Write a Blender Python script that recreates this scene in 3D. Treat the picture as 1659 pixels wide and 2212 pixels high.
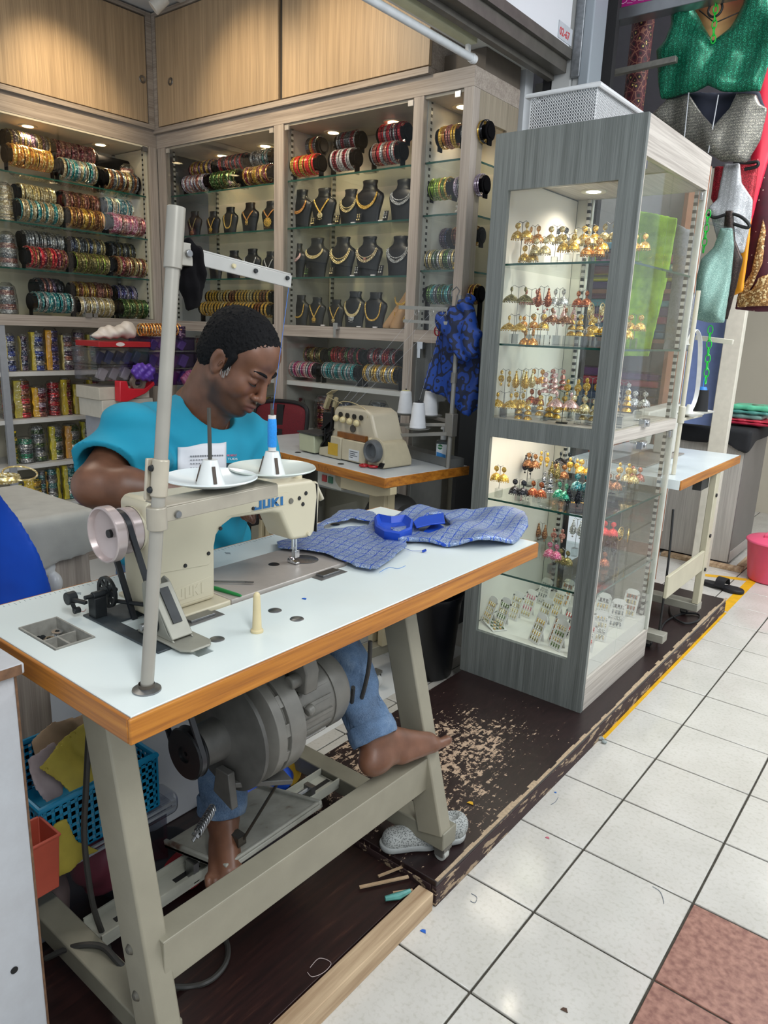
import bpy, math, random
import numpy as np
from mathutils import Vector, Matrix, Euler
for _o in list(bpy.data.objects): bpy.data.objects.remove(_o)
S = bpy.context.scene; COL = S.collection
PI = math.pi
# ---------------------------------------------------------------- camera, world, lights, exposure
FPX = 1568.33
CAM = np.array([0.619, -1.157, 1.406]); YAW, PIT, ROL = 0.666706, 0.247092, 0.0381566
_W = np.array([-math.sin(YAW)*math.cos(PIT), math.cos(YAW)*math.cos(PIT), -math.sin(PIT)])
_r = np.array([math.cos(YAW), math.sin(YAW), 0.]); _u = np.cross(_r, _W)
_R = math.cos(ROL)*_r + math.sin(ROL)*_u; _U = -math.sin(ROL)*_r + math.cos(ROL)*_u
cd = bpy.data.cameras.new('camera'); cam = bpy.data.objects.new('camera', cd); COL.objects.link(cam)
cam.matrix_world = Matrix(((_R[0], _U[0], -_W[0], CAM[0]), (_R[1], _U[1], -_W[1], CAM[1]), (_R[2], _U[2], -_W[2], CAM[2]), (0, 0, 0, 1)))
cd.sensor_fit = 'VERTICAL'; cd.sensor_height = 36.0; cd.lens = FPX*36.0/2212; cd.clip_start = 0.02; cd.clip_end = 60
S.camera = cam
def ray(px, py): return _W + _R*(px-829.5)/FPX - _U*(py-1106)/FPX
def at(px, py, ax, v):
    d = ray(px, py); k = 'xyz'.index(ax); return CAM + d*((v-CAM[k])/d[k])
def dep(px, py, d): return CAM + ray(px, py)*d
def prj(p):
    d = np.asarray(p, float)-CAM; z = d@_W; return 829.5+FPX*(d@_R)/z, 1106-FPX*(d@_U)/z, z
vs = S.view_settings; S.display_settings.display_device = 'sRGB'
vs.view_transform = 'Standard'; vs.look = 'None'; vs.gamma = 1; vs.exposure = 0.35; vs.use_curve_mapping = False
w = bpy.data.worlds.new('world'); S.world = w; w.use_nodes = True
w.node_tree.nodes['Background'].inputs[0].default_value = (0.86, 0.93, 1.0, 1); w.node_tree.nodes['Background'].inputs[1].default_value = 0.62
def lamp(name, kind, loc, power, color=(1, 1, 1), to=None, size=0.3, size_y=None, angle=60, blend=.5):
    l = bpy.data.lights.new(name, kind); l.energy = power; l.color = color
    if kind == 'AREA':
        l.size = size
        if size_y: l.shape = 'RECTANGLE'; l.size_y = size_y
    elif kind == 'SPOT': l.spot_size = math.radians(angle); l.spot_blend = blend; l.shadow_soft_size = size
    else: l.shadow_soft_size = size
    o = bpy.data.objects.new(name, l); COL.objects.link(o); o.location = loc
    if to is not None: o.rotation_euler = (Vector(to)-Vector(loc)).to_track_quat('-Z', 'Y').to_euler()
    return o
COOL = (.95, .98, 1.0); WARM = (1.0, .78, .50); SOFTW = (1.0, .90, .76)
lamp('aisle_light_near', 'AREA', (1.5, -1.2, 3.1), 62, COOL, (0.3, -.4, 0), 0.5, 2.4)
lamp('aisle_light_far', 'AREA', (1.1, 2.4, 3.0), 70, COOL, (0.3, 2.6, 0), 0.5, 2.4)
lamp('aisle_light_end', 'AREA', (0.4, 6.0, 2.9), 60, COOL, (-.4, 4.2, .8), 0.6, 2)
lamp('aisle_fill_light', 'POINT', (1.2, .9, 2.75), 30, COOL, None, .35); lamp('aisle_fill_light', 'POINT', (.55, 3.3, 2.7), 34, COOL, None, .35)  # unseen point lamps added to brighten the dark upper aisle
lamp('shop_light', 'AREA', (-2.1, 0.2, 3.0), 14, SOFTW, (-2.1, 0.3, 0), 0.6, 1.2)
# ---------------------------------------------------------------- materials
def _c(c):
    if isinstance(c, str):
        c = c.lstrip('#'); v = [int(c[i:i+2], 16)/255 for i in (0, 2, 4)]
        return tuple((x/12.92 if x <= .04045 else ((x+.055)/1.055)**2.4) for x in v)+(1,)
    return tuple(c[:3])+(1,)
class N:
    def __init__(s, name):
        s.m = bpy.data.materials.new(name); s.m.use_nodes = True; s.t = s.m.node_tree; s.t.nodes.clear()
        s.out = s.n('ShaderNodeOutputMaterial'); s.bs = s.n('ShaderNodeBsdfPrincipled'); s.l(s.bs.outputs[0], s.out.inputs[0])
        s.tc = s.n('ShaderNodeTexCoord').outputs['Object']
    def n(s, k, **kw):
        x = s.t.nodes.new(k)
        for a, b in kw.items(): setattr(x, a, b)
        return x
    def l(s, a, b): s.t.links.new(a, b)
    def map(s, scale=(1, 1, 1), rot=(0, 0, 0), src=None):
        m = s.n('ShaderNodeMapping'); m.inputs['Scale'].default_value = scale; m.inputs['Rotation'].default_value = rot
        s.l(src or s.tc, m.inputs[0]); return m.outputs[0]
    def noise(s, scale=10, detail=3, vec=None, rough=.5, out=0):
        x = s.n('ShaderNodeTexNoise'); x.inputs['Scale'].default_value = scale; x.inputs['Detail'].default_value = detail
        x.inputs['Roughness'].default_value = rough; s.l(vec or s.tc, x.inputs['Vector']); return x.outputs[out]
    def vor(s, scale=50, vec=None, feature='F1', out='Distance'):
        x = s.n('ShaderNodeTexVoronoi'); x.feature = feature; x.inputs['Scale'].default_value = scale; s.l(vec or s.tc, x.inputs['Vector']); return x.outputs[out]
    def ramp(s, fac, stops, interp='LINEAR'):
        x = s.n('ShaderNodeValToRGB'); x.color_ramp.interpolation = interp; e = x.color_ramp.elements
        while len(e) < len(stops): e.new(.5)
        for i, (p, c) in enumerate(stops): e[i].position = p; e[i].color = _c(c)
        s.l(fac, x.inputs[0]); return x.outputs[0]
    def mix(s, fac, a, b, mode='MIX'):
        x = s.n('ShaderNodeMix'); x.data_type = 'RGBA'; x.blend_type = mode
        for sock, v in ((x.inputs[0], fac), (x.inputs[6], a), (x.inputs[7], b)):
            if hasattr(v, 'is_output'): s.l(v, sock)
            elif isinstance(v, (int, float)) and sock == x.inputs[0]: sock.default_value = v
            else: sock.default_value = _c(v)
        return x.outputs[2]
    def math(s, op, a, b=None, c=None):
        x = s.n('ShaderNodeMath', operation=op)
        for i, v in enumerate((a, b, c)):
            if v is None: continue
            if hasattr(v, 'is_output'): s.l(v, x.inputs[i])
            else: x.inputs[i].default_value = v
        return x.outputs[0]
    def set(s, col=None, rough=None, metal=None, bump=None, bs=.1, dist=.002, spec=None, **kw):
        I = s.bs.inputs
        for k, v in (('Base Color', col), ('Roughness', rough), ('Metallic', metal), ('Specular IOR Level', spec)):
            if v is None: continue
            if hasattr(v, 'is_output'): s.l(v, I[k])
            elif k == 'Base Color': I[k].default_value = _c(v)
            else: I[k].default_value = v
        for k, v in kw.items(): I[k.replace('_', ' ')].default_value = v
        if bump is not None:
            b = s.n('ShaderNodeBump'); b.inputs['Strength'].default_value = bs; b.inputs['Distance'].default_value = dist
            s.l(bump, b.inputs['Height']); s.l(b.outputs[0], I['Normal'])
        return s.m
_MC = {}
def P(col, rough=.5, metal=0, var=.06, vs_=30, bump=0, bsc=200, name=None, **kw):
    """plain procedural material: colour with slight noise variation"""
    key = (str(col), rough, metal, var, vs_, bump, bsc, str(sorted(kw.items())))
    if key in _MC: return _MC[key]
    n = N(name or 'surface'); c = _c(col)
    nz = n.noise(vs_, 4)
    a = tuple(max(0, x*(1-var)) for x in c[:3]); b = tuple(min(1, x*(1+var)) for x in c[:3])
    n.set(n.ramp(nz, [(.3, a), (.7, b)]), rough, metal, n.noise(bsc, 3) if bump else None, bump or .1, **kw)
    _MC[key] = n.m; return n.m
def glass_mat(name, tint=(.93, .97, .95), rough=.0, refl=1.0):
    n = N(name); n.t.nodes.remove(n.bs)
    tr = n.n('ShaderNodeBsdfTransparent'); tr.inputs[0].default_value = _c(tint)
    gl = n.n('ShaderNodeBsdfGlossy'); gl.inputs['Roughness'].default_value = rough
    fr = n.n('ShaderNodeLayerWeight'); fr.inputs[0].default_value = .5
    mx = n.n('ShaderNodeMixShader'); n.l(n.math('MULTIPLY_ADD', n.math('POWER', fr.outputs['Facing'], 5), .9*refl, .035*refl), mx.inputs[0]); n.l(tr.outputs[0], mx.inputs[1]); n.l(gl.outputs[0], mx.inputs[2]); n.l(mx.outputs[0], n.out.inputs[0])
    return n.m
def emis(name, col, s):
    n = N(name); n.set('#FFFFFF', .5); n.bs.inputs['Emission Color'].default_value = _c(col); n.bs.inputs['Emission Strength'].default_value = s; return n.m
def laminate(name, c0, c1, axis='z', rough=.38, fine=260, bs=.06):
    """streaky laminate, grain running along axis"""
    n = N(name); sc = {'z': (fine, fine, 4), 'x': (4, fine, fine), 'y': (fine, 4, fine)}[axis]
    sc2 = tuple(v*.2 for v in sc)
    a = n.noise(1, 3, n.map(sc)); b = n.noise(1, 4, n.map(sc2))
    f = n.math('ADD', n.math('MULTIPLY', a, .55), n.math('MULTIPLY', b, .45))
    n.set(n.ramp(f, [(.36, c0), (.62, c1)]), rough, 0, f, bs, .001); return n.m
def woodmat(name, c0, c1, axis='y', rough=.5, s=60):
    n = N(name); sc = {'z': (s, s, 2.5), 'x': (2.5, s, s), 'y': (s, 2.5, s)}[axis]
    a = n.noise(1, 5, n.map(sc), .6); n.set(n.ramp(a, [(.3, c0), (.7, c1)]), rough, 0, a, .15, .001); return n.m
# ---------------------------------------------------------------- mesh building
OFF = {}
class B:
    def __init__(s): s.v = []; s.f = []; s.mi = []; s.k = 0; s.T = None
    def _add(s, vs_, fs):
        o = len(s.v)
        if s.T is not None: vs_ = [tuple(s.T @ Vector(p)) for p in vs_]
        s.v += [tuple(map(float, p)) for p in vs_]; s.f += [tuple(i+o for i in f) for f in fs]; s.mi += [s.k]*len(fs); return s
    def mat(s, k): s.k = k; return s
    def box(s, x0, x1, y0, y1, z0, z1):
        x0, x1 = min(x0, x1), max(x0, x1); y0, y1 = min(y0, y1), max(y0, y1); z0, z1 = min(z0, z1), max(z0, z1)
        v = [(x, y, z) for z in (z0, z1) for y in (y0, y1) for x in (x0, x1)]
        return s._add(v, [(0, 2, 3, 1), (4, 5, 7, 6), (0, 1, 5, 4), (2, 6, 7, 3), (0, 4, 6, 2), (1, 3, 7, 5)])
    def obox(s, p0, p1, w, h, up=(0, 0, 1)):
        """beam from p0 to p1, width w (side), height h (up)"""
        p0, p1 = Vector(p0), Vector(p1); d = (p1-p0).normalized(); a = d.cross(Vector(up)).normalized()*w/2; b = a.cross(d).normalized()*h/2
        v = [p+i*a+j*b for p in (p0, p1) for j in (-1, 1) for i in (-1, 1)]
        return s._add(v, [(0, 1, 3, 2), (4, 6, 7, 5), (0, 4, 5, 1), (2, 3, 7, 6), (0, 2, 6, 4), (1, 5, 7, 3)])
    def ring_loft(s, rings, cap=True, closed=False):
        n = len(rings[0]); v = [p for r in rings for p in r]; f = []; m = len(rings)
        for i in range(m if closed else m-1):
            a, b = i*n, ((i+1) % m)*n
            for j in range(n): f.append((a+j, a+(j+1) % n, b+(j+1) % n, b+j))
        if cap and not closed: f.append(tuple(range(n))[::-1]); f.append(tuple(range((m-1)*n, m*n)))
        return s._add(v, f)
    def cyl(s, p0, p1, r0, r1=None, n=16):
        r0 = float(r0); r1 = r0 if r1 is None else float(r1); p0, p1 = Vector(p0), Vector(p1); d = (p1-p0).normalized()
        a = d.orthogonal().normalized(); b = d.cross(a)
        R = [[p+r*(math.cos(t)*a+math.sin(t)*b) for t in [2*PI*i/n for i in range(n)]] for p, r in ((p0, r0), (p1, r1))]
        return s.ring_loft(R)
    def lathe(s, prof, o=(0, 0, 0), ax=(0, 0, 1), n=24, cap=True, closed=False):
        o = Vector(o); d = Vector(ax).normalized(); a = d.orthogonal().normalized(); b = d.cross(a)
        R = [[o+d*float(h)+max(float(r), 1e-5)*(math.cos(t)*a+math.sin(t)*b) for t in [2*PI*i/n for i in range(n)]] for r, h in prof]
        return s.ring_loft(R, cap, closed)
    def tube(s, pts, r, n=8, cyclic=False):
        pts = [Vector(p) for p in pts]; m = len(pts); R = []; rr = r if hasattr(r, '__len__') else [r]*m; a = None
        for i, p in enumerate(pts):
            q0 = pts[(i-1) % m] if (cyclic or i > 0) else p; q1 = pts[(i+1) % m] if (cyclic or i < m-1) else p
            d = (q1-q0)
            d = d.normalized() if d.length > 1e-9 else Vector((0, 0, 1))
            a = d.orthogonal().normalized() if a is None else (a-d*a.dot(d)).normalized()
            b = d.cross(a); R.append([p+rr[i]*(math.cos(t)*a+math.sin(t)*b) for t in [2*PI*k/n for k in range(n)]])
        return s.ring_loft(R, not cyclic, cyclic)
    def strip(s, pts, wvec, t, cyclic=False):
        """flat band following pts, width vector wvec, thickness t"""
        pts = [Vector(p) for p in pts]; wv = Vector(wvec); R = []; m = len(pts)
        for i, p in enumerate(pts):
            q0 = pts[(i-1) % m] if (cyclic or i > 0) else p; q1 = pts[(i+1) % m] if (cyclic or i < m-1) else p
            d = (q1-q0).normalized(); nn = d.cross(wv).normalized()*t/2; R.append([p-wv/2-nn, p+wv/2-nn, p+wv/2+nn, p-wv/2+nn])
        return s.ring_loft(R, not cyclic, cyclic)
    def sph(s, c, r, n=12, m=8):
        r = (r, r, r) if not hasattr(r, '__len__') else r
        R = [[(c[0]+r[0]*math.sin(a)*math.cos(t), c[1]+r[1]*math.sin(a)*math.sin(t), c[2]-r[2]*math.cos(a)) for t in [2*PI*i/n for i in range(n)]] for a in [PI*(j+.02)/(m+.04) if j else .03 for j in range(m+1)]]
        return s.ring_loft(R)
    def prism(s, poly, o, u, v, w):
        """polygon (2D) in plane o+u*a+v*b, extruded by vector w"""
        o, u, v, w = map(Vector, (o, u, v, w)); a = [o+u*p[0]+v*p[1] for p in poly]; n = len(a)
        f = [tuple(range(n))[::-1], tuple(range(n, 2*n))]+[(i, (i+1) % n, n+(i+1) % n, n+i) for i in range(n)]
        if u.cross(v).dot(w) < 0: f = [t[::-1] for t in f]
        return s._add(a+[p+w for p in a], f)
    def torus(s, c, R, r, ax=(0, 0, 1), n=32, m=8, sq=1):
        R, r = float(R), float(r); c = Vector(c); d = Vector(ax).normalized(); a = d.orthogonal().normalized(); b = d.cross(a)
        rg = [[c+(R+r*math.cos(q))*(math.cos(t)*a+math.sin(t)*b)+d*r*sq*math.sin(q) for q in [2*PI*k/m for k in range(m)]] for t in [2*PI*i/n for i in range(n)]]
        return s.ring_loft(rg, False, True)
    def grid(s, P_, nu, nv, cyc=False):
        f = []
        for i in range(nu-1):
            for j in range(nv-1): f.append((i*nv+j, (i+1)*nv+j, (i+1)*nv+j+1, i*nv+j+1))
        return s._add(P_, f)
    def obj(s, name, mats, parent=None, loc=None, smooth=True, bevel=0, ang=35, seg=2, solid=0, label=None):
        off = Vector(OFF.get(parent.name, (0, 0, 0))) if parent else Vector(loc or (0, 0, 0))
        me = bpy.data.meshes.new(name)
        me.from_pydata([(p[0]-off.x, p[1]-off.y, p[2]-off.z) for p in s.v], [], s.f)
        if not isinstance(mats, (list, tuple)): mats = [mats]
        for m in mats: me.materials.append(m)
        if len(mats) > 1: me.polygons.foreach_set('material_index', s.mi)
        if smooth: me.polygons.foreach_set('use_smooth', [True]*len(me.polygons)); me.set_sharp_from_angle(angle=math.radians(ang))
        me.update()
        o = bpy.data.objects.new(name, me); COL.objects.link(o)
        if solid: md = o.modifiers.new('s', 'SOLIDIFY'); md.thickness = solid; md.offset = 0
        if bevel: md = o.modifiers.new('b', 'BEVEL'); md.width = bevel; md.segments = seg; md.limit_method = 'ANGLE'; md.angle_limit = math.radians(40)
        if parent: o.parent = parent
        elif loc is not None: o.location = loc
        OFF[o.name] = tuple(off)
        if label: o['label'] = label
        return o
def thing(name, label, cat, loc=(0, 0, 0), rz=0, group=None):
    o = bpy.data.objects.new(name, None); COL.objects.link(o); o.empty_display_size = .05; o.location = loc; o.rotation_euler = (0, 0, rz)
    OFF[o.name] = tuple(loc); o['label'] = label; o['category'] = cat
    if group: o['group'] = group
    return o
def tag(o, label, cat, group=None, kind=None):
    o['label'] = label; o['category'] = cat
    if group: o['group'] = group
    if kind: o['kind'] = kind
    return o
def struct(o, label=None):
    o['kind'] = 'structure'
    if label: o['label'] = label
    return o
def dup(r, loc=None, rot=None, label=None, group=None, scale=None):
    def cp(o, par):
        c = o.copy(); COL.objects.link(c)
        if par: c.parent = par
        for ch in list(o.children): cp(ch, c)
        return c
    c = cp(r, None)
    if loc is not None: c.location = loc
    if rot is not None: c.rotation_euler = rot if hasattr(rot, '__len__') else (0, 0, rot)
    if scale: c.scale = (scale,)*3 if not hasattr(scale, '__len__') else scale
    if label: c['label'] = label
    if group: c['group'] = group
    return c
# ---------------------------------------------------------------- implicit surfaces (surface nets)
class F:
    """implicit volume on a grid; primitives are blended in locally"""
    def __init__(s, lo, hi, h):
        s.lo = np.array(lo, float); s.h = h; s.n = np.ceil((np.array(hi)-s.lo)/h).astype(int)+1
        s.d = np.full(s.n, 1.0, np.float32)
    def _win(s, lo, hi, m):
        a = np.clip(np.floor((np.array(lo)-m-s.lo)/s.h).astype(int), 0, s.n-1); b = np.clip(np.ceil((np.array(hi)+m-s.lo)/s.h).astype(int)+1, 1, s.n)
        g = np.meshgrid(*[s.lo[i]+s.h*np.arange(a[i], b[i]) for i in range(3)], indexing='ij', sparse=True)
        return tuple(slice(a[i], b[i]) for i in range(3)), g
    def _put(s, sl, d, k, sub):
        o = s.d[sl]; d = d.astype(np.float32)
        if sub:
            d = -d
            if k > 0: hh = np.clip(.5-.5*(o-d)/k, 0, 1); s.d[sl] = o*(1-hh)+d*hh+k*hh*(1-hh)
            else: s.d[sl] = np.maximum(o, d)
        else:
            if k > 0: hh = np.clip(.5+.5*(o-d)/k, 0, 1); s.d[sl] = o*(1-hh)+d*hh-k*hh*(1-hh)
            else: s.d[sl] = np.minimum(o, d)
        return s
    def cap(s, a, b, ra, rb=None, k=.01, sub=False):
        rb = ra if rb is None else rb; a, b = np.array(a, float), np.array(b, float); r = max(ra, rb)
        sl, g = s._win(np.minimum(a, b)-r, np.maximum(a, b)+r, 2*k+3*s.h)
        ab = b-a; L = ab@ab+1e-12
        t = np.clip(sum((g[i]-a[i])*ab[i] for i in range(3))/L, 0, 1)
        d = np.sqrt(sum((g[i]-a[i]-t*ab[i])**2 for i in range(3)))-(ra+(rb-ra)*t); return s._put(sl, d, k, sub)
    def ell(s, c, r, k=.01, rot=None, sub=False):
        c = np.array(c, float); r = np.array(r, float); R = np.eye(3) if rot is None else np.array(rot); m = r.max()
        sl, g = s._win(c-m, c+m, 2*k+3*s.h); q = [sum(R[j, i]*(g[j]-c[j]) for j in range(3)) for i in range(3)]
        k0 = np.sqrt(sum((q[i]/r[i])**2 for i in range(3))); k1 = np.sqrt(sum((q[i]/r[i]**2)**2 for i in range(3)))+1e-9
        return s._put(sl, k0*(k0-1)/k1, k, sub)
    def box(s, c, hb, rd=.005, k=.005, rot=None, sub=False):
        c = np.array(c, float); hb = np.array(hb, float)-rd; R = np.eye(3) if rot is None else np.array(rot); m = np.linalg.norm(hb)+rd
        sl, g = s._win(c-m, c+m, 2*k+3*s.h); q = [np.abs(sum(R[j, i]*(g[j]-c[j]) for j in range(3)))-hb[i] for i in range(3)]
        d = np.sqrt(sum(np.maximum(x, 0)**2 for x in q))+np.minimum(np.maximum(q[0], np.maximum(q[1], q[2])), 0)-rd
        return s._put(sl, d, k, sub)
    def fn(s, f, k=0, sub=False):
        sl, g = s._win(s.lo, s.lo+s.h*s.n, 0); return s._put(sl, np.broadcast_to(f(*g), s.d.shape), k, sub)
    def mesh(s, B_=None, smooth=1):
        d = s.d; h = s.h; n = d.shape; ins = d < 0
        occ = np.zeros(tuple(x-1 for x in n), np.int8)
        for i in (0, 1):
            for j in (0, 1):
                for k in (0, 1): occ += ins[i:n[0]-1+i, j:n[1]-1+j, k:n[2]-1+k]
        ce = np.argwhere((occ > 0) & (occ < 8)); idx = np.full(occ.shape, -1, np.int64); idx[tuple(ce.T)] = np.arange(len(ce))
        acc = np.zeros((len(ce), 3)); cnt = np.zeros(len(ce))
        C8 = [(i, j, k) for i in (0, 1) for j in (0, 1) for k in (0, 1)]
        for a in C8:
            for ax in range(3):
                if a[ax]: continue
                b = list(a); b[ax] = 1
                da = d[ce[:, 0]+a[0], ce[:, 1]+a[1], ce[:, 2]+a[2]]; db = d[ce[:, 0]+b[0], ce[:, 1]+b[1], ce[:, 2]+b[2]]
                m = (da < 0) != (db < 0); t = np.where(m, da/np.where(m, da-db, 1), 0)
                p = np.tile(np.array(a, float), (len(ce), 1)); p[:, ax] += t; acc += p*m[:, None]; cnt += m
        V = s.lo+h*(ce+acc/cnt[:, None]); Fc = []
        for ax in range(3):
            o1, o2 = [(1, 2), (2, 0), (0, 1)][ax]; sl0 = [slice(None)]*3; sl1 = [slice(None)]*3; sl0[ax] = slice(0, -1); sl1[ax] = slice(1, None)
            A = ins[tuple(sl0)]; Bq = ins[tuple(sl1)]; e = np.argwhere(A != Bq)
            e = e[(e[:, o1] > 0) & (e[:, o2] > 0) & (e[:, o1] < n[o1]-1) & (e[:, o2] < n[o2]-1)]
            if not len(e): continue
            fl = A[tuple(e.T)]; q = []
            for a, b in ((-1, -1), (0, -1), (0, 0), (-1, 0)):
                c = e.copy(); c[:, o1] += a; c[:, o2] += b; q.append(idx[tuple(c.T)])
            q = np.array(q).T; q[~fl] = q[~fl][:, ::-1]; Fc.append(q)
        Fc = np.concatenate(Fc)
        for _ in range(smooth):
            A = np.zeros_like(V); c = np.zeros(len(V))
            for i, j in ((0, 1), (1, 2), (2, 3), (3, 0)):
                np.add.at(A, Fc[:, i], V[Fc[:, j]]); np.add.at(A, Fc[:, j], V[Fc[:, i]]); np.add.at(c, Fc[:, i], 1); np.add.at(c, Fc[:, j], 1)
            V = .5*V+.5*A/np.maximum(c, 1)[:, None]
        B_ = B_ or B(); o = len(B_.v); B_.v += V.tolist(); B_.f += (Fc+o).tolist(); B_.mi += [B_.k]*len(Fc); return B_
def d2poly(U, V, poly):
    """signed 2D distance to polygon (negative inside)"""
    p = np.array(poly, float); d = np.full(np.broadcast(U, V).shape, 1e9); s = np.ones(d.shape); n = len(p)
    for i in range(n):
        a, b = p[i], p[i-1]; e = b-a; wx, wy = U-a[0], V-a[1]
        t = np.clip((wx*e[0]+wy*e[1])/(e@e+1e-12), 0, 1); d = np.minimum(d, (wx-e[0]*t)**2+(wy-e[1]*t)**2)
        c1 = V >= a[1]; c2 = V < b[1]; c3 = e[0]*wy > e[1]*wx
        s = np.where((c1 & c2 & c3) | (~c1 & ~c2 & ~c3), -s, s)
    return s*np.sqrt(d)
def panel(poly, fr, fold=None, th=.006, puff=0, holes=(), h=.005, Bq=None, sm=1, edge=.03, pad=.03):
    """cloth body: polygon in frame fr=(origin,u,v,n); mid-surface offset fold(U,V); thickness th, thicker by puff towards the middle"""
    O, u, v, nn = [np.array(x, float) for x in fr]; p = np.array(poly, float)
    lo = p.min(0)-.01; hi = p.max(0)+.01
    f = F((lo[0], lo[1], -pad-puff), (hi[0], hi[1], pad+puff), h)
    U = (f.lo[0]+h*np.arange(f.n[0]))[:, None, None]; Vv = (f.lo[1]+h*np.arange(f.n[1]))[None, :, None]; Wn = (f.lo[2]+h*np.arange(f.n[2]))[None, None, :]
    d = d2poly(U, Vv, p)
    for q in holes: d = np.maximum(d, -d2poly(U, Vv, q))
    mid = fold(U, Vv) if fold else 0
    t = th/2+puff*np.sqrt(np.clip(1-(1-np.clip(-d/edge, 0, 1))**2, 0, 1))
    f.d = np.broadcast_to(np.maximum(d, np.abs(Wn-mid)-t), tuple(f.n)).astype(np.float32).copy()
    b = f.mesh(smooth=sm); Bq = Bq or B(); o = len(Bq.v)
    Bq.v += [tuple(O+u*x[0]+v*x[1]+nn*x[2]) for x in b.v]; fl = np.cross(u, v)@nn < 0
    Bq.f += [tuple(i+o for i in (q[::-1] if fl else q)) for q in b.f]; Bq.mi += [Bq.k]*len(b.f); return Bq
def text_mesh(txt, size, fr, ext=.0006, bold=0, align='LEFT', Bq=None):
    c = bpy.data.curves.new('t', 'FONT'); c.body = txt; c.size = size; c.extrude = ext; c.offset = bold; c.align_x = align; c.resolution_u = 3
    o = bpy.data.objects.new('t', c); COL.objects.link(o); dg = bpy.context.evaluated_depsgraph_get(); me = bpy.data.meshes.new_from_object(o.evaluated_get(dg))
    O, u, v, nn = [Vector(x) for x in fr]; b = Bq or B()
    b._add([O+u*q.co.x+v*q.co.y+nn*q.co.z for q in me.vertices], [tuple(p.vertices) for p in me.polygons])
    bpy.data.objects.remove(o); bpy.data.meshes.remove(me); bpy.data.curves.remove(c); return b
X, Y, Z = (1, 0, 0), (0, 1, 0), (0, 0, 1)
ORD = ['first', 'second', 'third', 'fourth', 'fifth', 'sixth', 'seventh', 'eighth', 'ninth', 'tenth', 'eleventh', 'twelfth', 'thirteenth', 'fourteenth', 'fifteenth', 'sixteenth', 'seventeenth', 'eighteenth', 'nineteenth', 'twentieth', 'twenty first', 'twenty second', 'twenty third']
rnd = random.Random(7)
# ================================================================ shared materials
m_tile = N('aisle_tile'); _v = m_tile.noise(6, 6); _s = m_tile.noise(90, 4)
_cc = m_tile.mix(1.0, m_tile.ramp(_v, [(.3, '#BFBCB4'), (.7, '#CBC8C1')]), m_tile.ramp(_s, [(.25, '#EDECE8'), (.5, '#FFFFFF')]), 'MULTIPLY')
m_tile.set(_cc, m_tile.ramp(_v, [(.3, '#555555'), (.7, '#7A7A7A')]), 0, _s, .02); M_TILE = m_tile.m
n = N('red_tile'); _s = n.noise(60, 6); n.set(n.ramp(_s, [(.35, '#7D5449'), (.65, '#A37868')]), .45, 0, _s, .1); M_TILER = n.m
n = N('pink_tile'); _s = n.noise(40, 6); n.set(n.ramp(_s, [(.35, '#A98E83'), (.65, '#C2ABA2')]), .45, 0, _s, .1); M_TILEP = n.m
M_GROUT = P('#3B372F', .9, 0, .4, 40)
M_SHOPT = P('#DADCDB', .25, 0, .04, 5); M_GROUT2 = P('#9C9C98', .8)
M_WHITE = P('#D9D9D6', .5, 0, .03, 8); M_WHITE2 = P('#C6C9CC', .55, 0, .05, 6)
M_LAMW = laminate('pale_oak_laminate_upright', '#937F66', '#B59E80', 'z')
M_LAMY = laminate('pale_oak_laminate_along_side', '#857A70', '#ABA095', 'y', fine=160)
M_LAMX = laminate('pale_oak_laminate_across', '#857A70', '#ABA095', 'x', fine=160)
M_LAMZ = laminate('pale_oak_laminate_post', '#8B8178', '#AEA398', 'z', fine=160)
M_CREAM = P('#C9C2AE', .6, 0, .03, 6); M_SHELFW = P('#C4C3BF', .5, 0, .03)
M_GREYF = laminate('grey_streaked_laminate', '#565A57', '#777C79', 'z', .4, 300)
M_GREYS = laminate('pale_grey_streaked_laminate', '#A29A91', '#C9C2B8', 'y', .4, 200)
M_GLASS = glass_mat('clear_glass', (.975, .985, .98)); M_GLASSE = P('#1E4A40', .1, 0, .1, name='green_glass_edge')
M_GLSH = glass_mat('glass_shelf_face', (.93, .97, .95)); M_CHROME = P('#C9CBCD', .18, 1); M_STEEL = P('#8E8F90', .35, 1, .1)
M_BLACKP = P('#111214', .5); M_VELVET = P('#060507', .9, 0, .2, 100, spec=.12)
M_LEDW = emis('lit_lamp_warm', '#FFE2B0', 9); M_LEDC = emis('lit_lamp_white', '#FFF6E8', 9)
def standard_mat():
    n = N('slotted_strip'); sx = n.n('ShaderNodeSeparateXYZ'); n.l(n.tc, sx.inputs[0])
    f = n.math('FRACT', n.math('MULTIPLY', sx.outputs[2], 38)); n.set(n.ramp(f, [(0, '#2A2A28'), (.42, '#2A2A28'), (.45, '#B9B9B4')], 'CONSTANT'), .4, .3); return n.m
M_SLOT = standard_mat()
# ================================================================ floors
b = B(); b.mat(0).box(-.95, 2.6, -2.4, 8, -.05, -.004)
red = {(1, 0), (1, 1), (2, 0), (2, 1), (1, -1), (2, -1)}
pink = {(1, 7), (1, 8), (2, 7), (2, 6), (1, 12), (2, 12)}
for i in range(-4, 8):
    for j in range(-8, 26):
        k = 2 if (i, j) in red else (3 if (i, j) in pink else 1); g = .0028
        b.mat(k).box(i*.3+g, i*.3+.3-g, j*.3+g, j*.3+.3-g, -.01, rnd.uniform(-.0004, .0004))
o = struct(b.obj('floor', [M_GROUT, M_TILE, M_TILER, M_TILEP], bevel=.0015, seg=1), 'white square floor tiles with dark grout and a red tile')
b = B(); b.mat(0).box(-3.7, -.951, -1.6, 2.3, -.05, -.003)
for i in range(7):
    for j in range(10): b.mat(1).box(-.951-.4*i-.398, -.951-.4*i-.002, -1.6+.4*j+.002, -1.6+.4*j+.398, -.01, 0)
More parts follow.
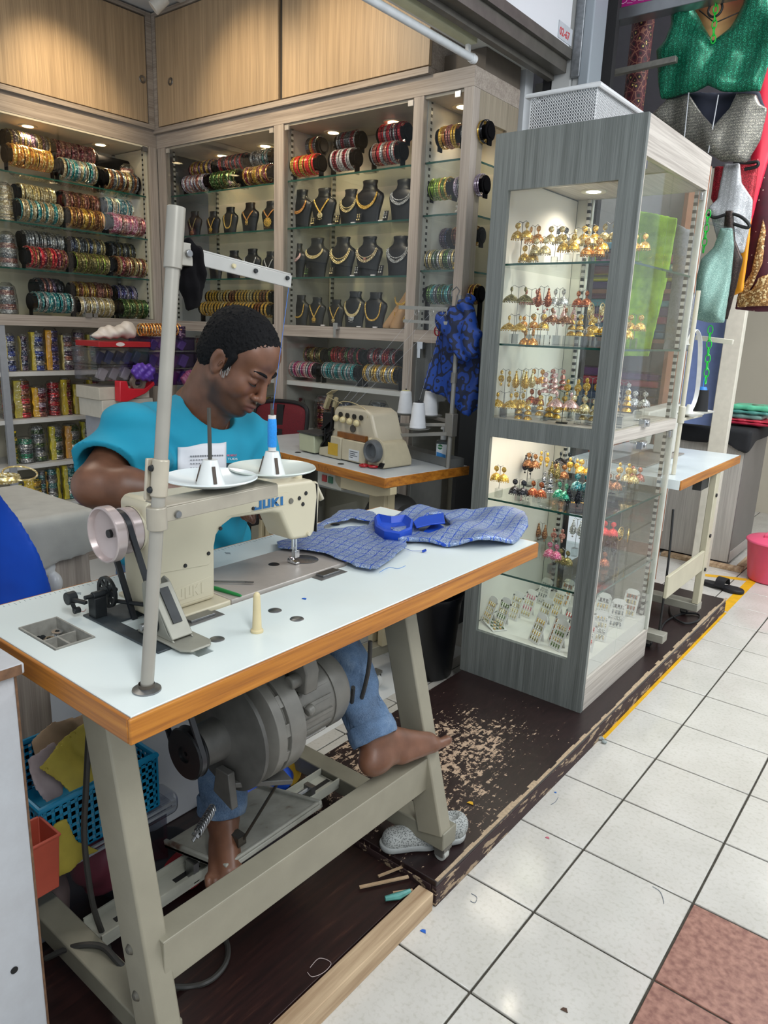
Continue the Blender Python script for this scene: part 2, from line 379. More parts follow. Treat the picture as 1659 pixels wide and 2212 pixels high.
struct(b.obj('floor', [M_GROUT2, M_SHOPT]), 'glossy white tiles of the shop floor')
# yellow floor tape
M_YEL = P('#D9A514', .5, 0, .12, 25)
b = B(); b.box(-.235, -.185, 2.88, 3.95, .0005, .0015); b.box(-.232, -.182, 1.2, 2.86, .0005, .0015)
tag(b.obj('floor_tape', M_YEL), 'long straight yellow tape line on the tiles beside the platform', 'floor tape')
b = B(); b.prism([(-.62, 3.52), (-.58, 3.56), (-.47, 3.47), (-.24, 3.57), (-.235, 3.52), (-.47, 3.415), (-.50, 3.415)], (0, 0, .0005), X, Y, (0, 0, .001))
tag(b.obj('floor_tape', M_YEL), 'yellow tape arrow shape on the tiles by the grey cupboard', 'floor tape')
# ================================================================ platform
def platform_mat(worn, cx, cy):
    n = N('worn_platform_board'); mp = n.map((1, 1, 1))
    sx = n.n('ShaderNodeSeparateXYZ'); n.l(n.tc, sx.inputs[0])
    g = n.noise(1, 6, n.map((90, 14, 14), (0, 0, .5)), .7); g2 = n.noise(5, 3); spk = n.noise(60, 4, None, .7)
    dx = n.math('MULTIPLY', n.math('SUBTRACT', sx.outputs[0], cx), 2.6); dy = n.math('MULTIPLY', n.math('SUBTRACT', sx.outputs[1], cy), 1.9)
    r = n.math('SQRT', n.math('ADD', n.math('MULTIPLY', dx, dx), n.math('MULTIPLY', dy, dy)))
    thr = n.math('ADD', .47, n.math('MULTIPLY', r, worn))
    f = n.math('ADD', n.math('MULTIPLY', spk, .55), n.math('MULTIPLY', g, .45))
    f = n.math('ADD', f, n.math('MULTIPLY', n.math('SUBTRACT', g2, .5), .25))
    mk = n.math('GREATER_THAN', f, thr)
    base = n.ramp(g, [(.3, '#1B1212'), (.7, '#2C1D1D')]); c = n.mix(mk, base, n.ramp(spk, [(.3, '#8B7460'), (.7, '#B39C84')]))
    n.set(c, n.mix(mk, (.36, .36, .36), (.8, .8, .8)), 0, mk, .15); return n.m
M_PLAT = platform_mat(.15, -.04, -1.0); M_PLAT2 = P('#21161A', .42, 0, .35, 12)
n = N('dark_platform_board_scuffed'); g = n.noise(1, 7, n.map((70, 5, 20), (0, 0, .15)), .65); n.set(n.ramp(g, [(.3, '#150E0E'), (.6, '#2A1715'), (.74, '#4A3025')]), .35, 0, g, .1); M_PLAT3 = n.m
M_EDGE = N('chipped_board_edge'); g = M_EDGE.noise(1, 6, M_EDGE.map((30, 9, 40)), .7); M_EDGE.set(M_EDGE.ramp(g, [(.52, '#33201F'), (.56, '#A08A70')], 'CONSTANT'), .7, 0, g, .2); M_EDGE = M_EDGE.m
M_RAW = woodmat('raw_timber', '#8C6F51', '#C6AD8C', 'y', .7, 50)
t = thing('platform', 'dark brown worn wooden platform under the grey glass showcase', 'platform', (-.5, 1.5, 0))
B().box(-.787, -.197, .148, 2.86, .058, .075).obj('top_board', M_PLAT, t, bevel=.002)
b = B(); b.box(-.212, -.195, .148, 2.86, 0, .0575); b.box(-.787, -.213, .148, .165, 0, .0575); b.box(-.787, -.77, .166, 2.86, 0, .0575); b.box(-.769, -.213, 2.84, 2.86, 0, .0575)
b.obj('side_boards', M_EDGE, t, bevel=.002, label='reddish brown side boards with chipped edges')
b = B(); pr_ = []
for i in range(60):
    y = .15+i*.0455; pr_.append((y, rnd.uniform(.004, .016)))
for (y, wd) in pr_: b.box(-.1965-wd, -.1945, y, y+.0455, .0745, .0762)
b.obj('worn_edge', P('#A8947A', .8, 0, .2, 120), t, label='bare plywood showing along the worn edge')
t = thing('platform', 'lower dark platform with a raw timber edge under the sewing table', 'platform', (-.6, -.8, 0))
B().box(-.95, -.245, -1.7, .135, .035, .05).obj('top_board', M_PLAT3, t, bevel=.001)
B().box(-.24, -.195, -1.7, .135, .0, .052).obj('timber_edge', M_RAW, t, bevel=.002, label='raw pale timber batten')
B().box(-.95, -.925, -1.7, .135, .0, .034).obj('batten', M_RAW, t)
# splinters
for k, (px, py, ln, a) in enumerate([(830, 1905, .13, 1.0), (850, 1880, .09, 1.2), (870, 1925, .05, .9)]):
    p = at(px, py, 'z', .058); b = B(); b.obox(p+np.array([-ln/2*math.cos(a), -ln/2*math.sin(a), 0]), p+np.array([ln/2*math.cos(a), ln/2*math.sin(a), 0]), .008-.002*k, .004)
    tag(b.obj('wood_splinter', M_RAW, loc=tuple(p)), ['long pale wood splinter on the dark board, nearest the chair leg shoe', 'shorter wood splinter lying behind the long one', 'small wood splinter next to the green tube'][k], 'wood splinter')
p = at(862, 1935, 'z', .06); b = B(); b.tube([p+np.array([-.02, -.03, 0]), p, p+np.array([.012, .03, .002])], [.006, .009, .005], 8)
tag(b.obj('plastic_tube', P('#4E8C84', .25, 0, .2), loc=tuple(p)), 'small green and clear plastic tube by the timber edge', 'plastic tube')
# ================================================================ shop shell
ZL = 1.407
struct(B().box(-3.75, -3.66, -1.7, 2.3, 0, 3.05).obj('wall_left', M_WHITE2)); struct(B().box(-3.66, -1.151, 1.98, 2.05, 0, 3.05).obj('wall_back', M_WHITE2))
struct(B().box(-3.75, -1.2, -2.4, 2.3, 3.05, 3.12).obj('ceiling', M_WHITE2), 'white shop ceiling')
M_SOF = P('#E2E3DE', .6, 0, .03, 5)
b = B(); b.box(-1.24, -1.041, -2.4, 2.04, 2.53, 2.58); b.box(-1.24, -1.2, -2.4, 1.53, 2.581, 3.05)
struct(b.obj('trim_1', M_SOF), 'white soffit over the shop front')
b = B(); b.box(-1.04, -.985, -2.4, 2.03, 2.50, 2.60); b.box(-.984, -.966, -2.4, 2.03, 2.548, 2.588); b.box(-1.07, -1.041, -2.4, 2.03, 2.48, 2.52)
struct(b.obj('trim_2', P('#5B5852', .45, .4, .15, 20)), 'dark metal door track along the shop front')
struct(B().box(-.984, -.968, -2.4, 2.0, 2.589, 3.4).obj('wall_front', P('#D2D5D9', .5, 0, .03, 3)), 'white board above the shop front')
# pillar
b = B(); b.box(-1.06, -.97, 2.046, 2.17, 0, 3.4); b.box(-.969, -.935, 2.06, 2.16, 0, 3.4)
struct(b.obj('wall_1', P('#C2C4C3', .55, 0, .06, 9), bevel=.004), 'white painted pillar beside the shop front')
struct(B().box(-.934, -.885, 2.04, 2.17, 0, 3.4).obj('trim_3', P('#8F979E', .45, 0, .04, 4), bevel=.006), 'blue grey steel post on the pillar')
struct(B().box(-.965, -.925, 2.03, 2.0595, 2.48, 3.4).obj('trim_4', P('#83878B', .4, .6, .2, 60), bevel=.003), 'galvanised cable trunking on the pillar')
struct(B().box(-1.16, -1.061, 2.09, 2.14, 0, 2.5).obj('trim_5', P('#77756F', .5)), 'grey door frame edge')
struct(B().box(-1.1, -1.065, 2.045, 2.0895, 0, 2.5).obj('trim_6', P('#1B1B1D', .5)), 'black rubber door seal')
# unit number sign
p = at(1222, 76, 'x', -.966); t = thing('unit_sign', 'small pale unit number sign reading 02-67 at the end of the white board', 'sign', tuple(p))
B().box(-.9675, -.965, p[1]-.068, p[1]+.058, p[2]-.026, p[2]+.036).obj('sign_plate', P('#B4B9BF', .4), t)
text_mesh('02-67', .040, ((-.9645, p[1]-.060, p[2]-.012), Y, Z, X), .0004, .0008).obj('lettering', P('#B8383A', .5), t, smooth=False)
# fluorescent batten under the soffit
t = thing('fluorescent_lamp', 'long unlit white fluorescent tube fixed under the soffit', 'lamp', (-1.13, .4, 2.5))
B().box(-1.165, -1.115, -1.6, 1.52, 2.49, 2.528).obj('fitting', P('#C5C4A4', .5), t, bevel=.003)
b = B(); b.cyl((-1.15, -1.6, 2.452), (-1.15, 1.53, 2.452), .0145, n=20); b.obj('tube', P('#D3D7DA', .25, name='frosted_tube'), t)
b = B(); b.cyl((-1.15, 1.53, 2.452), (-1.15, 1.56, 2.452), .0165, n=20); b.torus((-1.15, 1.545, 2.452), .0165, .002, Y, 20, 6); b.box(-1.157, -1.143, 1.50, 1.518, 2.455, 2.49); b.obj('end_cap', P('#E2E4E6', .3), t)
# far wall of next shop, window posts
struct(B().box(-2.2, 1.2, 5.6, 5.7, 0, 3.4).obj('wall_far', P('#C9C0AD', .6, 0, .03, 3)), 'cream wall at the far end')
struct(B().box(-2.2, -2.1, 2.31, 5.6, 0, 3.4).obj('wall_side', P('#9A958C', .6)), 'wall deep inside the next shop')
q = at(1575, 780, 'y', 3.5); struct(B().box(q[0]-.05, q[0]+.05, 3.5, 3.56, 0, 3.4).obj('trim_7', P('#CFCBBC', .5), bevel=.004), 'white upright of the next shop front')
q = at(1525, 790, 'y', 3.6); B_ = B().box(q[0]-.16, q[0]+.10, 3.6, 3.62, .9, 1.75); tag(B_.obj('notice_board', P('#7C8FC0', .4, 0, .05), loc=tuple(q)), 'pale blue board standing behind the white strap and green chain', 'board')
struct(B().box(-.9, 2.6, -2.4, 6, 3.4, 3.45).obj('ceiling', M_WHITE2), 'white aisle ceiling')
# ================================================================ display cabinets
def downlight(parent, x, y, z, power, col=WARM, m=None, ang=120, rim='#CDBE9E'):
    b = B(); b.lathe([(.028, -.003), (.046, -.005), (.048, 0), (.028, 0)], (x, y, z), Z, 24, False, True); r = b.obj('downlight', P(rim, .4, .2), parent)
    OFF[r.name] = OFF[parent.name]
    B().cyl((x, y, z-.004), (x, y, z-.001), .027, n=20).obj('bulb', m or M_LEDW, r)
    lamp('downlight_beam', 'SPOT', (x, y, z-.02), power, col, (x, y, 0), .02, angle=ang, blend=.8)
t = thing('display_cabinet', 'tall oak display cabinet on the left wall, full of bangle rolls', 'display cabinet', (-3.48, .6, 0))
XL = -3.295; y0, y1 = -.5, 1.568
b = B(); b.mat(0).box(XL-.36, XL, y0, y1, 2.365, 2.455); b.obj('top_rail', M_LAMY, t)
B().box(XL-.36, XL+.004, y0, y1-.054, 1.352, ZL).obj('middle_rail', M_LAMY, t)
B().box(XL-.36, XL-.01, y0, y1, 0, .0729).obj('plinth', M_LAMY, t)
b = B(); b.box(XL-.05, XL, 1.515, 1.568, .073, 2.365); b.box(XL-.36, XL-.051, 1.55, 1.567, .073, 2.365); b.obj('side_panel', M_LAMZ, t)
b = B(); b.box(XL-.02, XL+.001, .585, .62, .073, 1.352); b.obj('divider', P('#8E9196', .4), t)
B().box(XL-.365, XL-.355, y0, 1.55, .06, 2.46).obj('back_panel', M_CREAM, t)
B().box(XL-.35, XL-.002, y0, 1.51, 2.355, 2.3645).obj('top_panel', M_CREAM, t)
B().box(XL-.34, XL-.02, 1.5, 1.514, 1.41, 2.35).obj('inner_side', M_CREAM, t)
for yy in (1.485, .35):
    B().box(XL-.335, XL-.322, yy, yy+.013, 1.41, 2.35).obj('slotted_strip', M_SLOT, t)
B().box(XL-.05, XL-.037, 1.4985, 1.4999, 1.41, 2.35).obj('slotted_strip', M_SLOT, t)
SH = [2.100, 1.866, 1.640]
for z in SH:
    s = B(); s.mat(0).box(XL-.33, XL-.022, y0, 1.498, z-.008, z); s.mat(1).box(XL-.0219, XL-.0205, y0, 1.498, z-.008, z); s.obj('glass_shelf', [M_GLSH, M_GLASSE], t, smooth=False)
for z in (1.113, .862, .613, .375): B().box(XL-.34, XL-.015, y0, 1.54, z-.022, z).obj('shelf', M_SHELFW, t, bevel=.001)
for a, c in ((y0, 1.088), (1.092, 1.512)):
    g = B(); g.box(XL-.008, XL-.003, a, c, 1.409, 2.362); g.obj('glass_door', M_GLASS, t, smooth=False)
b = B(); b.box(XL-.012, XL+.002, 1.475, 1.505, 2.335, 2.36); b.obj('hinge', M_STEEL, t)
b = B(); b.box(XL-.01, XL+.012, 1.06, 1.10, 1.405, 1.43); b.box(XL-.01, XL+.01, 1.112, 1.135, 1.408, 1.428); b.obj('lock', M_CHROME, t)
for px, py in ((60, 272), (217, 312)):
    q = at(px, py, 'z', 2.355); downlight(t, q[0], q[1], 2.355, 3.4)
# left upper cupboard
t = thing('wall_cupboard', 'oak cupboard with sliding door high on the left wall', 'cupboard', (-3.46, .6, 2.46)); UX = XL+.02; UY = 1.568-.02
b = B(); b.box(UX-.35, UX, y0, UY-.001, 2.4555, 2.478); b.box(UX-.35, UX, UY-.035, UY-.001, 2.479, 3.04); b.box(UX-.35, UX, y0, UY-.036, 3.02, 3.04); b.box(UX-.35, UX-.02, y0, UY-.036, 2.479, 3.019)
b.obj('carcass', M_LAMY, t)
B().box(UX-.019, UX-.004, y0, UY-.041, 2.484, 3.012).obj('door', M_LAMW, t, bevel=.001)
def pull(parent, c, ax):
    b = B(); b.lathe([(.010, .002), (.019, .004), (.021, .0), (.012, -.008)], c, ax, 20, False); b.mat(1).cyl(Vector(c)-Vector(ax)*.006, Vector(c)-Vector(ax)*.002, .012, n=16); b.obj('finger_pull', [M_STEEL, M_BLACKP], parent)
q = at(323, 176, 'x', UX-.0025); q[1] -= .045; pull(t, tuple(q), X)
# back cabinet
YB = 1.568
t = thing('display_cabinet', 'wide oak display cabinet on the back wall with necklaces on black busts', 'display cabinet', (-2.2, 1.77, 0))
b = B(); b.box(XL+.001, -1.15, YB, YB+.37, 2.362, 2.436); b.obj('top_box', M_LAMX, t)
b = B(); b.box(-3.2145, -2.3125, YB+.001, YB+.36, 1.352, ZL); b.box(-2.2435, -1.4485, YB+.001, YB+.36, 1.352, ZL); b.box(-1.3955, -1.1965, YB+.001, YB+.36, 1.352, ZL); b.obj('middle_rail', M_LAMX, t)
for x0, x1 in ((XL+.006, -3.215), (-2.312, -2.244), (-1.448, -1.396)): B().box(x0, x1, YB, YB+.03, .0, 2.361).obj('post', M_LAMZ, t)
B().box(-1.196, -1.15, YB, YB+.05, 1.352, 2.361).obj('post', M_LAMZ, t)
for x in (-2.278, -1.42): B().box(x-.03, x+.028, YB+.0305, YB+.35, .02, 2.36).obj('partition', P('#ADAAA2', .5), t)
b = B(); B().box(-1.17, -1.151, YB+.0505, YB+.37, 0, 1.40).obj('lower_end_panel', P('#0E0F12', .5), t, label='black lower end panel'); b.box(-1.17, -1.15, YB+.0505, YB+.09, 1.401, 2.361); b.box(-1.17, -1.15, YB+.28, YB+.37, 1.401, 2.361); b.box(-1.17, -1.15, YB+.0905, YB+.279, 2.255, 2.361)
b.obj('end_panel', laminate('oak_end_panel', '#7F7565', '#9A8F7C', 'z', fine=180), t)
B().box(-1.163, -1.159, YB+.091, YB+.278, 1.401, 2.254).obj('side_window', M_GLASS, t, smooth=False)
B().box(XL+.002, -1.171, YB+.36, YB+.37, 0, 2.361).obj('back_panel', M_CREAM, t)
B().box(XL+.01, -1.171, YB+.01, YB+.35, 2.35, 2.3615).obj('top_panel', P('#A79E90', .5), t)
BAYS = [(-3.213, -2.314), (-2.242, -1.45), (-1.394, -1.198)]
for (x0, x1) in BAYS:
    for z in ([2.108, 1.885, 1.645] if x1 < -1.3 else [2.108, 1.895, 1.665]):
        s = B(); s.mat(0).box(x0-.02, x1+.02 if x1 < -1.3 else -1.172, YB+.032, YB+.34, z-.008, z); s.mat(1).box(x0-.02, x1+.02 if x1 < -1.3 else -1.172, YB+.0305, YB+.0319, z-.008, z)
        if x1 > -1.3: s.mat(1).box(-1.1719, -1.1705, YB+.0325, YB+.34, z-.008, z)
        s.obj('glass_shelf', [M_GLSH, M_GLASSE], t, smooth=False)
    for xs in (x0+.012, x1-.02) if x1 < -1.3 else (x0+.012,):
        B().box(xs, xs+.012, YB+.345, YB+.358, 1.41, 2.35).obj('slotted_strip', M_SLOT, t)
for x in (-3.2125, -2.241, -1.3935): B().box(x, x+.002, YB+.05, YB+.063, 1.41, 2.35).obj('slotted_strip', M_SLOT, t)
for a, c in ((-3.21, -2.80), (-2.796, -2.315), (-2.24, -1.862), (-1.858, -1.45), (-1.392, -1.2)):
    B().box(a, c, YB+.003, YB+.008, 1.409, 2.355).obj('glass_door', M_GLASS, t, smooth=False)
for a, c in ((-3.21, -2.80), (-2.796, -2.315), (-2.24, -1.45), (-1.392, -1.2)):
    B().box(a, c, YB+.003, YB+.008, .09, 1.35).obj('glass_door', M_GLASS, t, smooth=False)
for x in (-3.2, -2.34, -2.23, -1.475, -1.235): B().box(x, x+.026, YB-.006, YB+.002, 2.33, 2.352).obj('hinge', M_CHROME if x > -1.3 else P('#C9C4BC', .3, .5), t)
for x, z in ((-1.875, 1.395), (-1.36, 1.325)): b = B(); b.box(x, x+.03, YB-.016, YB+.004, z, z+.03); b.box(x+.004, x+.02, YB-.018, YB-.015, z-.04, z); b.obj('lock', M_CHROME, t)
for (x0, x1) in BAYS[1:2]: B().box(x0-.02, x1+.02, YB+.03, YB+.35, 1.098, 1.12).obj('shelf', M_SHELFW, t)
B().box(-3.29, -2.314, YB+.03, YB+.35, 1.098, 1.12).obj('shelf', M_SHELFW, t)
for z in (.6, .85): B().box(-3.29, -1.45, YB+.03, YB+.35, z-.022, z).obj('shelf', M_SHELFW, t)
for px, py in ((480, 336), (573, 315), (720, 286), (850, 263), (1000, 230)):
    q = at(px, py, 'z', 2.35); downlight(t, q[0], min(q[1], YB+.3), 2.35, 2.6)
# back upper cupboard
t = thing('wall_cupboard', 'long oak cupboard with three doors above the necklace cabinet', 'cupboard', (-2.3, 1.7, 2.46))
b = B(); b.box(UX-.02, -1.365, UY, UY+.3, 2.437, 2.462); b.box(UX, UX+.03, UY, UY+.3, 2.463, 3.04); b.box(UX+.031, -1.365, UY, UY+.3, 3.02, 3.04); b.box(UX+.031, -1.365, UY+.022, UY+.3, 2.463, 3.019)
b.obj('carcass', M_LAMX, t)
for a, c in ((UX+.034, -2.262), (-2.236, -1.366)): B().box(a, c, UY+.002, UY+.02, 2.468, 3.012).obj('door', M_LAMW, t, bevel=.001)
B().box(-2.258, -2.240, UY+.012, UY+.021, 2.463, 3.015).obj('door_gap', P('#22201E', .8), t, label='dark gap between the doors')
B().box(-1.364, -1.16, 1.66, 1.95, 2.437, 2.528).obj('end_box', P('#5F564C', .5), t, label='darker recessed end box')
q = at(368, 176, 'y', UY+.001); pull(t, tuple(q), (0, -1, 0))
# ceiling spotlight on track
q = at(349, 10, 'z', 2.98); t = thing('spotlight', 'small white track spotlight on the shop ceiling in the corner', 'spotlight', (q[0], q[1], 3.05))
B().cyl(q+np.array([-.03, -.03, -.02]), q+np.array([.01, .02, .035]), .035, .028, 20).obj('lamp_head', P('#DADBD8', .4), t, bevel=.002)
b = B(); b.cyl(q+np.array([0, 0, .03]), (q[0], q[1], 3.05), .007, n=10); b.box(q[0]-.02, q[0]+.02, q[1]-.3, q[1]+.2, 3.035, 3.0495); b.obj('track', P('#C9CAC8', .4), t)
# beams washing the cupboards
lamp('spotlight_beam', 'SPOT', (-2.6, .8, 3.0), 46, WARM, (-3.3, 1.0, 2.42), .03, angle=55, blend=1)
lamp('spotlight_beam', 'SPOT', (-2.5, .8, 3.0), 30, WARM, (-2.45, 1.55, 2.45), .03, angle=65, blend=1)
lamp('spotlight_beam', 'SPOT', (-1.8, .8, 3.0), 32, WARM, (-1.85, 1.55, 2.42), .03, angle=70, blend=1)
# ================================================================ grey showcase on the platform
SX0, SX1, SY0, SY1, SZ0, SZ1 = -.797, -.276, 1.18, 1.845, .0755, 2.061
t = thing('showcase', 'tall grey glass showcase full of earrings on the platform', 'showcase', (-.53, 1.5, .075))
b = B(); f = .0185
xa, xb = -.735, -.348
for q in ((SX0, xa, SZ0, SZ1), (xb, SX1, SZ0, SZ1), (xa, xb, 1.879, SZ1), (xa, xb, 1.035, 1.104), (xa, xb, SZ0, .264)): b.box(q[0], q[1], SY0, SY0+f, q[2], q[3])
b.obj('front_frame', M_GREYF, t, smooth=False)
b = B(); b.box(SX0, SX0+.016, SY0+f, SY1, SZ0, SZ1); b.obj('left_side', M_GREYF, t); B().box(SX0+.0165, SX0+.019, SY0+f+.001, SY1-.02, .265, 1.94).obj('left_lining', P('#D8D5CC', .5, 0, .02, 4), t)
b = B(); b.box(SX0+.017, SX1, SY0+f, SY1, 1.945, SZ1); b.obj('top_box', M_GREYS, t)
B().box(SX0+.02, SX1-.001, SY0+f, SY1-.001, 1.06, 1.103).obj('middle_rail', M_GREYS, t); B().box(SX0+.02, SX1-.001, SY0+f, SY1-.001, SZ0, .20).obj('base_box', M_GREYS, t)
B().box(SX0+.02, SX1-.012, SY0+f, SY1-.02, .2005, .262).obj('display_floor', P('#D5D3CC', .4, 0, .02), t)
b = B(); b.box(SX1-.004, SX1, SY0+f, SY0+f+.004, .2, 1.944); b.obj('edge_strip', P('#C8BFB2', .4), t)
# back: white frame with glass
b = B(); b.box(SX0+.02, SX0+.085, SY1-.018, SY1, .201, 1.06); b.box(SX0+.02, SX0+.085, SY1-.018, SY1, 1.104, 1.944); b.box(SX1-.02, SX1, SY1-.018, SY1, .201, 1.06); b.box(SX1-.02, SX1, SY1-.018, SY1, 1.104, 1.944)
b.obj('back_frame', P('#BDBEB4', .45), t)
B().box(SX0+.086, SX1-.021, SY1-.012, SY1-.007, .201, 1.944).obj('back_glass', M_GLASS, t, smooth=False)
for y in (SY0+.03, SY1-.034):
    for x in ((SX0+.07, SX0+.082), (SX1-.034, SX1-.022)):
        if y < 1.3: continue
        B().box(x[0], x[1], y, y+.012, .265, 1.058).obj('slotted_strip', M_SLOT, t); B().box(x[0], x[1], y, y+.012, 1.105, 1.943).obj('slotted_strip', M_SLOT, t)
for a, c, z0, z1 in ((SY0+.02, 1.48, 1.108, 1.938), (1.484, SY1-.02, 1.108, 1.938), (SY0+.02, 1.48, .204, 1.056), (1.484, SY1-.02, .204, 1.056)):
    B().box(SX1-.010, SX1-.005, a, c, z0, z1).obj('glass_door', M_GLASS, t, smooth=False)
for z0, z1 in ((1.105, 1.878), (.265, 1.034)): B().box(xa+.001, xb-.001, SY0+f+.001, SY0+f+.005, z0, z1).obj('front_glass', M_GLASS, t, smooth=False)
SHZ = [1.644, 1.370, .797, .515]
for z in SHZ:
    s = B(); s.mat(0).box(SX0+.02, SX1-.016, SY0+.028, SY1-.02, z-.007, z); s.mat(1).box(SX0+.02, SX1-.016, SY0+.0262, SY0+.0279, z-.007, z); s.mat(1).box(SX1-.0159, SX1-.0145, SY0+.028, SY1-.02, z-.007, z)
    s.obj('glass_shelf', [M_GLSH, M_GLASSE], t, smooth=False)
for z in (1.11, 1.03): b = B(); b.box(SX1-.012, SX1+.012, 1.45, 1.50, z-.012, z+.016); b.cyl((SX1+.012, 1.475, z+.002), (SX1+.018, 1.475, z+.002), .009, n=14); b.obj('lock', M_CHROME, t, bevel=.002)
for y, z in ((1.21, 1.925), (1.815, 1.925), (1.815, 1.045)): B().box(SX1-.013, SX1-.002, y-.014, y+.014, z-.016, z+.010).obj('hinge', M_CHROME, t, bevel=.001)
downlight(t, -.40, 1.36, 1.944, 5.5, SOFTW, M_LEDC, 150, '#D8D2BE'); downlight(t, -.64, 1.66, 1.944, 5.5, SOFTW, M_LEDC, 150, '#D8D2BE')
lamp('showcase_fill_light', 'AREA', (-.55, 1.50, 1.05), 1.6, SOFTW, (-.55, 1.50, 0), .3, .4)  # area lamps added to brighten the lower showcase, no strip fitting there
lamp('showcase_fill_light', 'AREA', (-.60, 1.24, 1.05), .5, SOFTW, (-.60, 1.5, .2), .2, .03)
# plastic basket on top
q = (-.53, 1.36, 2.062); t = thing('plastic_basket', 'white perforated plastic basket on top of the grey showcase', 'basket', (-.47, 1.37, 2.061))
def perf_wall(b, p0, p1, z0, z1, nx, nz, th=.002, fr=.35):
    p0, p1 = np.array(p0, float), np.array(p1, float); d = p1-p0; L = np.linalg.norm(d); u = d/L; nrm = np.array((-u[1], u[0], 0)); s = L/nx; h = (z1-z0)/nz
    for i in range(nx+1): c = p0+u*s*i; b.obox((c[0], c[1], z0), (c[0], c[1], z1), th, s*fr, up=(u[0], u[1], 0))
    for j in range(nz+1): b.obox((p0[0], p0[1], z0+h*j), (p1[0], p1[1], z0+h*j), th, h*fr)
bx0, bx1, by0, by1, bz = -.705, -.455, 1.21, 1.60, 2.062
b = B(); perf_wall(b, (bx0+.01, by0+.01), (bx1-.01, by0+.01), bz, bz+.105, 26, 11); perf_wall(b, (bx1-.01, by0+.01), (bx1-.01, by1-.01), bz, bz+.105, 36, 11)
perf_wall(b, (bx1-.01, by1-.01), (bx0+.01, by1-.01), bz, bz+.105, 26, 11); perf_wall(b, (bx0+.01, by1-.01), (bx0+.01, by0+.01), bz, bz+.105, 36, 11); b.box(bx0+.01, bx1-.01, by0+.01, by1-.01, bz, bz+.003)
M_BSK = P('#D3D5D6', .35, 0, .03, 20, name='white_plastic'); b.obj('wall', M_BSK, t, smooth=False)
b = B(); b.tube([(bx0, by0, bz+.108), (bx1, by0, bz+.108), (bx1, by1, bz+.108), (bx0, by1, bz+.108)], .008, 8, True); b.obj('rim', M_BSK, t)
b = B(); b.box(bx0+.02, bx1-.02, by0+.02, by1-.02, bz+.118, bz+.121); b.obj('cover_sheet', glass_mat('clear_plastic_sheet', (.85, .87, .86), .15, 2), t, label='clear plastic sheet lying on the rim')
b = B(); b.prism([(0, 0), (.19, 0), (.19, .08), (0, .08)], (bx0+.02, by0+.03, bz+.01), (0, 1, 0), Z, (.17, 0, 0)); tag(b.obj('carton', P('#6F7377', .7), loc=(bx0+.02, by0+.03, bz+.01)), 'dark grey carton inside the white perforated basket', 'carton')
# ================================================================ industrial sewing table
TZ = .87; TX0, TX1, TY0, TY1 = -.752, -.203, -.662, .565; TTH = .04
n = N('white_table_laminate'); g = n.noise(3, 5); g2 = n.noise(500, 2)
n.set(n.mix(n.ramp(g, [(.55, (0, 0, 0)), (.8, (.25, .25, .25))]), '#D3DCDA', '#B9B7AC'), .3, 0, g2, .02); M_TOP = n.m
M_TEDGE = N('varnished_wood_edge'); g = M_TEDGE.noise(1, 6, M_TEDGE.map((40, 3, 90)), .6); M_TEDGE.set(M_TEDGE.ramp(g, [(.3, '#7F4A18'), (.5, '#A9691F'), (.75, '#C5842F')]), .4, 0, g, .1); M_TEDGE = M_TEDGE.m
M_TEDGX = N('varnished_wood_edge'); g = M_TEDGX.noise(1, 6, M_TEDGX.map((3, 40, 90)), .6); M_TEDGX.set(M_TEDGX.ramp(g, [(.3, '#7F4A18'), (.5, '#A9691F'), (.75, '#C5842F')]), .4, 0, g, .1); M_TEDGX = M_TEDGX.m
M_STAND = P('#8C8776', .45, .1, .07, 14, .05, 300); M_STAND2 = P('#7B7869', .45, .1, .12, 14, .05, 300)
t = thing('sewing_table', 'white topped industrial sewing table with wood edge in the foreground', 'sewing table', (-.48, -.05, .075))
TBL = t
b = B(); b.mat(0)
r = .02; poly = [(TX0, TY0), (TX1, TY0), (TX1, TY1-.01), (TX1-.01, TY1), (TX0+.01, TY1), (TX0, TY1-.01)]
# worktop built round the openings: belt slot, bobbin tray, machine bed cutout
def rects(b, x0, x1, y0, y1, holes, z0, z1):
    xs = sorted({x0, x1, *[h[0] for h in holes], *[h[1] for h in holes]}); ys = sorted({y0, y1, *[h[2] for h in holes], *[h[3] for h in holes]})
    g = {}
    for i in range(len(xs)-1):
        for j in range(len(ys)-1):
            cx, cy = (xs[i]+xs[i+1])/2, (ys[j]+ys[j+1])/2
            if not any(h[0] < cx < h[1] and h[2] < cy < h[3] for h in holes): g[(i, j)] = 1
    V = {}; vs_, fs = [], []
    def vid(i, j, k):
        if (i, j, k) not in V: V[(i, j, k)] = len(vs_); vs_.append((xs[i], ys[j], (z0, z1)[k]))
        return V[(i, j, k)]
    for (i, j) in g:
        fs.append((vid(i, j, 1), vid(i+1, j, 1), vid(i+1, j+1, 1), vid(i, j+1, 1))); fs.append((vid(i, j, 0), vid(i, j+1, 0), vid(i+1, j+1, 0), vid(i+1, j, 0)))
        for di, dj, a, c in ((-1, 0, (0, 1), (0, 0)), (1, 0, (1, 0), (1, 1)), (0, -1, (0, 0), (1, 0)), (0, 1, (1, 1), (0, 1))):
            if (i+di, j+dj) not in g: fs.append((vid(i+a[0], j+a[1], 0), vid(i+c[0], j+c[1], 0), vid(i+c[0], j+c[1], 1), vid(i+a[0], j+a[1], 1)))
    b._add(vs_, fs)
HOLES = [(-.615, -.484, -.620, -.548), (-.50, -.40, -.485, -.440), (-.345, -.295, -.475, -.445), (-.615, -.437, -.41, .055)]
rects(b, TX0+.0065, TX1-.0065, TY0+.0065, TY1-.0065, HOLES, TZ-TTH, TZ-.0); b.obj('worktop', M_TOP, t, bevel=.001, seg=1)
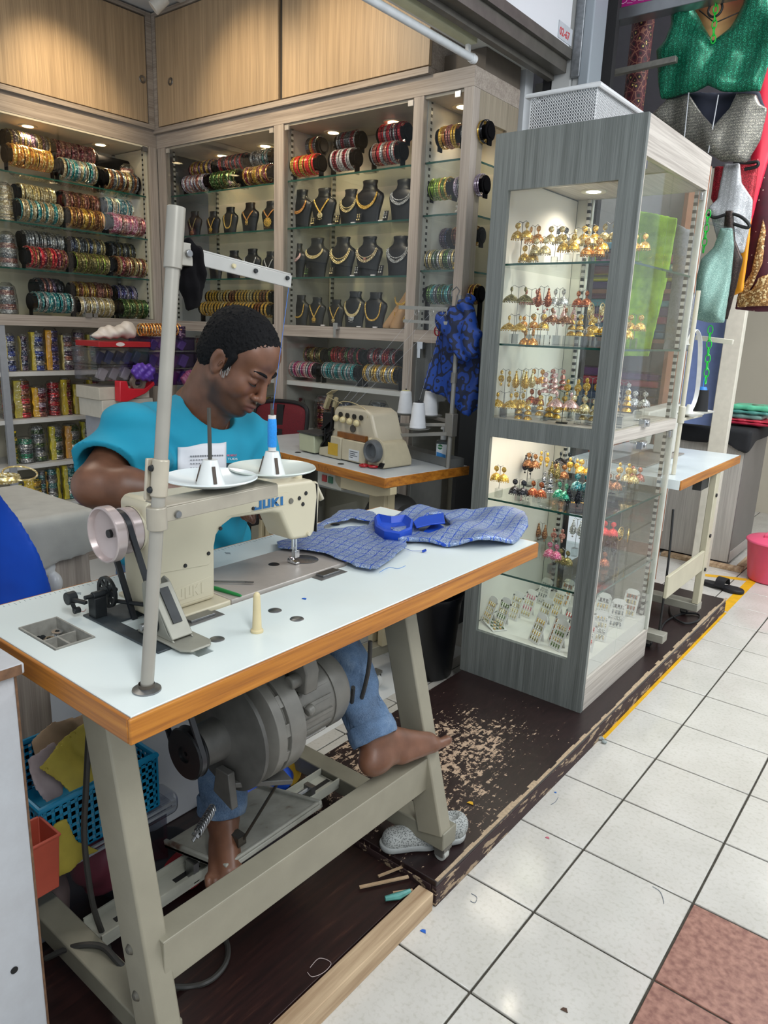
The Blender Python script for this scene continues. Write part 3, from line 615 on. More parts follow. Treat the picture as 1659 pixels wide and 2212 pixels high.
for a_, m_ in (((TX1-.006, TX1, TY0, TY1-.006), M_TEDGE), ((TX0, TX0+.006, TY0, TY1-.006), M_TEDGE), ((TX0+.006, TX1-.0065, TY0, TY0+.006), M_TEDGX), ((TX0+.006, TX1-.0065, TY1-.006, TY1), M_TEDGX)): B().box(*a_, TZ-TTH-.001, TZ-.001).obj('edging', m_, t, bevel=.002, label='varnished brown wood edging')
def shell_tray(parent, x0, x1, y0, y1, z1, d, m):
    b = B(); w_ = .003
    b.box(x0, x1, y0, y1, z1-d-w_, z1-d); b.box(x0, x0+w_, y0, y1, z1-d, z1+.002); b.box(x1-w_, x1, y0, y1, z1-d, z1+.002); b.box(x0+w_, x1-w_, y0, y0+w_, z1-d, z1+.002); b.box(x0+w_, x1-w_, y1-w_, y1, z1-d, z1+.002)
    return b
b = shell_tray(t, -.614, -.485, -.619, -.549, TZ, .028, None); b.box(-.545, -.541, -.6155, -.5525, TZ-.028, TZ-.004); b.box(-.541, -.488, -.588, -.584, TZ-.028, TZ-.004); b.obj('bobbin_tray', P('#8E8C84', .6, 0, .2, 60), t, label='grey recessed bobbin tray')
b = B(); b.box(-.614, -.438, -.409, .054, TZ-.06, TZ-.05); b.obj('oil_pan', M_BLACKP, t)
# small discs and hinge covers in the worktop
for (x, y) in ((-.353, -.251), (-.293, -.251), (-.328, -.411), (-.70, .30)):
    B().lathe([(.0001, .0025), (.006, .0023), (.0125, .001), (.0135, 0)], (x, y, TZ), Z, 20).obj('cover_disc', M_STEEL, t)
for y in (-.37, -.02):
    b = B(); b.box(-.436, -.405, y-.045, y+.04, TZ, TZ+.0012); b.mat(1).box(-.437, -.414, y-.03, y+.025, TZ+.0012, TZ+.006); b.obj('hinge', [P('#6F6E6C', .4, .5), M_STEEL], t, bevel=.001)
# printed rule on the rear edge
b = B()
for i in range(90):
    y = -.62+i*.01; L = .012 if i % 5 == 0 else .007
    b.box(-.738, -.738+L, y, y+.0009, TZ, TZ+.0003)
b.obj('printed_rule', P('#7D8B8E', .6), t)
b = B()
for y in (-.635, -.46, -.08, .25): b.cyl((-.70, y, TZ+.0001), (-.70, y, TZ+.0005), .006, n=12); b.box(-.712, -.690, y-.001, y+.001, TZ+.0001, TZ+.0006)
b.obj('printed_mark', P('#8C979A', .6), t)
# stand
def cbeam(b, p0, p1, w_, h_, up): b.obox(p0, p1, w_, h_, up)
for nm, x0, y_, x1 in (('leg', -.412, -.585, -.280), ('leg', -.43, .215, -.255)):
    b = B(); b.obox((x0, y_, TZ-TTH), (x1, y_, .155), .076, .046, up=(0, 1, 0)); b.obj(nm, M_STAND, t, bevel=.004)
for y_, xe in ((-.560, -.295), (.225, -.215)):
    b = B(); b.box(-.82, xe, y_-.028, y_+.028, .122, .172) if y_ < 0 else b.box(-.80, xe, y_-.028, y_+.032, .122, .172); b.obj('foot_rail', M_STAND2, t, bevel=.003)
ql = at(384, 2050, 'x', -.285); qr = at(930, 1658, 'x', -.285); hh = .088
b = B(); b.obox(ql+(0, -.035, 0), (-.285, .197, qr[2]), .022, hh); b.obox(ql+(-.014, -.035, hh/2), (-.299, .197, qr[2]+hh/2), .05, .004); b.obj('cross_beam', M_STAND, t, bevel=.003)
b = B(); b.obox((-.605, -.53, .15), (-.605, .195, .15), .07, .012); b.obox((-.57, -.53, .165), (-.57, .195, .165), .004, .02); b.obox((-.64, -.53, .165), (-.64, .195, .165), .004, .02); b.obj('slotted_rail', P('#A3A397', .45, .1, .08, 20), t)
b = B()
for y in (-.48, -.33, .12): b.box(-.612, -.598, y, y+.07, .1561, .1568)
b.obj('rail_slot', M_BLACKP, t, label='dark slots in the rail')
for z in (.33, .235): B().lathe([(.0001, .006), (.006, .005), (.009, 0)], (-.33 if z > .3 else -.32, -.5615, z+.02), (.0, 1, .0), 12).obj('bolt', M_STEEL, t)
for (z, x) in ((.36, -.330), (.27, -.318)): B().lathe([(.0001, .006), (.006, .005), (.010, 0)], (x, -.6081, z), (0, -1, 0), 12).obj('bolt', P('#5E5B52', .4, .5), t)
def caster(parent, x, y, z0, top, r=.024, m=None, rz=0):
    ca = B(); ca.cyl((x, y-.01, z0+r), (x, y+.01, z0+r), r, n=20); ca.cyl((x, y-.014, z0+r), (x, y+.014, z0+r), r*.35, n=12)
    o = ca.obj('caster', m or P('#A8A9A2', .4), parent, bevel=.001)
    fk = B(); fk.box(x-.012, x+.014, y-.017, y-.0145, z0+r, top-.012); fk.box(x-.012, x+.014, y+.0145, y+.017, z0+r, top-.012); fk.box(x-.016, x+.018, y-.018, y+.018, top-.012, top-.0005)
    OFF[o.name] = OFF[parent.name]; fk.obj('fork', P('#6D6B66', .4, .5), o)
caster(t, -.235, .225, .0755, .121, .017); caster(t, -.78, .225, .0755, .121, .017); caster(t, -.315, -.56, .0505, .121, .022); caster(t, -.78, -.56, .0505, .121, .022)
# treadle
b = B(); b.T = Matrix.Translation((-.575, -.14, .215)) @ Euler((0, math.radians(-14), 0)).to_matrix().to_4x4()
b.box(-.12, .12, -.155, .15, -.006, .006); b.box(-.12, .12, -.155, -.145, -.006, .014); b.box(-.12, .12, .14, .15, -.006, .014); b.box(.11, .12, -.145, .14, .006, .014)
n = N('worn_grey_treadle'); g = n.noise(14, 5); n.set(n.ramp(g, [(.4, '#9B9B92'), (.6, '#8A8A80'), (.68, '#5A4638')]), .5, .1, g, .1)
b.obj('treadle', n.m, t, bevel=.003); b = B(); b.cyl((-.585, -.29, .19), (-.585, .09, .19), .007, n=10); b.box(-.60, -.57, -.30, -.285, .15, .20); b.box(-.60, -.57, .085, .10, .15, .20); b.obj('treadle_axle', M_STEEL, t)
q0 = np.array((-.40, -.20, .44)); q1 = np.array((-.50, -.235, .235)); b = B(); b.cyl(q0, q1, .0035, n=8); b.box(-.508, -.478, -.245, -.222, .262, .285); b.obj('treadle_rod', P('#4B4740', .4, .6), t)
# ---- motor under the table
M_MOT = P('#6B6963', .42, .2, .12, 25, .05, 250); M_MOTD = P('#4A4946', .5, .2, .2, 25)
mx, mz = -.405, .62
mo = thing('clutch_motor', 'grey clutch motor bolted under the sewing table top', 'motor', (mx, -.15, mz))
b = B(); rb = [(.001, .03), (.075, .03), (.092, .022), (.097, 0), (.097, -.075)]
b.lathe([(.0001, .075), (.06, .075), (.085, .066), (.094, .045), (.094, 0)], (mx, -.05, mz), Y, 40, True); b.obj('end_cap', M_MOT, mo)
b = B(); b.lathe([(.091, -.0005), (.091, -.14)], (mx, -.05, mz), Y, 40)
for i in range(18):
    a = 2*PI*i/18; c, s_ = math.cos(a), math.sin(a); b.obox((mx+.093*c, -.065, mz+.093*s_), (mx+.093*c, -.165, mz+.093*s_), .004, .008, up=(-s_, 0, c))
b.obj('ribbed_body', M_MOT, mo)
b = B(); b.lathe([(.118, -.14), (.125, -.146), (.125, -.195), (.115, -.197), (.115, -.207), (.125, -.209), (.125, -.235), (.095, -.25), (.088, -.262), (.085, -.27)], (mx, -.05, mz), Y, 48)
for i in range(12):
    a = 2*PI*i/12+.2; c, s_ = math.cos(a), math.sin(a); b.obox((mx+.116*c, -.238, mz+.116*s_), (mx+.116*c, -.264, mz+.116*s_), .028, .012, up=(c, 0, s_))
b.obj('clutch_housing', M_MOT, mo, bevel=.001)
b = B(); b.lathe([(.126, -.27), (.126, -.28), (.09, -.29), (.055, -.30), (.046, -.305), (.042, -.37)], (mx, -.05, mz), Y, 40); b.obj('clutch_cover', M_MOTD, mo)
b = B(); b.lathe([(.005, -.395), (.018, -.395), (.018, -.400), (.052, -.400), (.055, -.396), (.046, -.387), (.055, -.378), (.052, -.373), (.005, -.373)], (mx, -.05, mz), Y, 40, False, True)
pu = b.obj('pulley', P('#232426', .35, .6), mo)
b = B(); b.box(mx-.055, mx+.05, -.13, -.08, mz+.085, .829); b.box(mx-.07, mx+.12, -.20, -.06, .818, .829); b.cyl((mx+.075, -.205, mz+.10), (mx+.075, -.165, mz+.10), .016, n=16); b.cyl((mx+.115, -.185, mz+.04), (mx+.115, -.165, mz+.045), .012, n=16)
b.prism([(-.0, 0), (.055, 0), (.06, .05), (.03, .12), (0, .12)], (mx+.045, -.175, mz+.07), X, Z, (0, .045, 0)); b.obj('mounting_bracket', M_MOT, mo, bevel=.004)
b = B(); b.obox((mx+.02, -.36, mz-.09), (mx+.07, -.20, mz-.13), .05, .012); b.prism([(0, 0), (.06, -.02), (.05, .06), (.01, .06)], (mx+.0, -.37, mz-.12), X, Z, (0, .02, 0)); b.obj('clutch_lever', M_MOTD, mo, bevel=.002)
b = B(); hp = []
for i in range(120):
    a = i*.5; p_ = np.array((mx+.03, -.40, mz-.135))+np.array((.1, -.75, -.45))*(.001*i*.55); hp.append(p_+.010*np.array((math.cos(a), .3*math.sin(a), math.sin(a))))
b.tube(hp, .002, 6); b.cyl((mx+.03, -.395, mz-.133), (mx+.038, -.465, mz-.175), .004, n=8); b.cyl((mx+.036, -.452, mz-.166), (mx+.037, -.457, mz-.169), .009, n=6); b.obj('spring', M_STEEL, mo)
b = B(); 
cb = [at(800, 1385, 'y', .02), at(798, 1430, 'y', .02), at(790, 1475, 'y', .02), at(775, 1525, 'y', .022), at(760, 1537, 'y', .02), (mx+.06, -.02, mz+.0)]
def smooth_pts(p, k=6):
    p = [np.array(q, float) for q in p]; out = []
    for i in range(len(p)-1):
        a, c, d, e = p[max(i-1, 0)], p[i], p[i+1], p[min(i+2, len(p)-1)]
        for j in range(k):
            t_ = j/k; out.append(.5*((2*c)+(-a+d)*t_+(2*a-5*c+4*d-e)*t_*t_+(-a+3*c-3*d+e)*t_**3))
    return out+[p[-1]]
mo.location[1] = -.187; ml = np.array((mx, -.187, mz)); ms = np.array((.93, .82, .93)); b.tube([np.array((mx, -.15, mz))+(np.array(q)-ml)/ms for q in smooth_pts(cb)], .0058, 8); b.obj('power_lead', P('#2E2D2B', .45), mo, label='black power lead')
# ================================================================ sewing machine head
M_MC = P('#BFB79F', .33, 0, .035, 6, name='cream_enamel'); M_MC2 = P('#ADA692', .4, .1, .06, 20); M_BED = P('#9E9790', .38, .3, .08, 40)
t = thing('sewing_machine', 'cream industrial JUKI sewing machine on the foreground table', 'sewing machine', (-.52, -.2, TZ)); MAC = t
mX0, mX1 = -.548, -.468
b = B(); prof = [(-.448, .878), (-.302, .878), (-.300, .985), (-.295, 1.006), (-.280, 1.022), (-.255, 1.033), (-.15, 1.026), (-.128, 1.02), (-.098, .962), (-.092, .954), (-.045, .950), (-.030, .953), (-.022, .962), (-.014, 1.04), (-.018, 1.068), (-.030, 1.080), (-.25, 1.090), (-.40, 1.098), (-.440, 1.10), (-.452, 1.09)]
b.prism([(p[0], p[1]) for p in prof], (mX0, 0, 0), Y, Z, (mX1-mX0, 0, 0)); b.obj('arm', M_MC, t, bevel=.009, seg=4, ang=50)
# cover plate on the near face
cp = [(-.440, .962), (-.318, .952), (-.312, .958), (-.309, 1.0), (-.296, 1.022), (-.27, 1.040), (-.155, 1.037), (-.118, 1.038), (-.105, 1.05), (-.106, 1.062), (-.30, 1.075), (-.440, 1.082)]
b = B(); b.prism(cp, (mX1-.0001, 0, 0), Y, Z, (.0016, 0, 0)); b.obj('side_cover', M_MC, t, bevel=.0006, seg=2)
b = B(); b.box(-.635, -.441, -.412, -.285, TZ-.045, TZ+.0075); b.obj('bed_base', M_MC, t, bevel=.003)
b = B(); b.box(-.618, -.441, -.284, .062, TZ-.02, TZ+.0075); n = N('scuffed_bed_plate'); g = n.noise(9, 6, None, .7); n.set(n.ramp(g, [(.3, '#A19A93'), (.66, '#AFA8A1'), (.70, '#4A4744')]), .35, .2, g, .05); b.obj('bed', n.m, t, bevel=.002)
b = B(); b.lathe([(.0001, .0012), (.032, .001), (.034, 0)], (-.522, -.002, TZ+.0075), Z, 32); b.obj('needle_plate', P('#7C7D80', .25, .8), t)
b = B(); b.lathe([(.0001, .0008), (.012, .0006), (.013, 0)], (-.545, -.075, TZ+.0075), Z, 20); b.obj('bed_screw', M_BLACKP, t)
B().box(-.552, -.549, -.40, .0, 1.0955-.02, 1.085).obj('top_seam', M_MC2, t)
# face plate at the head end
b = B(); b.prism([(-.542, .958), (-.474, .958), (-.470, 1.05), (-.478, 1.071), (-.538, 1.071), (-.546, 1.05)], (0, -.015, 0), X, Z, (0, .007, 0)); b.obj('face_plate', M_MC, t, bevel=.003)
b = B(); b.box(-.546, -.470, -.0165, -.0145, .958, 1.068); b.obj('seam', M_BLACKP, t)
# screws
b0 = None
for (y, z, r_) in ((-.43, .973, .004), (-.372, .963, .004), (-.318, .975, .004), (-.288, 1.019, .004), (-.205, 1.045, .0038), (-.352, 1.077, .0035), (-.265, 1.071, .0035), (-.143, 1.047, .0022), (-.073, 1.045, .0047), (-.062, 1.030, .0047), (-.053, 1.053, .0047)):
    o_ = B().lathe([(.0001, .0024), (r_*.8, .0022), (r_, .0008), (r_, 0)], (mX1+.0015 if y < -.1 else mX1, y, z), X, 14).obj('screw', M_BLACKP, t)
B().lathe([(.0001, .003), (.0055, .0028), (.0065, 0)], (mX1, -.098, 1.043), X, 18).obj('oil_cap', P('#6E6B62', .4, .3), t)
B().lathe([(.0001, .007), (.0045, .0065), (.0055, 0)], (mX1-.001, -.045, .960), X, 16).obj('knob', M_MC, t)
# JUKI lettering (near face) and embossed on the base
def juki(b, O, u, v, nn, s, k=1.15):
    L = [[(0, 0), (.62, 0), (.62, 1), (.42, 1), (.42, .25), (.18, .25), (.18, .38), (0, .38)],
         [(.72, 0), (1.34, 0), (1.34, 1), (1.14, 1), (1.14, .22), (.92, .22), (.92, 1), (.72, 1)],
         [(1.44, 0), (1.64, 0), (1.64, .4), (1.86, 0), (2.12, 0), (1.82, .54), (2.10, 1), (1.86, 1), (1.64, .66), (1.64, 1), (1.44, 1)],
         [(2.20, 0), (2.40, 0), (2.40, 1), (2.20, 1)]]
    for p in L: b.prism([(x*s*k, y_*s) for x, y_ in p], O, u, v, nn)
    return b
uu = Vector((0, 1, -.02)).normalized()
juki(B(), (mX1+.0014, -.203, 1.0405), uu, Z, (.0012, 0, 0), .0183, 1.82).obj('logo_lettering', P('#1F6396', .4), t, smooth=False, label='blue JUKI lettering')
juki(B(), (mX1, -.392, .897), Vector((0, 1, .02)), Z, (.0014, 0, 0), .022).obj('logo_lettering', M_MC, t, smooth=False, bevel=.0004, label='raised JUKI lettering on the base')
b = B(); b.prism([(-.400, .888), (-.312, .888), (-.312, .927), (-.400, .920)], (mX1-.0006, 0, 0), Y, Z, (.0012, 0, 0)); b.obj('badge', M_MC, t, bevel=.0006)
# reverse lever, tension post
b = B(); b.cyl((mX1-.02, -.012, 1.060), (mX1-.02, -.001, 1.060), .010, n=18); b.obox((mX1-.02, -.003, 1.060), (mX1-.002, .001, 1.028), .014, .007, up=(0, 1, 0)); b.obj('presser_lever', M_MC2, t, bevel=.003)
b = B(); b.cyl((mX1-.02, -.0005, 1.060), (mX1-.02, .0015, 1.060), .004, n=12); b.obj('lever_screw', M_BLACKP, t)
b = B(); b.lathe([(.009, 0), (.009, .006), (.005, .009), (.005, .018), (.008, .022), (.008, .026), (.003, .027)], (-.50, -.045, 1.080), Z, 20); b.obj('pressure_regulator', P('#C9BFA4', .4), t)
b = B(); b.tube(smooth_pts([(-.535, -.11, 1.08), (-.535, -.108, 1.10), (-.53, -.10, 1.108), (-.525, -.075, 1.107), (-.52, -.065, 1.10), (-.515, -.055, 1.08)]), .004, 8); b.obj('thread_guard', P('#C9C4B4', .35), t)
# needle bar, presser foot
nx, ny = -.512, -.048
b = B(); b.cyl((nx, ny, .953), (nx, ny, .915), .0036, n=12); b.cyl((nx, ny, .915), (nx, ny, .884), .0009, n=8); b.cyl((nx-.004, ny, .918), (nx+.007, ny, .918), .002, n=8); b.obj('needle_bar', M_CHROME, t)
b = B(); b.cyl((nx-.003, ny+.012, .953), (nx-.003, ny+.012, .905), .0038, n=12); b.box(nx-.008, nx+.004, ny+.004, ny+.018, .893, .91); b.prism([(-.018, 0), (.012, 0), (.012, .004), (-.004, .006), (-.01, .012), (-.014, .012)], (nx-.004, ny+.002, .8795), (1, 0, 0), Z, (0, .012, 0)); b.obj('presser_foot', M_CHROME, t, bevel=.0008)
# hand wheel
wy = -.452; wc = (-.506, wy, 1.042)
M_WH = P('#B9ABA8', .22, .35, .05, 20, name='grey_pink_enamel')
b = B(); b.lathe([(.030, -.001), (.037, .002), (.041, .003), (.0415, .020), (.0405, .021), (.034, .025), (.034, .030), (.0405, .034), (.0415, .036), (.047, .040), (.050, .042), (.050, .058), (.0485, .060), (.046, .060), (.043, .05), (.030, .046), (.012, .044), (.0001, .043)], wc, (0, -1, 0), 56); b.obj('handwheel', M_WH, t)
b = B(); b.cyl((wc[0], wy-.0435, wc[2]), (wc[0], wy-.049, wc[2]), .0075, n=20); b.obj('wheel_hub', M_BLACKP, t)
b = B(); b.lathe([(.041, -.003), (.042, .0), (.042, .003)], wc, (0, -1, 0), 40, False); b.lathe([(.032, 0), (.036, .010)], (wc[0], wy+.010, wc[2]), (0, -1, 0), 32); b.obj('wheel_collar', M_MC, t)
# drive belt
M_BELT = P('#1C1F24', .35, 0, .15, 60)
def belt_pts(c1, r1, c2, r2, y1_, y2_):
    c1, c2 = np.array(c1), np.array(c2); d = c2-c1; D = np.hypot(*d); th = math.atan2(d[1], d[0]); al = math.acos((r1-r2)/D); pts = []
    for i in range(17): a = th+al+(2*PI-2*al)*i/16; pts.append((c1[0]+r1*math.cos(a), y1_, c1[1]+r1*math.sin(a)))
    for i in range(17): a = th-al+(2*al)*i/16; pts.append((c2[0]+r2*math.cos(a), y2_, c2[1]+r2*math.sin(a)))
    return pts
bp = belt_pts((wc[0], wc[2]), .037, (mx, mz), .047, wy-.0275, -.4227)
mo.scale = (.93, .82, .93)
b = B(); b.strip(bp, (0, .010, 0), .0055, True); tag(b.obj('drive_belt', M_BELT, loc=(mx, -.44, mz)), 'black rubber belt from the handwheel down to the motor', 'belt')
# ================================================================ belt guard and bobbin winder on the table
t = thing('bobbin_winder', 'black bobbin winder with a perforated wheel beside the handwheel', 'bobbin winder', (-.54, -.48, TZ))
M_DK = P('#26292B', .45, .4, .3, 40)
b = B(); rects(b, -.585, -.35, -.515, -.425, [(-.51, -.385, -.487, -.438)], TZ+.0002, TZ+.004); b.obj('base_plate', P('#3F464A', .45, .4, .2, 40), t, bevel=.0015)
b = B(); wc2 = np.array((-.560, -.478, .915))
ring = []; R_ = .030
b.lathe([(.024, -.002), (.030, -.003), (.030, .003), (.024, .002)], wc2, Y, 40, False, True); b.lathe([(.0001, .003), (.010, .003), (.011, -.003), (.0001, -.003)], wc2, Y, 24)
for i in range(8): a = 2*PI*i/8; b.obox(wc2+np.array((.010*math.cos(a), 0, .010*math.sin(a))), wc2+np.array((.025*math.cos(a), 0, .025*math.sin(a))), .003, .009, up=(-math.sin(a), 0, math.cos(a)))
b.obj('wheel', M_DK, t)
b = B(); b.cyl(wc2+(0, -.045, 0), wc2+(0, .02, 0), .004, n=12); b.cyl(wc2+(0, -.03, 0), wc2+(0, -.006, 0), .007, n=14); b.box(-.572, -.548, -.51, -.487, TZ+.004, .912); b.obox((-.56, -.52, .905), (-.60, -.53, .905), .008, .006); b.cyl((-.602, -.535, .905), (-.602, -.518, .905), .012, n=16); b.obox((-.592, -.53, .90), (-.588, -.525, .879), .005, .007); b.cyl((-.588, -.53, .884), (-.588, -.518, .884), .006, n=12)
b.cyl((-.55, -.475, .90), (-.45, -.44, .905), .004, n=10); b.obj('winder_arm', M_DK, t, bevel=.001)
t = thing('belt_guard', 'grey cast belt guard plate standing behind the thread stand post', 'belt guard', (-.40, -.45, TZ)); M_BG = P('#8A897E', .4, .2, .08, 30)
b = B(); b.prism([(-.025, 0), (.10, 0), (.115, .012), (.115, .05), (.10, .062), (-.02, .062)], (-.42, -.492, TZ+.0045), X, Y, (0, 0, .005)); b.obj('foot', M_BG, t, bevel=.003)
b = B()
for y in (-.485, -.447): b.prism([(-.012, 0), (.072, 0), (.055, .012), (.005, .088), (-.008, .092), (-.016, .085)], (-.42, y, TZ+.0095), X, Z, (0, .004, 0))
b.obox((-.412, -.465, TZ+.095), (-.352, -.465, TZ+.014), .042, .004); b.obj('upright', M_BG, t, bevel=.0015)
b = B(); b.obox((-.405, -.464, TZ+.089), (-.366, -.464, TZ+.036), .018, .006); b.obj('slot_cover', M_DK, t)
b = B(); b.cyl((-.405, -.490, TZ+.03), (-.405, -.4855, TZ+.03), .017, n=24); b.mat(1).cyl((-.405, -.510, TZ+.03), (-.405, -.490, TZ+.03), .006, n=16); b.obj('adjusting_wheel', [M_DK, M_STEEL], t)
# items in the tray
for i, (x, y, rz_) in enumerate(((-.585, -.565, .3), (-.565, -.59, 0), (-.50, -.60, 1.2), (-.575, -.60, .5), (-.505, -.565, .8))):
    b = B(); c = np.array((x, y, TZ-.018)); ax_ = (math.sin(rz_)*.4, 0, 1) if i < 2 else (math.cos(rz_), math.sin(rz_), .3)
    b.lathe([(.004, -.005), (.010, -.005), (.010, -.004), (.005, -.004), (.005, .004), (.010, .004), (.010, .005), (.004, .005)], c, ax_, 20, False, True)
    tag(b.obj('bobbin', M_CHROME if i != 3 else M_DK, loc=tuple(c)), ['flat silver bobbin in the tray corner nearest the machine', 'silver bobbin lying flat in the middle of the tray', 'silver bobbin on its side in the small tray compartment', 'dark bobbin leaning on the left side of the tray', 'tilted silver bobbin at the right end of the tray'][i], 'bobbin', 'bobbins in the recessed tray')
b = B()
for i in range(46):
    x, y = rnd.uniform(-.60, -.49), rnd.uniform(-.612, -.556); a = rnd.uniform(0, PI); z = TZ-.0265+rnd.uniform(0, .006); L = rnd.uniform(.006, .014)
    x = min(max(x, -.595), -.50); b.cyl((x-L*math.cos(a)*.5, y-.3*L*math.sin(a), z), (x+L*math.cos(a)*.5, y+.3*L*math.sin(a), z), .0007, n=5)
tag(b.obj('pins', M_STEEL), 'loose pins and needles in the recessed tray', 'pins', kind='stuff')
# cone on table, screwdriver, marker
t = thing('spindle_peg', 'cream plastic peg standing on the white table top', 'peg', (-.302, -.342, TZ))
B().lathe([(.0115, 0), (.0115, .004), (.009, .006), (.0085, .008), (.0062, .068), (.0055, .072), (.003, .075), (.0001, .0755)], (-.302, -.342, TZ+.0002), Z, 24).obj('peg_body', P('#CBBC93', .45), t)
a0 = at(472, 1256, 'z', TZ+.012); a1 = at(548, 1258, 'z', TZ+.012); t = thing('screwdriver', 'steel screwdriver lying on the machine bed', 'screwdriver', tuple((a0+a1)/2))
b = B(); d = (a1-a0)/np.linalg.norm(a1-a0); b.cyl(a0-d*.03, a0+d*.055, .002, n=10); b.obox(a0+d*.05, a1, .006, .0015); b.obj('blade', M_STEEL, t); B().cyl(a0-d*.09, a0-d*.03, .008, .007, 14).obj('handle', P('#2C5FA8', .4), t)
a0 = at(470, 1272, 'z', TZ+.0105); a1 = at(521, 1287, 'z', TZ+.0105); d = (a1-a0)/np.linalg.norm(a1-a0); t = thing('marker_pen', 'green tapered stick pen lying by the machine bed', 'pen', tuple(a0))
b = B(); b.tube([a0-d*.03, a0, a1-d*.01, a1], [.0035, .0045, .0035, .002], 10); b.obj('barrel', P('#15803F', .35), t)
# ================================================================ thread stand
p0 = at(317, 1490, 'z', TZ); p1 = at(381, 447, 'x', -.26); px_ = lambda z: p0+(p1-p0)*((z-p0[2])/(p1[2]-p0[2]))
M_POST = P('#9E9A90', .35, .3, .05, 20, name='grey_painted_tube')
t = thing('thread_stand', 'tall grey tubular thread stand fixed to the near table corner', 'thread stand', tuple(p0))
b = B(); b.cyl(px_(TZ), px_(1.145), .0098, n=24); b.cyl(px_(1.1452), px_(1.49), .0098, n=24); b.obj('pole', M_POST, t)
b = B(); b.cyl(px_(1.475), p1, .0125, n=24); b.obj('pole_top', M_POST, t, bevel=.001)
b = B(); b.lathe([(.010, .006), (.015, .004), (.021, .002), (.0215, 0)], p0+(0, 0, .0003), Z, 28, False); b.obj('base_ring', M_STEEL, t); B().lathe([(.0122, .0), (.0118, .009)], p0+(0, 0, .002), Z, 24, False).obj('base_nut', P('#4A4238', .6), t)
c0 = px_(1.165); c1 = px_(1.215); b = B(); b.cyl(c0-(p1-p0)*.006, c1, .0122, n=24); b.obox(c0+np.array((-.014, -.004, -.01)), c1+np.array((-.014, -.004, 0)), .006, .022, up=(0, 1, 0)); b.obj('joint_clamp', P('#B5AC9A', .35, .2), t, bevel=.002)
for zz in (1.172, 1.203): B().lathe([(.0001, .004), (.004, .0035), (.0052, 0)], px_(zz)+np.array((-.003, -.0122, 0)), (.2, -1, 0), 14).obj('screw', M_DK, t)
cc = px_(1.125); b = B(); b.cyl(cc-(0, 0, .012), cc+(0, 0, .022), .0145, n=28)
b.obox(cc+np.array((.002, .008, .008)), cc+np.array((-.004, .238, .010)), .005, .022); b.obox(cc+np.array((-.02, .012, .0205)), cc+np.array((-.03, .238, .0205)), .050, .003); b.obj('spool_bracket', P('#A49D8E', .38, .2), t, bevel=.002)
B().lathe([(.0001, .003), (.005, .0028), (.006, 0)], cc+np.array((.0055, .032, .006)), X, 16).obj('screw', M_STEEL, t)
M_PLATE = P('#D6DEDF', .18, 0, .02, 4, name='white_porcelain_plastic')
dk = []
for i, (px0, py0, tint, rr) in enumerate(((455, 1052, M_PLATE, .0755), (588, 1030, P('#C3CBC4', .18, 0, .02, 4), .0765))):
    c = at(px0, py0, 'z', 1.147)
    d_ = B().lathe([(.0001, .0), (.018, .0), (.022, .002), (.05, .007), (rr-.003, .0145), (rr, .0165), (rr-.001, .0185), (rr-.004, .0172), (.05, .010), (.022, .0045), (.017, .004)], c, Z, 64, True).obj('spool_plate', tint, t)
    OFF[d_.name] = OFF[t.name]
    b = B(); b.lathe([(.0235, .003), (.0225, .006), (.0125, .042), (.0115, .045), (.0001, .0455)], c, Z, 32); b.obj('cone_holder', P('#D9DCDA', .25, 0, .02), d_)
    b = B()
    for a in (.35-YAW*0, .35+2.1, .35-2.1): ca, sa = math.cos(a-PI/2+.9), math.sin(a-PI/2+.9); b.obox(c+np.array((.0225*ca, .0225*sa, .009)), c+np.array((.0150*ca, .0150*sa, .036)), .0055, .002, up=(ca, sa, .35))
    b.obj('slot', P('#4A3F37', .7), d_, label='dark slots in the holder')
    B().cyl(c+(0, 0, .045), c+(0, 0, (.128 if i == 0 else .128)), .0033, .0030, 14).obj('pin', P('#56544E', .35, .7), d_)
    dk.append(c)
c = dk[1]; t2 = thing('thread_spool', 'slim spool of bright blue thread on the rear pin of the stand', 'spool of thread', tuple(c+(0, 0, .046)))
B().cyl(c+(0, 0, .046), c+(0, 0, .108), .0068, n=20).obj('paper_core', P('#C9C6C2', .6), t2); B().lathe([(.0072, .053), (.0080, .056), (.0078, .078), (.0082, .080), (.0074, .100), (.0069, .102)], c, Z, 24, True).obj('thread', P('#1B86D6', .5, 0, .1, 400), t2, label='bright blue wound thread')
# top arm with hanging black cloth
aL = at(372, 545, 'x', -.262); aR = at(628, 603, 'x', -.255); b = B(); b.obox(aL+np.array((.0, .012, -.0)), aR+np.array((0, 0, -.004)), .004, .019); b.obox(aL+np.array((-.005, .012, .011)), aR+np.array((-.005, 0, .007)), .012, .003); b.obj('top_arm', P('#AEADA8', .35, .4, .04), t, bevel=.0008)
b = B(); e = aL+np.array((.002, .006, .0)); b.box(e[0]-.006, e[0]+.006, e[1]-.004, e[1]+.022, e[2]-.016, e[2]+.014); b.mat(1).cyl(e+np.array((.006, .014, 0)), e+np.array((.011, .014, 0)), .0052, n=14); b.obj('arm_bracket', [M_POST, M_STEEL], t, bevel=.001)
for f_, m_ in ((.47, P('#B8AE8A', .4)), (.66, M_DK), (.955, M_DK)): q = aL+(aR-aL)*f_; B().lathe([(.0001, .003), (.003, .003), (.0036, 0)], q+np.array((.0022, 0, 0)), X, 12).obj('screw', m_, t)
# blue thread line
q = dk[1]+(0, 0, .108); b = B(); b.tube([q, aR+np.array((0, -.004, -.01))], .00045, 5); tag(b.obj('thread', P('#3C74C8', .5), loc=tuple(q)), 'thin blue thread rising from the spool to the stand arm', 'thread')
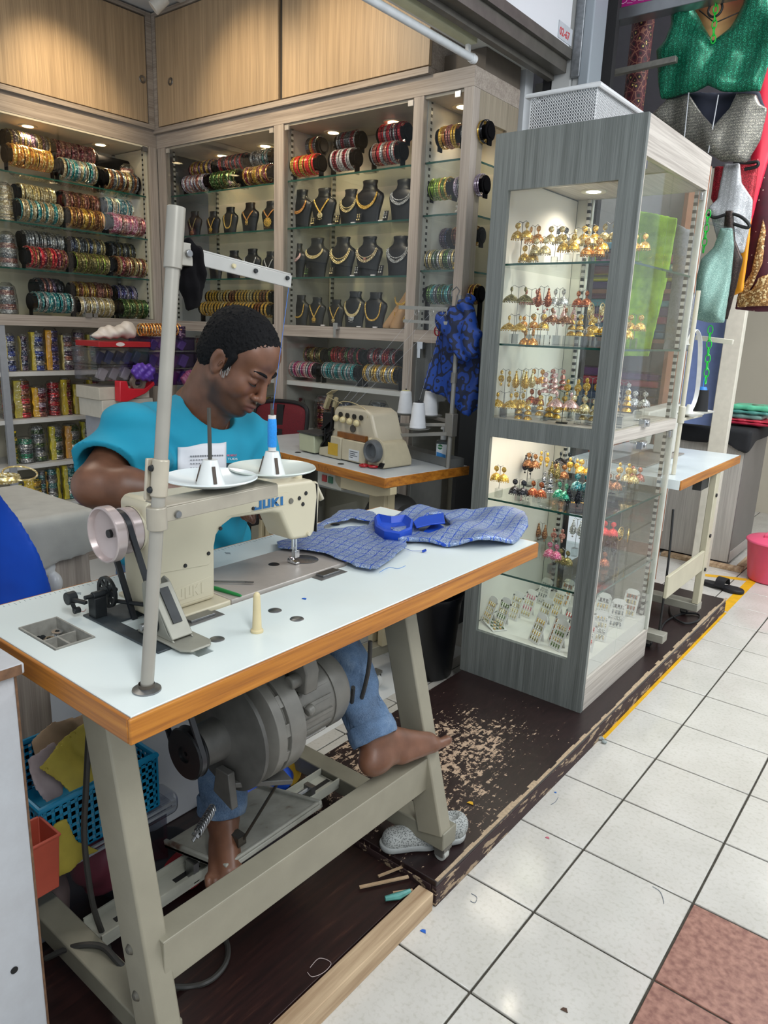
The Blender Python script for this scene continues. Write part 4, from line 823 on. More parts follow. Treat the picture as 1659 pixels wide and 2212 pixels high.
# black cloth strip on the arm
f = F((-.30, -.52, 1.33), (-.22, -.44, 1.53), .0022)
def cl(px, py): return at(px, py, 'x', -.262)
pts = [cl(405, 528), cl(418, 545), cl(420, 575), cl(408, 590), cl(410, 620), cl(412, 650), cl(405, 665)]
for i in range(len(pts)-1): f.cap(pts[i], pts[i+1], [.008, .011, .006, .009, .015, .009][i], [.011, .006, .009, .015, .009, .003][i], .004)
pts2 = [cl(420, 548), cl(428, 590), cl(420, 640), cl(410, 662)]
for i in range(3): f.cap(pts2[i]+(.006, 0, 0), pts2[i+1]+(.006, 0, 0), .006, .006, .006)
f.d += (.0022*np.sin(np.arange(f.n[1])*.75)[None, :, None]*np.sin(np.arange(f.n[2])*.10+np.arange(f.n[0])[:, None]*.5)[:, None, :]).astype(np.float32)
tag(f.mesh(smooth=1).obj('cloth_strip', M_VELVET, loc=tuple(cl(410, 530))), 'black cloth strip knotted over the top arm of the thread stand', 'cloth')
# ================================================================ near white box at the lower left corner
t = thing('white_cabinet', 'chipped white cabinet side at the lower left of the picture', 'cabinet', (-.8, -.95, 0))
n = N('scuffed_white_board'); g = n.noise(7, 7, None, .7); n.set(n.ramp(g, [(.3, '#BFC2C6'), (.62, '#B2B3B6'), (.70, '#8F8C88')]), .5, 0, g, .05)
B().box(-1.2, -.452, -1.35, -.70, .0505, .868).obj('body', n.m, t, bevel=.004); B().box(-1.21, -.442, -1.36, -.69, .869, .887).obj('top', n.m, t, bevel=.003)
b = B(); b.box(-.4418, -.4405, -1.36, -.695, .870, .886); b.box(-.4515, -.4505, -.7035, -.700, .0, .866); b.obj('edge', P('#6B4E38', .7, 0, .3, 80), t, label='brown chipped edges')
b = B(); b.cyl((-.4515, -.735, .845), (-.4498, -.735, .845), .006, n=12); b.cyl((-.4515, -.748, .345), (-.4498, -.748, .345), .006, n=12); b.obj('hole', M_BLACKP, t)
# ================================================================ low white cupboard behind the treadle (seat box)
t = thing('white_cupboard', 'low white cupboard on the floor behind the sewer legs', 'cupboard', (-1.1, .05, 0))
B().box(-1.28, -.902, -.26, .34, .05, .47).obj('body', P('#C4C6C8', .35, 0, .05, 5), t, bevel=.004); B().box(-1.27, -.895, -.255, .335, 0, .0495).obj('plinth', M_RAW, t, label='pale timber plinth')
# ================================================================ jewellery materials
def jewel(c0, c1, c2, rough=.28, metal=.85, sc=160, name='jewel_metal'):
    n = N(name); v = n.vor(sc, None, 'F1', 'Color'); sx = n.n('ShaderNodeSeparateXYZ'); n.l(v, sx.inputs[0])
    n.set(n.ramp(sx.outputs[0], [(.25, c0), (.45, c1), (.75, c1), (.8, c2)], 'CONSTANT'), rough, metal, sx.outputs[1], .25, .001); return n.m
JC = {'gold': ('#B58A2C', '#DFB248', '#FBE6A0'), 'palegold': ('#B59E62', '#D8C690', '#F8F0D0'), 'orange': ('#B86A1E', '#D99A4A', '#F6D79A'), 'maroon': ('#5E1020', '#8E2038', '#D8A0A0'),
      'red': ('#A51226', '#D92B3F', '#F08A70'), 'coral': ('#D52A2C', '#EE3B3A', '#FF6A5A'), 'olive': ('#5E5630', '#867A46', '#C9BC80'), 'purple': ('#3E2F4E', '#6A5270', '#B9A0B0'), 'teal': ('#1F6E74', '#3C9A9C', '#BFD9CF'),
      'silver': ('#8C8C8C', '#C2C2C2', '#FFFFFF'), 'brown': ('#6B3E28', '#95633F', '#D6A672'), 'rose': ('#8E4A48', '#BA7A6C', '#E9BFA8'), 'pink': ('#A8385E', '#CE6A8C', '#F3C0CC'), 'lilac': ('#8D7A90', '#B7A8B8', '#EEE6F0'),
      'navy': ('#1C2446', '#34406E', '#A8B0D0'), 'green': ('#22401F', '#466B34', '#A6BE7E'), 'lime': ('#6C8A1E', '#93B234', '#D8E08A'), 'cream': ('#A8946A', '#CDBE98', '#FBF3DA'), 'white': ('#B9B3B0', '#DDD8D6', '#FFFFFF'),
      'blue': ('#1A2F86', '#3350B0', '#A8BCE8'), 'black': ('#151517', '#2A2A2E', '#707078'), 'grey': ('#4A4E54', '#70757C', '#B8BEC4'), 'copper': ('#7A3218', '#A8542E', '#DA9464'), 'mint': ('#1E7A5A', '#3FA884', '#A8E0C8'), 'blush': ('#C79A94', '#E0B9B2', '#FBE6E0'), 'peri': ('#3B3576', '#5A55A0', '#B8B6DE')}
_J = {}
def J(c, sc=160):
    if (c, sc) not in _J: _J[(c, sc)] = jewel(*JC[c], metal=.35 if c in ('coral', 'red', 'pink', 'white', 'lilac', 'blue', 'teal', 'maroon') else .6, sc=sc, name=c+'_jewellery')
    return _J[(c, sc)]
# ================================================================ bangles
R0 = .05
def bangle_geo(kind):
    b = B(); n = 30
    if kind == 'thin': b.torus((0, 0, 0), R0-.0012, .0017, Z, n, 5)
    elif kind == 'twin': b.torus((0, 0, -.0017), R0-.0012, .0015, Z, n, 5); b.torus((0, 0, .0017), R0-.0012, .0015, Z, n, 5)
    else:
        w_ = {'wide': .0052, 'kada': .0085}[kind]; rg = []
        for i in range(n*2):
            t_ = 2*PI*i/(n*2); e = .0011*(i % 2)+(.0009 if i % 6 < 2 else 0); rg.append([(r*math.cos(t_), r*math.sin(t_), z) for r, z in ((R0-.003, -w_), (R0-.0002+e, -w_), (R0+.0006+e, -w_*.4), (R0+.0006+e, w_*.4), (R0-.0002+e, w_), (R0-.003, w_))])
        b.ring_loft(rg, False, True)
    return b
BW = {'thin': .0042, 'twin': .0072, 'wide': .0116, 'kada': .0235}
BG = {k: bangle_geo(k) for k in BW}; _BM = {}
def bangle_obj(kind, col):
    if (kind, col) not in _BM:
        g = BG[kind]; me = bpy.data.meshes.new('bangle'); me.from_pydata(g.v, [], g.f); me.materials.append(J(col)); me.polygons.foreach_set('use_smooth', [True]*len(me.polygons)); me.set_sharp_from_angle(angle=.8); _BM[(kind, col)] = me
    o = bpy.data.objects.new('bangle', _BM[(kind, col)]); COL.objects.link(o); return o
STUFF = {}; SB = B(); SMATS = []
def roll(p0, p1, r, cols, desc, where, stuff=False, kinds=('thin', 'thin', 'twin', 'wide'), base_z=None, bare=(0, 0), cap=True):
    """black velvet roll from p0 to p1 with bangles threaded on it"""
    p0, p1 = np.array(p0, float), np.array(p1, float); z = (p0[2]+p1[2])/2
    if base_z is not None: z = max(z, base_z+r+.006)
    p0[2] = p1[2] = z; d = p1-p0; L = np.linalg.norm(d); u = d/L; al_y = abs(u[1]) > abs(u[0])
    t = thing('bangle_stand', 'black velvet roll stand %s' % where, 'bangle stand', tuple((p0+p1)/2))
    B().cyl(p0-u*.012, p1+u*.012, r*.60, n=20).obj('velvet_roll', M_VELVET, t, bevel=.002)
    bz = base_z if base_z is not None else z-r-.01
    b = B()
    for q, s_ in ((p0, -1), (p1, 1)): c = q+u*s_*.0045; b.cyl(c-u*.003, c+u*.003, r*.84, n=20); b.obox((c[0], c[1], z), (c[0], c[1], bz+.001), .03 if al_y else .006, .006 if al_y else .03, up=Y)
    b.obj('end_stand', M_VELVET, t)
    s_ = bare[0]; rr = random.Random(int(p0[0]*991+p0[1]*313+z*77)); i = 0; items = []
    s0 = .010+bare[0]
    pat = []
    while s0 < L-.008-bare[1]:
        k = kinds[rr.randrange(len(kinds))]; w_ = BW[k]*1.12
        if s0+w_ > L-.004-bare[1]: break
        items.append((s0+w_/2, k, cols[(i//2) % len(cols)] if rr.random() < .75 else rr.choice(cols))); s0 += w_; i += 1
    lab = '%s bangle on the roll %s' % (desc, where)
    for (s1, k, c) in items:
        p = p0+u*s1; sc = r/R0*rr.uniform(.97, 1.03); e = Euler((PI/2+rr.uniform(-.05, .05), rr.uniform(0, 6), rr.uniform(-.05, .05)) if al_y else (rr.uniform(-.05, .05), PI/2+rr.uniform(-.05, .05), 0))
        p[2] -= 0
        if stuff:
            T = Matrix.Translation(p) @ e.to_matrix().to_4x4() @ Matrix.Diagonal((sc, sc, sc, 1)); g = BG[k]; SB.T = T
            if c not in SMATS: SMATS.append(c)
            SB.k = SMATS.index(c); SB._add(g.v, g.f)
        else:
            o = bangle_obj(k, c); o.location = p; o.rotation_euler = e; o.scale = (sc,)*3; o['label'] = lab; o['category'] = 'bangle'; o['group'] = 'bangles %s' % where
    return t
def zc(zx, zy, s, ox, oy): return ox+zx/s, oy+zy/s
# left cabinet rolls: (zoomed px) x0,y0,x1,y1,colours,desc,row
c1 = lambda x, y: zc(x, y, 4.608, 0, 270)
LV = ['top glass shelf', 'second glass shelf', 'third glass shelf', 'bottom board']
LR = [(0, 'b', 40, 140, 480, 225, ('olive', 'purple', 'grey')), (0, 'b', 500, 245, 910, 325, ('maroon', 'maroon', 'rose')), (0, 'f', 60, 285, 505, 375, ('orange', 'gold', 'orange')), (0, 'f', 570, 425, 955, 495, ('cream', 'teal', 'silver')), (0, 'f', 1020, 530, 1350, 590, ('palegold', 'brown', 'grey')),
      (1, 'b', 150, 675, 530, 740, ('palegold', 'cream')), (1, 'b', 590, 755, 975, 800, ('rose', 'brown')), (1, 'b', 1010, 810, 1380, 860, ('teal', 'teal', 'cream')), (1, 'f', 150, 845, 600, 890, ('teal', 'cream', 'cream')), (1, 'f', 640, 910, 1020, 960, ('orange', 'brown', 'gold')), (1, 'f', 1070, 975, 1410, 1010, ('pink', 'rose')),
      (2, 'b', 200, 1140, 610, 1190, ('silver', 'silver', 'grey')), (2, 'b', 640, 1195, 1010, 1240, ('palegold', 'navy', 'grey')), (2, 'b', 1060, 1250, 1400, 1285, ('grey', 'black', 'olive')), (2, 'f', 240, 1305, 660, 1350, ('red', 'maroon', 'brown')), (2, 'f', 700, 1355, 1060, 1400, ('olive', 'olive', 'lime')), (2, 'f', 1110, 1400, 1450, 1425, ('brown', 'palegold', 'maroon')),
      (3, 'b', 330, 1610, 600, 1640, ('purple', 'black', 'rose')), (3, 'b', 700, 1640, 1080, 1680, ('gold', 'brown', 'rose')), (3, 'b', 1120, 1680, 1460, 1705, ('peri', 'lilac', 'navy')), (3, 'f', 310, 1755, 710, 1780, ('teal', 'silver', 'teal')), (3, 'f', 740, 1800, 1110, 1830, ('cream', 'palegold', 'white')), (3, 'f', 1170, 1820, 1500, 1835, ('green', 'green', 'olive'))]
SZ_ = [SH[0], SH[1], SH[2], ZL]; cnt = {}
for lv, fb, x0_, y0_, x1_, y1_, cols in LR:
    k = cnt.get((lv, fb), 0); cnt[(lv, fb)] = k+1; pl_ = XL-.088 if fb == 'f' else XL-.20
    q0 = at(*c1(x0_, y0_), 'x', pl_); q1 = at(*c1(x1_, y1_), 'x', pl_)
    roll(q0, q1, .0525, cols, cols[0], '%s in the %s row, %s, left wall cabinet' % (ORD[k], 'front' if fb == 'f' else 'rear', LV[lv]), True, base_z=SZ_[lv] if fb == 'f' else None)
q0 = at(*c1(930, 340), 'x', XL-.2); q1 = at(*c1(1310, 415), 'x', XL-.2); q1[2] = q0[2]
t = thing('bangle_stand', 'empty black velvet roll stand on the top shelf of the left wall cabinet', 'bangle stand', tuple(q0)); b = B(); b.cyl(q0, q1, .030, n=20); b.cyl(q0, q0+(0, .008, 0), .044, n=20); b.cyl(q1, q1-(0, .008, 0), .044, n=20); b.obj('velvet_roll', M_VELVET, t, bevel=.003)
b = B(); b.box(q0[0]-.02, q0[0]+.02, q0[1], q0[1]+.01, SH[0]+.001, q0[2]); b.box(q0[0]-.02, q0[0]+.02, q1[1]-.01, q1[1], SH[0]+.001, q0[2]); b.obj('end_stand', M_VELVET, t)
# back cabinet, left bay
c2 = lambda x, y: zc(x, y, 5.03, 370, 280); c3 = lambda x, y: zc(x, y, 4.253, 600, 200); c4 = lambda x, y: zc(x, y, 2.765, 550, 0); c7 = lambda x, y: zc(x, y, 3.687, 600, 720)
YF, YR = YB+.085, YB+.20
def brolls(lst, cf, where, r, base, kinds=('thin', 'thin', 'twin', 'wide'), stuff=False, **kw):
    cn = {}
    for fb, x0_, y0_, x1_, y1_, cols, desc in lst:
        k = cn.get(fb, 0); cn[fb] = k+1; pl_ = YF if fb == 'f' else YR
        q0 = at(*cf(x0_, y0_), 'y', pl_); q1 = at(*cf(x1_, y1_), 'y', pl_)
        roll(q0, q1, r, cols, desc, '%s in %s row, %s' % (ORD[k], 'front' if fb == 'f' else 'rear', where), stuff if stuff in (True, False) else fb == 'b', kinds, base if fb == 'f' else None, **kw)
brolls([('b', 250, 440, 500, 415, ('rose', 'gold', 'purple'), 'rose and gold'), ('b', 550, 385, 850, 350, ('purple', 'red', 'black'), 'purple and dark red'), ('b', 900, 330, 1125, 295, ('silver', 'grey', 'teal'), 'silver grey'),
        ('f', 165, 595, 425, 570, ('lilac', 'silver', 'rose'), 'silver and lilac'), ('f', 470, 560, 770, 520, ('green', 'green', 'olive'), 'green'), ('f', 820, 515, 1125, 470, ('brown', 'maroon', 'gold'), 'brown')], c2, 'top shelf, corner bay', .044, 2.108, stuff=True)
brolls([('b', 420, 1822, 1120, 1822, ('gold', 'gold', 'palegold', 'gold', 'brown'), 'wide gold'), ('f', 350, 1955, 1120, 1950, ('gold', 'gold', 'gold', 'palegold', 'brown'), 'wide gold')], c2, 'bottom board, corner bay', .040, ZL, ('kada',))
brolls([('b', 210, 525, 410, 492, ('red', 'grey', 'gold'), 'red and grey'), ('b', 575, 470, 770, 435, ('silver', 'grey', 'maroon'), 'silver grey'), ('b', 960, 400, 1190, 365, ('red', 'maroon', 'silver'), 'dark red and silver'),
        ('f', 160, 690, 395, 650, ('gold', 'coral', 'coral'), 'coral red or gold'), ('f', 520, 632, 725, 605, ('white', 'maroon', 'white'), 'white and maroon'), ('f', 895, 582, 1145, 535, ('silver', 'rose', 'red'), 'silver and rose red')], c3, 'top shelf, necklace bay', .047, 2.108, ('twin', 'twin', 'wide'), bare=(0, 0))
brolls([('f', 1115, 830, 1240, 805, ('gold', 'orange', 'rose'), 'orange gold'), ('f', 1255, 800, 1400, 790, ('silver', 'gold', 'black'), 'silver and gold')], c4, 'top shelf, end bay', .045, None, ('twin', 'twin', 'wide'))
brolls([('f', 1062, 1135, 1190, 1122, ('lime', 'lime', 'gold'), 'lime green'), ('f', 1205, 1118, 1375, 1108, ('lilac', 'silver', 'lilac'), 'lilac silver')], c4, 'second shelf, end bay', .044, None, ('twin', 'twin', 'wide'))
brolls([('b', 1065, 1430, 1180, 1420, ('purple', 'navy', 'grey'), 'purple'), ('b', 1190, 1418, 1350, 1405, ('brown', 'rose', 'gold'), 'brown gold'), ('f', 1035, 1560, 1240, 1540, ('silver', 'palegold', 'green'), 'pale green and silver')], c4, 'third shelf, end bay', .042, None, ('twin', 'twin', 'wide'))
brolls([('f', 1040, 1762, 1230, 1755, ('green', 'teal', 'grey'), 'dark green'), ('f', 1245, 1760, 1345, 1755, ('brown', 'grey', 'gold'), 'dull brown')], c4, 'bottom board, end bay', .042, ZL, ('twin', 'twin', 'wide'))
brolls([('b', 130, 162, 385, 178, ('olive', 'gold', 'rose'), 'old gold'), ('b', 430, 175, 690, 182, ('green', 'red', 'maroon'), 'dark green or red'), ('b', 740, 185, 975, 195, ('maroon', 'silver', 'red'), 'maroon'),
        ('f', 80, 282, 320, 292, ('pink', 'blush', 'silver'), 'pink'), ('f', 375, 295, 650, 312, ('teal', 'silver', 'teal'), 'teal'), ('f', 705, 318, 975, 330, ('gold', 'silver', 'palegold'), 'gold and silver')], c7, 'shelf under the necklaces', .042, 1.12, ('twin', 'twin', 'wide'), stuff='rear')
SB.T = None
tag(SB.obj('bangles', [J(c) for c in SMATS]), 'all the many coloured bangles on the rolls of the left wall cabinet and corner bay', 'bangles', kind='stuff')
# ================================================================ necklaces on busts
def bust_geo(lean=.10):
    b = B(); rg = []; pr = [(0, .050, .018), (.02, .050, .020), (.06, .055, .023), (.095, .064, .026), (.118, .068, .027), (.134, .064, .025), (.148, .045, .022), (.158, .034, .020), (.175, .030, .020), (.192, .034, .021), (.195, .032, .019)]
    for z, w_, dd in pr:
        r_ = []
        for i in range(28):
            a = 2*PI*i/28; c, s_ = math.cos(a), math.sin(a); r_.append((w_*np.sign(c)*abs(c)**.8, -(lean*(.195-z))*.5-.01+dd*(s_ if s_ > 0 else s_*1.0), z))
        rg.append(r_)
    b.ring_loft(rg); return b
M_LEATH = P('#101015', .38, 0, .15, 40, .1, 400, name='black_leatherette')
_bm = None
def bust_front(x, z):
    """y of the front of the bust at (x,z)"""
    pr = [(0, .050, .018), (.02, .050, .020), (.06, .055, .023), (.095, .064, .026), (.118, .068, .027), (.134, .064, .025), (.148, .045, .022), (.158, .034, .020), (.2, .034, .021)]
    w_ = np.interp(z, [p[0] for p in pr], [p[1] for p in pr]); d = np.interp(z, [p[0] for p in pr], [p[2] for p in pr]); q = min(abs(x)/w_, .98)
    return -(.10*(.195-z))*.5-.01-d*math.sqrt(1-q*q)
def necklace(t_name, style, drop, wid, col, col2, pend=None):
    """mesh pair in bust coordinates"""
    b = B(); n = 34 if style != 'long' else 44; z0 = .138 if style != 'choker' else .142; z1 = z0-drop; pts = []
    for i in range(n+1):
        q = i/n*2-1; 
        if style in ('v', 'long'): x = wid*q if style == 'v' else wid*math.sin(q*PI/2)**1; z = z1+(z0-z1)*(abs(q)**(1.05 if style == 'v' else 2.2))
        else: x = wid*math.sin(q*PI/2); z = z1+(z0-z1)*(1-math.cos(q*PI/2))**1.0
        pts.append((x, bust_front(x, z)-.0025, z))
    for i, p in enumerate(pts):
        q = abs(i/n*2-1); sz = .0030; p = (p[0], p[1]-.0015, p[2])
        b.sph(p, sz, 6, 4)
        if style == 'fringe': L = .011*(1-.5*q); b.obox(p, (p[0]*1.06, p[1]-.002, p[2]-L), .0042, .0025, up=Y); b.sph((p[0]*1.06, p[1]-.002, p[2]-L), (.0026, .002, .0036), 6, 4)
        if style == 'drops' and i % 2 == 0: L = .015*(1.3-.8*q); b.torus((p[0]*1.05, p[1]-.003, p[2]-L), .0046, .0020, Y, 10, 4); b.sph((p[0]*1.05, p[1]-.003, p[2]-L), .002, 6, 4); b.sph((p[0]*1.03, p[1]-.002, p[2]-L*.5), .0018, 5, 4)
        if style in ('v', 'long'): b.sph((p[0], p[1]-.001, p[2]-.004), (.0042, .003, .0046), 6, 4); 
        if style == 'band': b.sph((p[0]*1.02, p[1], p[2]-.005), (.0045, .003, .005), 6, 4); b.sph((p[0]*1.04, p[1]-.001, p[2]-.011), (.004, .003, .0045), 6, 4)
    pb = None
    if pend:
        pb = B(); c = (0, bust_front(0, z1-.012)-.005, z1-.014*pend); R_ = .012*pend
        pb.lathe([(.0001, .004), (R_*.45, .0035), (R_*.5, .002), (R_*.8, .002), (R_, .0005), (R_, 0)], c, (0, -1, 0), 20)
        for k in range(12): a = 2*PI*k/12; pb.sph((c[0]+R_*1.05*math.cos(a), c[1]-.001, c[2]+R_*1.05*math.sin(a)), .0018, 6, 4)
        for k in range(5): x = (k-2)*R_*.4; pb.sph((c[0]+x, c[1]-.001, c[2]-R_-.004-(2-abs(k-2))*.002), .002, 6, 4)
    return b, pb
BUSTS = []; BM_ = {}
def place_bust(px, pyb, z, ysh, wpx, style, drop, wid, col, col2, pend, blab, nlab, rot=0):
    global _bm
    p = at(px, pyb, 'y', ysh); p[2] = z+.001; dd = prj(p)[2]; s_ = wpx*dd/FPX/.132
    if _bm is None:
        g = bust_geo(); _bm = bpy.data.meshes.new('necklace_bust'); _bm.from_pydata(g.v, [], g.f); _bm.materials.append(M_LEATH); _bm.polygons.foreach_set('use_smooth', [True]*len(_bm.polygons)); _bm.set_sharp_from_angle(angle=.9)
    o = bpy.data.objects.new('necklace_bust', _bm); COL.objects.link(o); o.location = p; o.scale = (s_*1.27, s_, s_); o.rotation_euler = (0, 0, rot); tag(o, blab, 'display bust', 'black display busts')
    key = (style, drop, wid, pend); 
    if key not in BM_: BM_[key] = necklace('n', *key[:3], None, None, pend)
    a, c = BM_[key]; t = thing('necklace', nlab, 'necklace', tuple(p)); t.scale = (s_*1.27, s_, s_); t.rotation_euler = (0, 0, rot); OFF[t.name] = (0, 0, 0)
    a.obj('chain', J(col, 500), t, ang=60)
    if c: c.obj('pendant', J(col2, 400), t, ang=60)
NB = ', right necklace bay'; 
rowsB = [
 (1.885, YB+.13, [(230, 1200, 54, 'fringe', .052, .042, 'orange', 0, None, 'orange gold fringed necklace'), (440, 1190, 54, 'v', .062, .040, 'gold', 'palegold', 1.15, 'gold V shaped necklace with a round beaded pendant'), (680, 1180, 50, 'drops', .045, .041, 'palegold', 0, None, 'pale gold necklace with a double row of drops'), (855, 1150, 60, 'fringe', .060, .046, 'gold', 0, None, 'large bright gold fringed necklace'), (1165, 1130, 58, 'drops', .040, .044, 'silver', 0, None, 'silver necklace with big stone drops')], 'second shelf'),
 (1.645, YB+.13, [(185, 1660, 48, 'band', .036, .040, 'blush', 0, None, 'slim rose and white stone choker'), (375, 1660, 55, 'fringe', .034, .044, 'palegold', 0, None, 'pale gold choker with pink stones'), (610, 1660, 56, 'drops', .050, .046, 'palegold', 0, None, 'pale gold loop drop necklace'), (850, 1650, 56, 'drops', .046, .047, 'cream', 'rose', .5, 'wide cream stone necklace with a dark drop'), (1130, 1640, 56, 'drops', .050, .046, 'silver', 0, None, 'white stone loop necklace')], 'third shelf'),
 (ZL, YB+.13, [(220, 2140, 42, 'long', .085, .042, 'gold', 0, None, 'broad flat gold necklace'), (370, 2140, 40, 'v', .078, .038, 'gold', 'gold', 1.2, 'gold necklace with a heart shaped pendant'), (545, 2140, 38, 'v', .080, .034, 'gold', 'palegold', 1.0, 'gold link necklace with a filigree pendant'), (720, 2140, 50, 'band', .070, .044, 'palegold', 'silver', 1.3, 'heavy gold collar with a pearl centre and white pendant'), (905, 2140, 50, 'long', .095, .044, 'gold', 'red', None, 'long gold rope necklace with two red rosettes')], 'bottom board')]
for z, ysh, L, nm in rowsB:
    for i, (zx, zy, wpx, st, dr, wd, cl_, cl2, pe, d) in enumerate(L):
        px, py = c3(zx, zy); place_bust(px, py, z, ysh, wpx, st, dr, wd, cl_, cl2 or cl_, pe, 'black bust, %s from the left, %s%s' % (ORD[i], nm, NB), '%s on a bust%s' % (d, NB))
NB = ', corner necklace bay'
rowsC = [(1.885, [(275, 1140, 36, 'v', .085, .034, 'olive', 'brown', 1.5, 'old gold necklace with a big round pendant'), (475, 1130, 34, 'v', .070, .032, 'gold', 'gold', 1.3, 'gold chain with a flower disc pendant'), (660, 1120, 38, 'long', .090, .034, 'gold', 0, None, 'many stranded gold necklace'), (875, 1100, 42, 'v', .055, .038, 'orange', 'gold', .9, 'glossy orange gold necklace with a fan pendant'), (1100, 1080, 42, 'v', .045, .036, 'orange', 'gold', 2.4, 'gold necklace with a very large sun pendant')], 'second shelf'),
         (1.645, [(320, 1650, 34, 'band', .035, .034, 'grey', 0, None, 'dark stone choker'), (505, 1640, 36, 'drops', .035, .036, 'silver', 0, None, 'small silver drop choker'), (700, 1630, 40, 'fringe', .050, .038, 'orange', 0, None, 'orange gold temple necklace'), (900, 1610, 42, 'fringe', .055, .042, 'silver', 0, None, 'silver fringed crescent necklace'), (1095, 1580, 38, 'v', .070, .034, 'silver', 'silver', .6, 'silver V shaped necklace')], 'third shelf')]
for z, L, nm in rowsC:
    for i, (zx, zy, wpx, st, dr, wd, cl_, cl2, pe, d) in enumerate(L):
        px, py = c2(zx, zy); place_bust(px, py, z, YB+.13, wpx, st, dr, wd, cl_, cl2 or cl_, pe, 'black bust, %s from the left, %s%s' % (ORD[i], nm, NB), '%s on a bust%s' % (d, NB))
# beige hand-shaped necklace display, lower right of the bay
p = at(*c3(1080, 2130), 'y', YB+.12); f = F((p[0]-.12, YB+.05, ZL), (p[0]+.12, YB+.22, ZL+.21), .004)
f.cap((p[0]-.05, YB+.12, ZL+.01), (p[0]+.06, YB+.15, ZL+.15), .022, .030, .02); f.cap((p[0]+.02, YB+.11, ZL+.01), (p[0]+.05, YB+.11, ZL+.07), .035, .03, .02); f.cap((p[0]+.06, YB+.15, ZL+.15), (p[0]+.085, YB+.14, ZL+.17), .03, .024, .01)
t = thing('display_form', 'beige arm shaped display form draped with gold chains in the right necklace bay', 'display form', (p[0], YB+.12, ZL)); f.mesh(smooth=2).obj('form', P('#B08A62', .5), t)
for k in range(2):
    t = thing('necklace', ['gold fringe chain hanging over the top of the beige form', 'gold chain curled around the base of the beige form'][k], 'necklace', (p[0]+.05, YB+.08, ZL+.1-.06*k)); b = B()
    for i in range(26):
        a = PI*i/25; q = (p[0]+.045+.035*math.cos(a), YB+.098-.006*math.sin(a), ZL+(.145 if k == 0 else .075)-.03*math.sin(a)); b.sph(q, .003, 6, 4); b.sph((q[0], q[1]-.001, q[2]-.006), (.002, .002, .005), 6, 4)
    b.obj('chain', J('gold', 500), t)
# earring cards standing between the busts
k_ = 0
for (cf, zx, zy, z, col) in [(c3, 118, 1180, 1.885, 'orange'), (c3, 320, 1180, 1.885, 'palegold'), (c3, 545, 1180, 1.885, 'palegold'), (c3, 740, 1150, 1.885, 'palegold'), (c3, 985, 1130, 1.885, 'silver'), (c3, 95, 1660, 1.645, 'palegold'), (c3, 262, 1660, 1.645, 'green'), (c3, 490, 1660, 1.645, 'cream'), (c3, 720, 1650, 1.645, 'silver'), (c3, 940, 1650, 1.645, 'silver')]:
    p = at(*cf(zx, zy), 'y', YB+.07); p[2] = z+.001; s_ = 'upper' if z > 1.8 else 'lower'
    t = thing('earring_card', '%s earrings on black card, %s from the left, %s necklace shelf' % (col, ORD[k_ % 5], s_), 'earring card', tuple(p), group='earring cards between the busts'); k_ += 1
    B().obox(p, p+(0, .012, .05), .026, .002, up=Y).obj('card', M_LEATH, t)
    for sx_ in (-.006, .006):
        b = B(); b.sph(p+(sx_, .002, .042), .003, 8, 5); b.sph(p+(sx_, .0, .032), (.003, .002, .006), 8, 5); b.lathe([(.0055, 0), (.004, .006), (.0005, .008)], p+(sx_, -.002, .016), Z, 10); b.obj('earring', J(col, 500), t)
# price tags on the shelf edges
for i, (zx, zy, z) in enumerate([(480, 1212, 1.885), (692, 1192, 1.885), (945, 1155, 1.885), (685, 1665, 1.645), (875, 1660, 1.645), (415, 2120, ZL), (745, 2105, ZL), (895, 2120, ZL)]):
    p = at(*c3(zx, zy), 'y', YB+.05); p[2] = z+.0015
    tag(B().box(p[0]-.012, p[0]+.012, p[1]-.004, p[1]+.004, p[2], p[2]+.006).obj('price_tag', P('#DCD6D8', .5), loc=tuple(p)), 'tiny white price tag, %s from the left, %s, right necklace bay' % (ORD[[0, 1, 2, 0, 1, 0, 1, 2][i]], {1.885: 'second shelf', 1.645: 'third shelf', ZL: 'bottom board'}[z]), 'price tag', 'price tags under the necklaces')
# figurines in end bay
for (px, py, zs, col, lb) in ((995, 462, 1.895, '#D8D4CC', 'small white animal figurine in the narrow end bay'), (990, 582, 1.665, '#C7A52C', 'small yellow animal figurine in the narrow end bay')):
    p = at(px, py, 'y', YB+.06); p[2] = zs+.002; f = F(p-(.04, .04, .0), p+(.04, .04, .08), .0022); f.ell(p+(0, 0, .020), (.018, .014, .020), .004); f.ell(p+(0, -.003, .046), (.016, .014, .015), .004)
    for s_ in (-1, 1): f.ell(p+(s_*.013, 0, .058), (.007, .004, .008), .003); f.ell(p+(s_*.015, -.008, .006), (.008, .010, .007), .003); f.ell(p+(s_*.016, -.008, .026), (.005, .008, .005), .003)
    f.ell(p+(0, -.016, .042), (.006, .005, .005), .003); tag(f.mesh(smooth=1).obj('figurine', P(col, .3), loc=tuple(p)), lb, 'figurine')
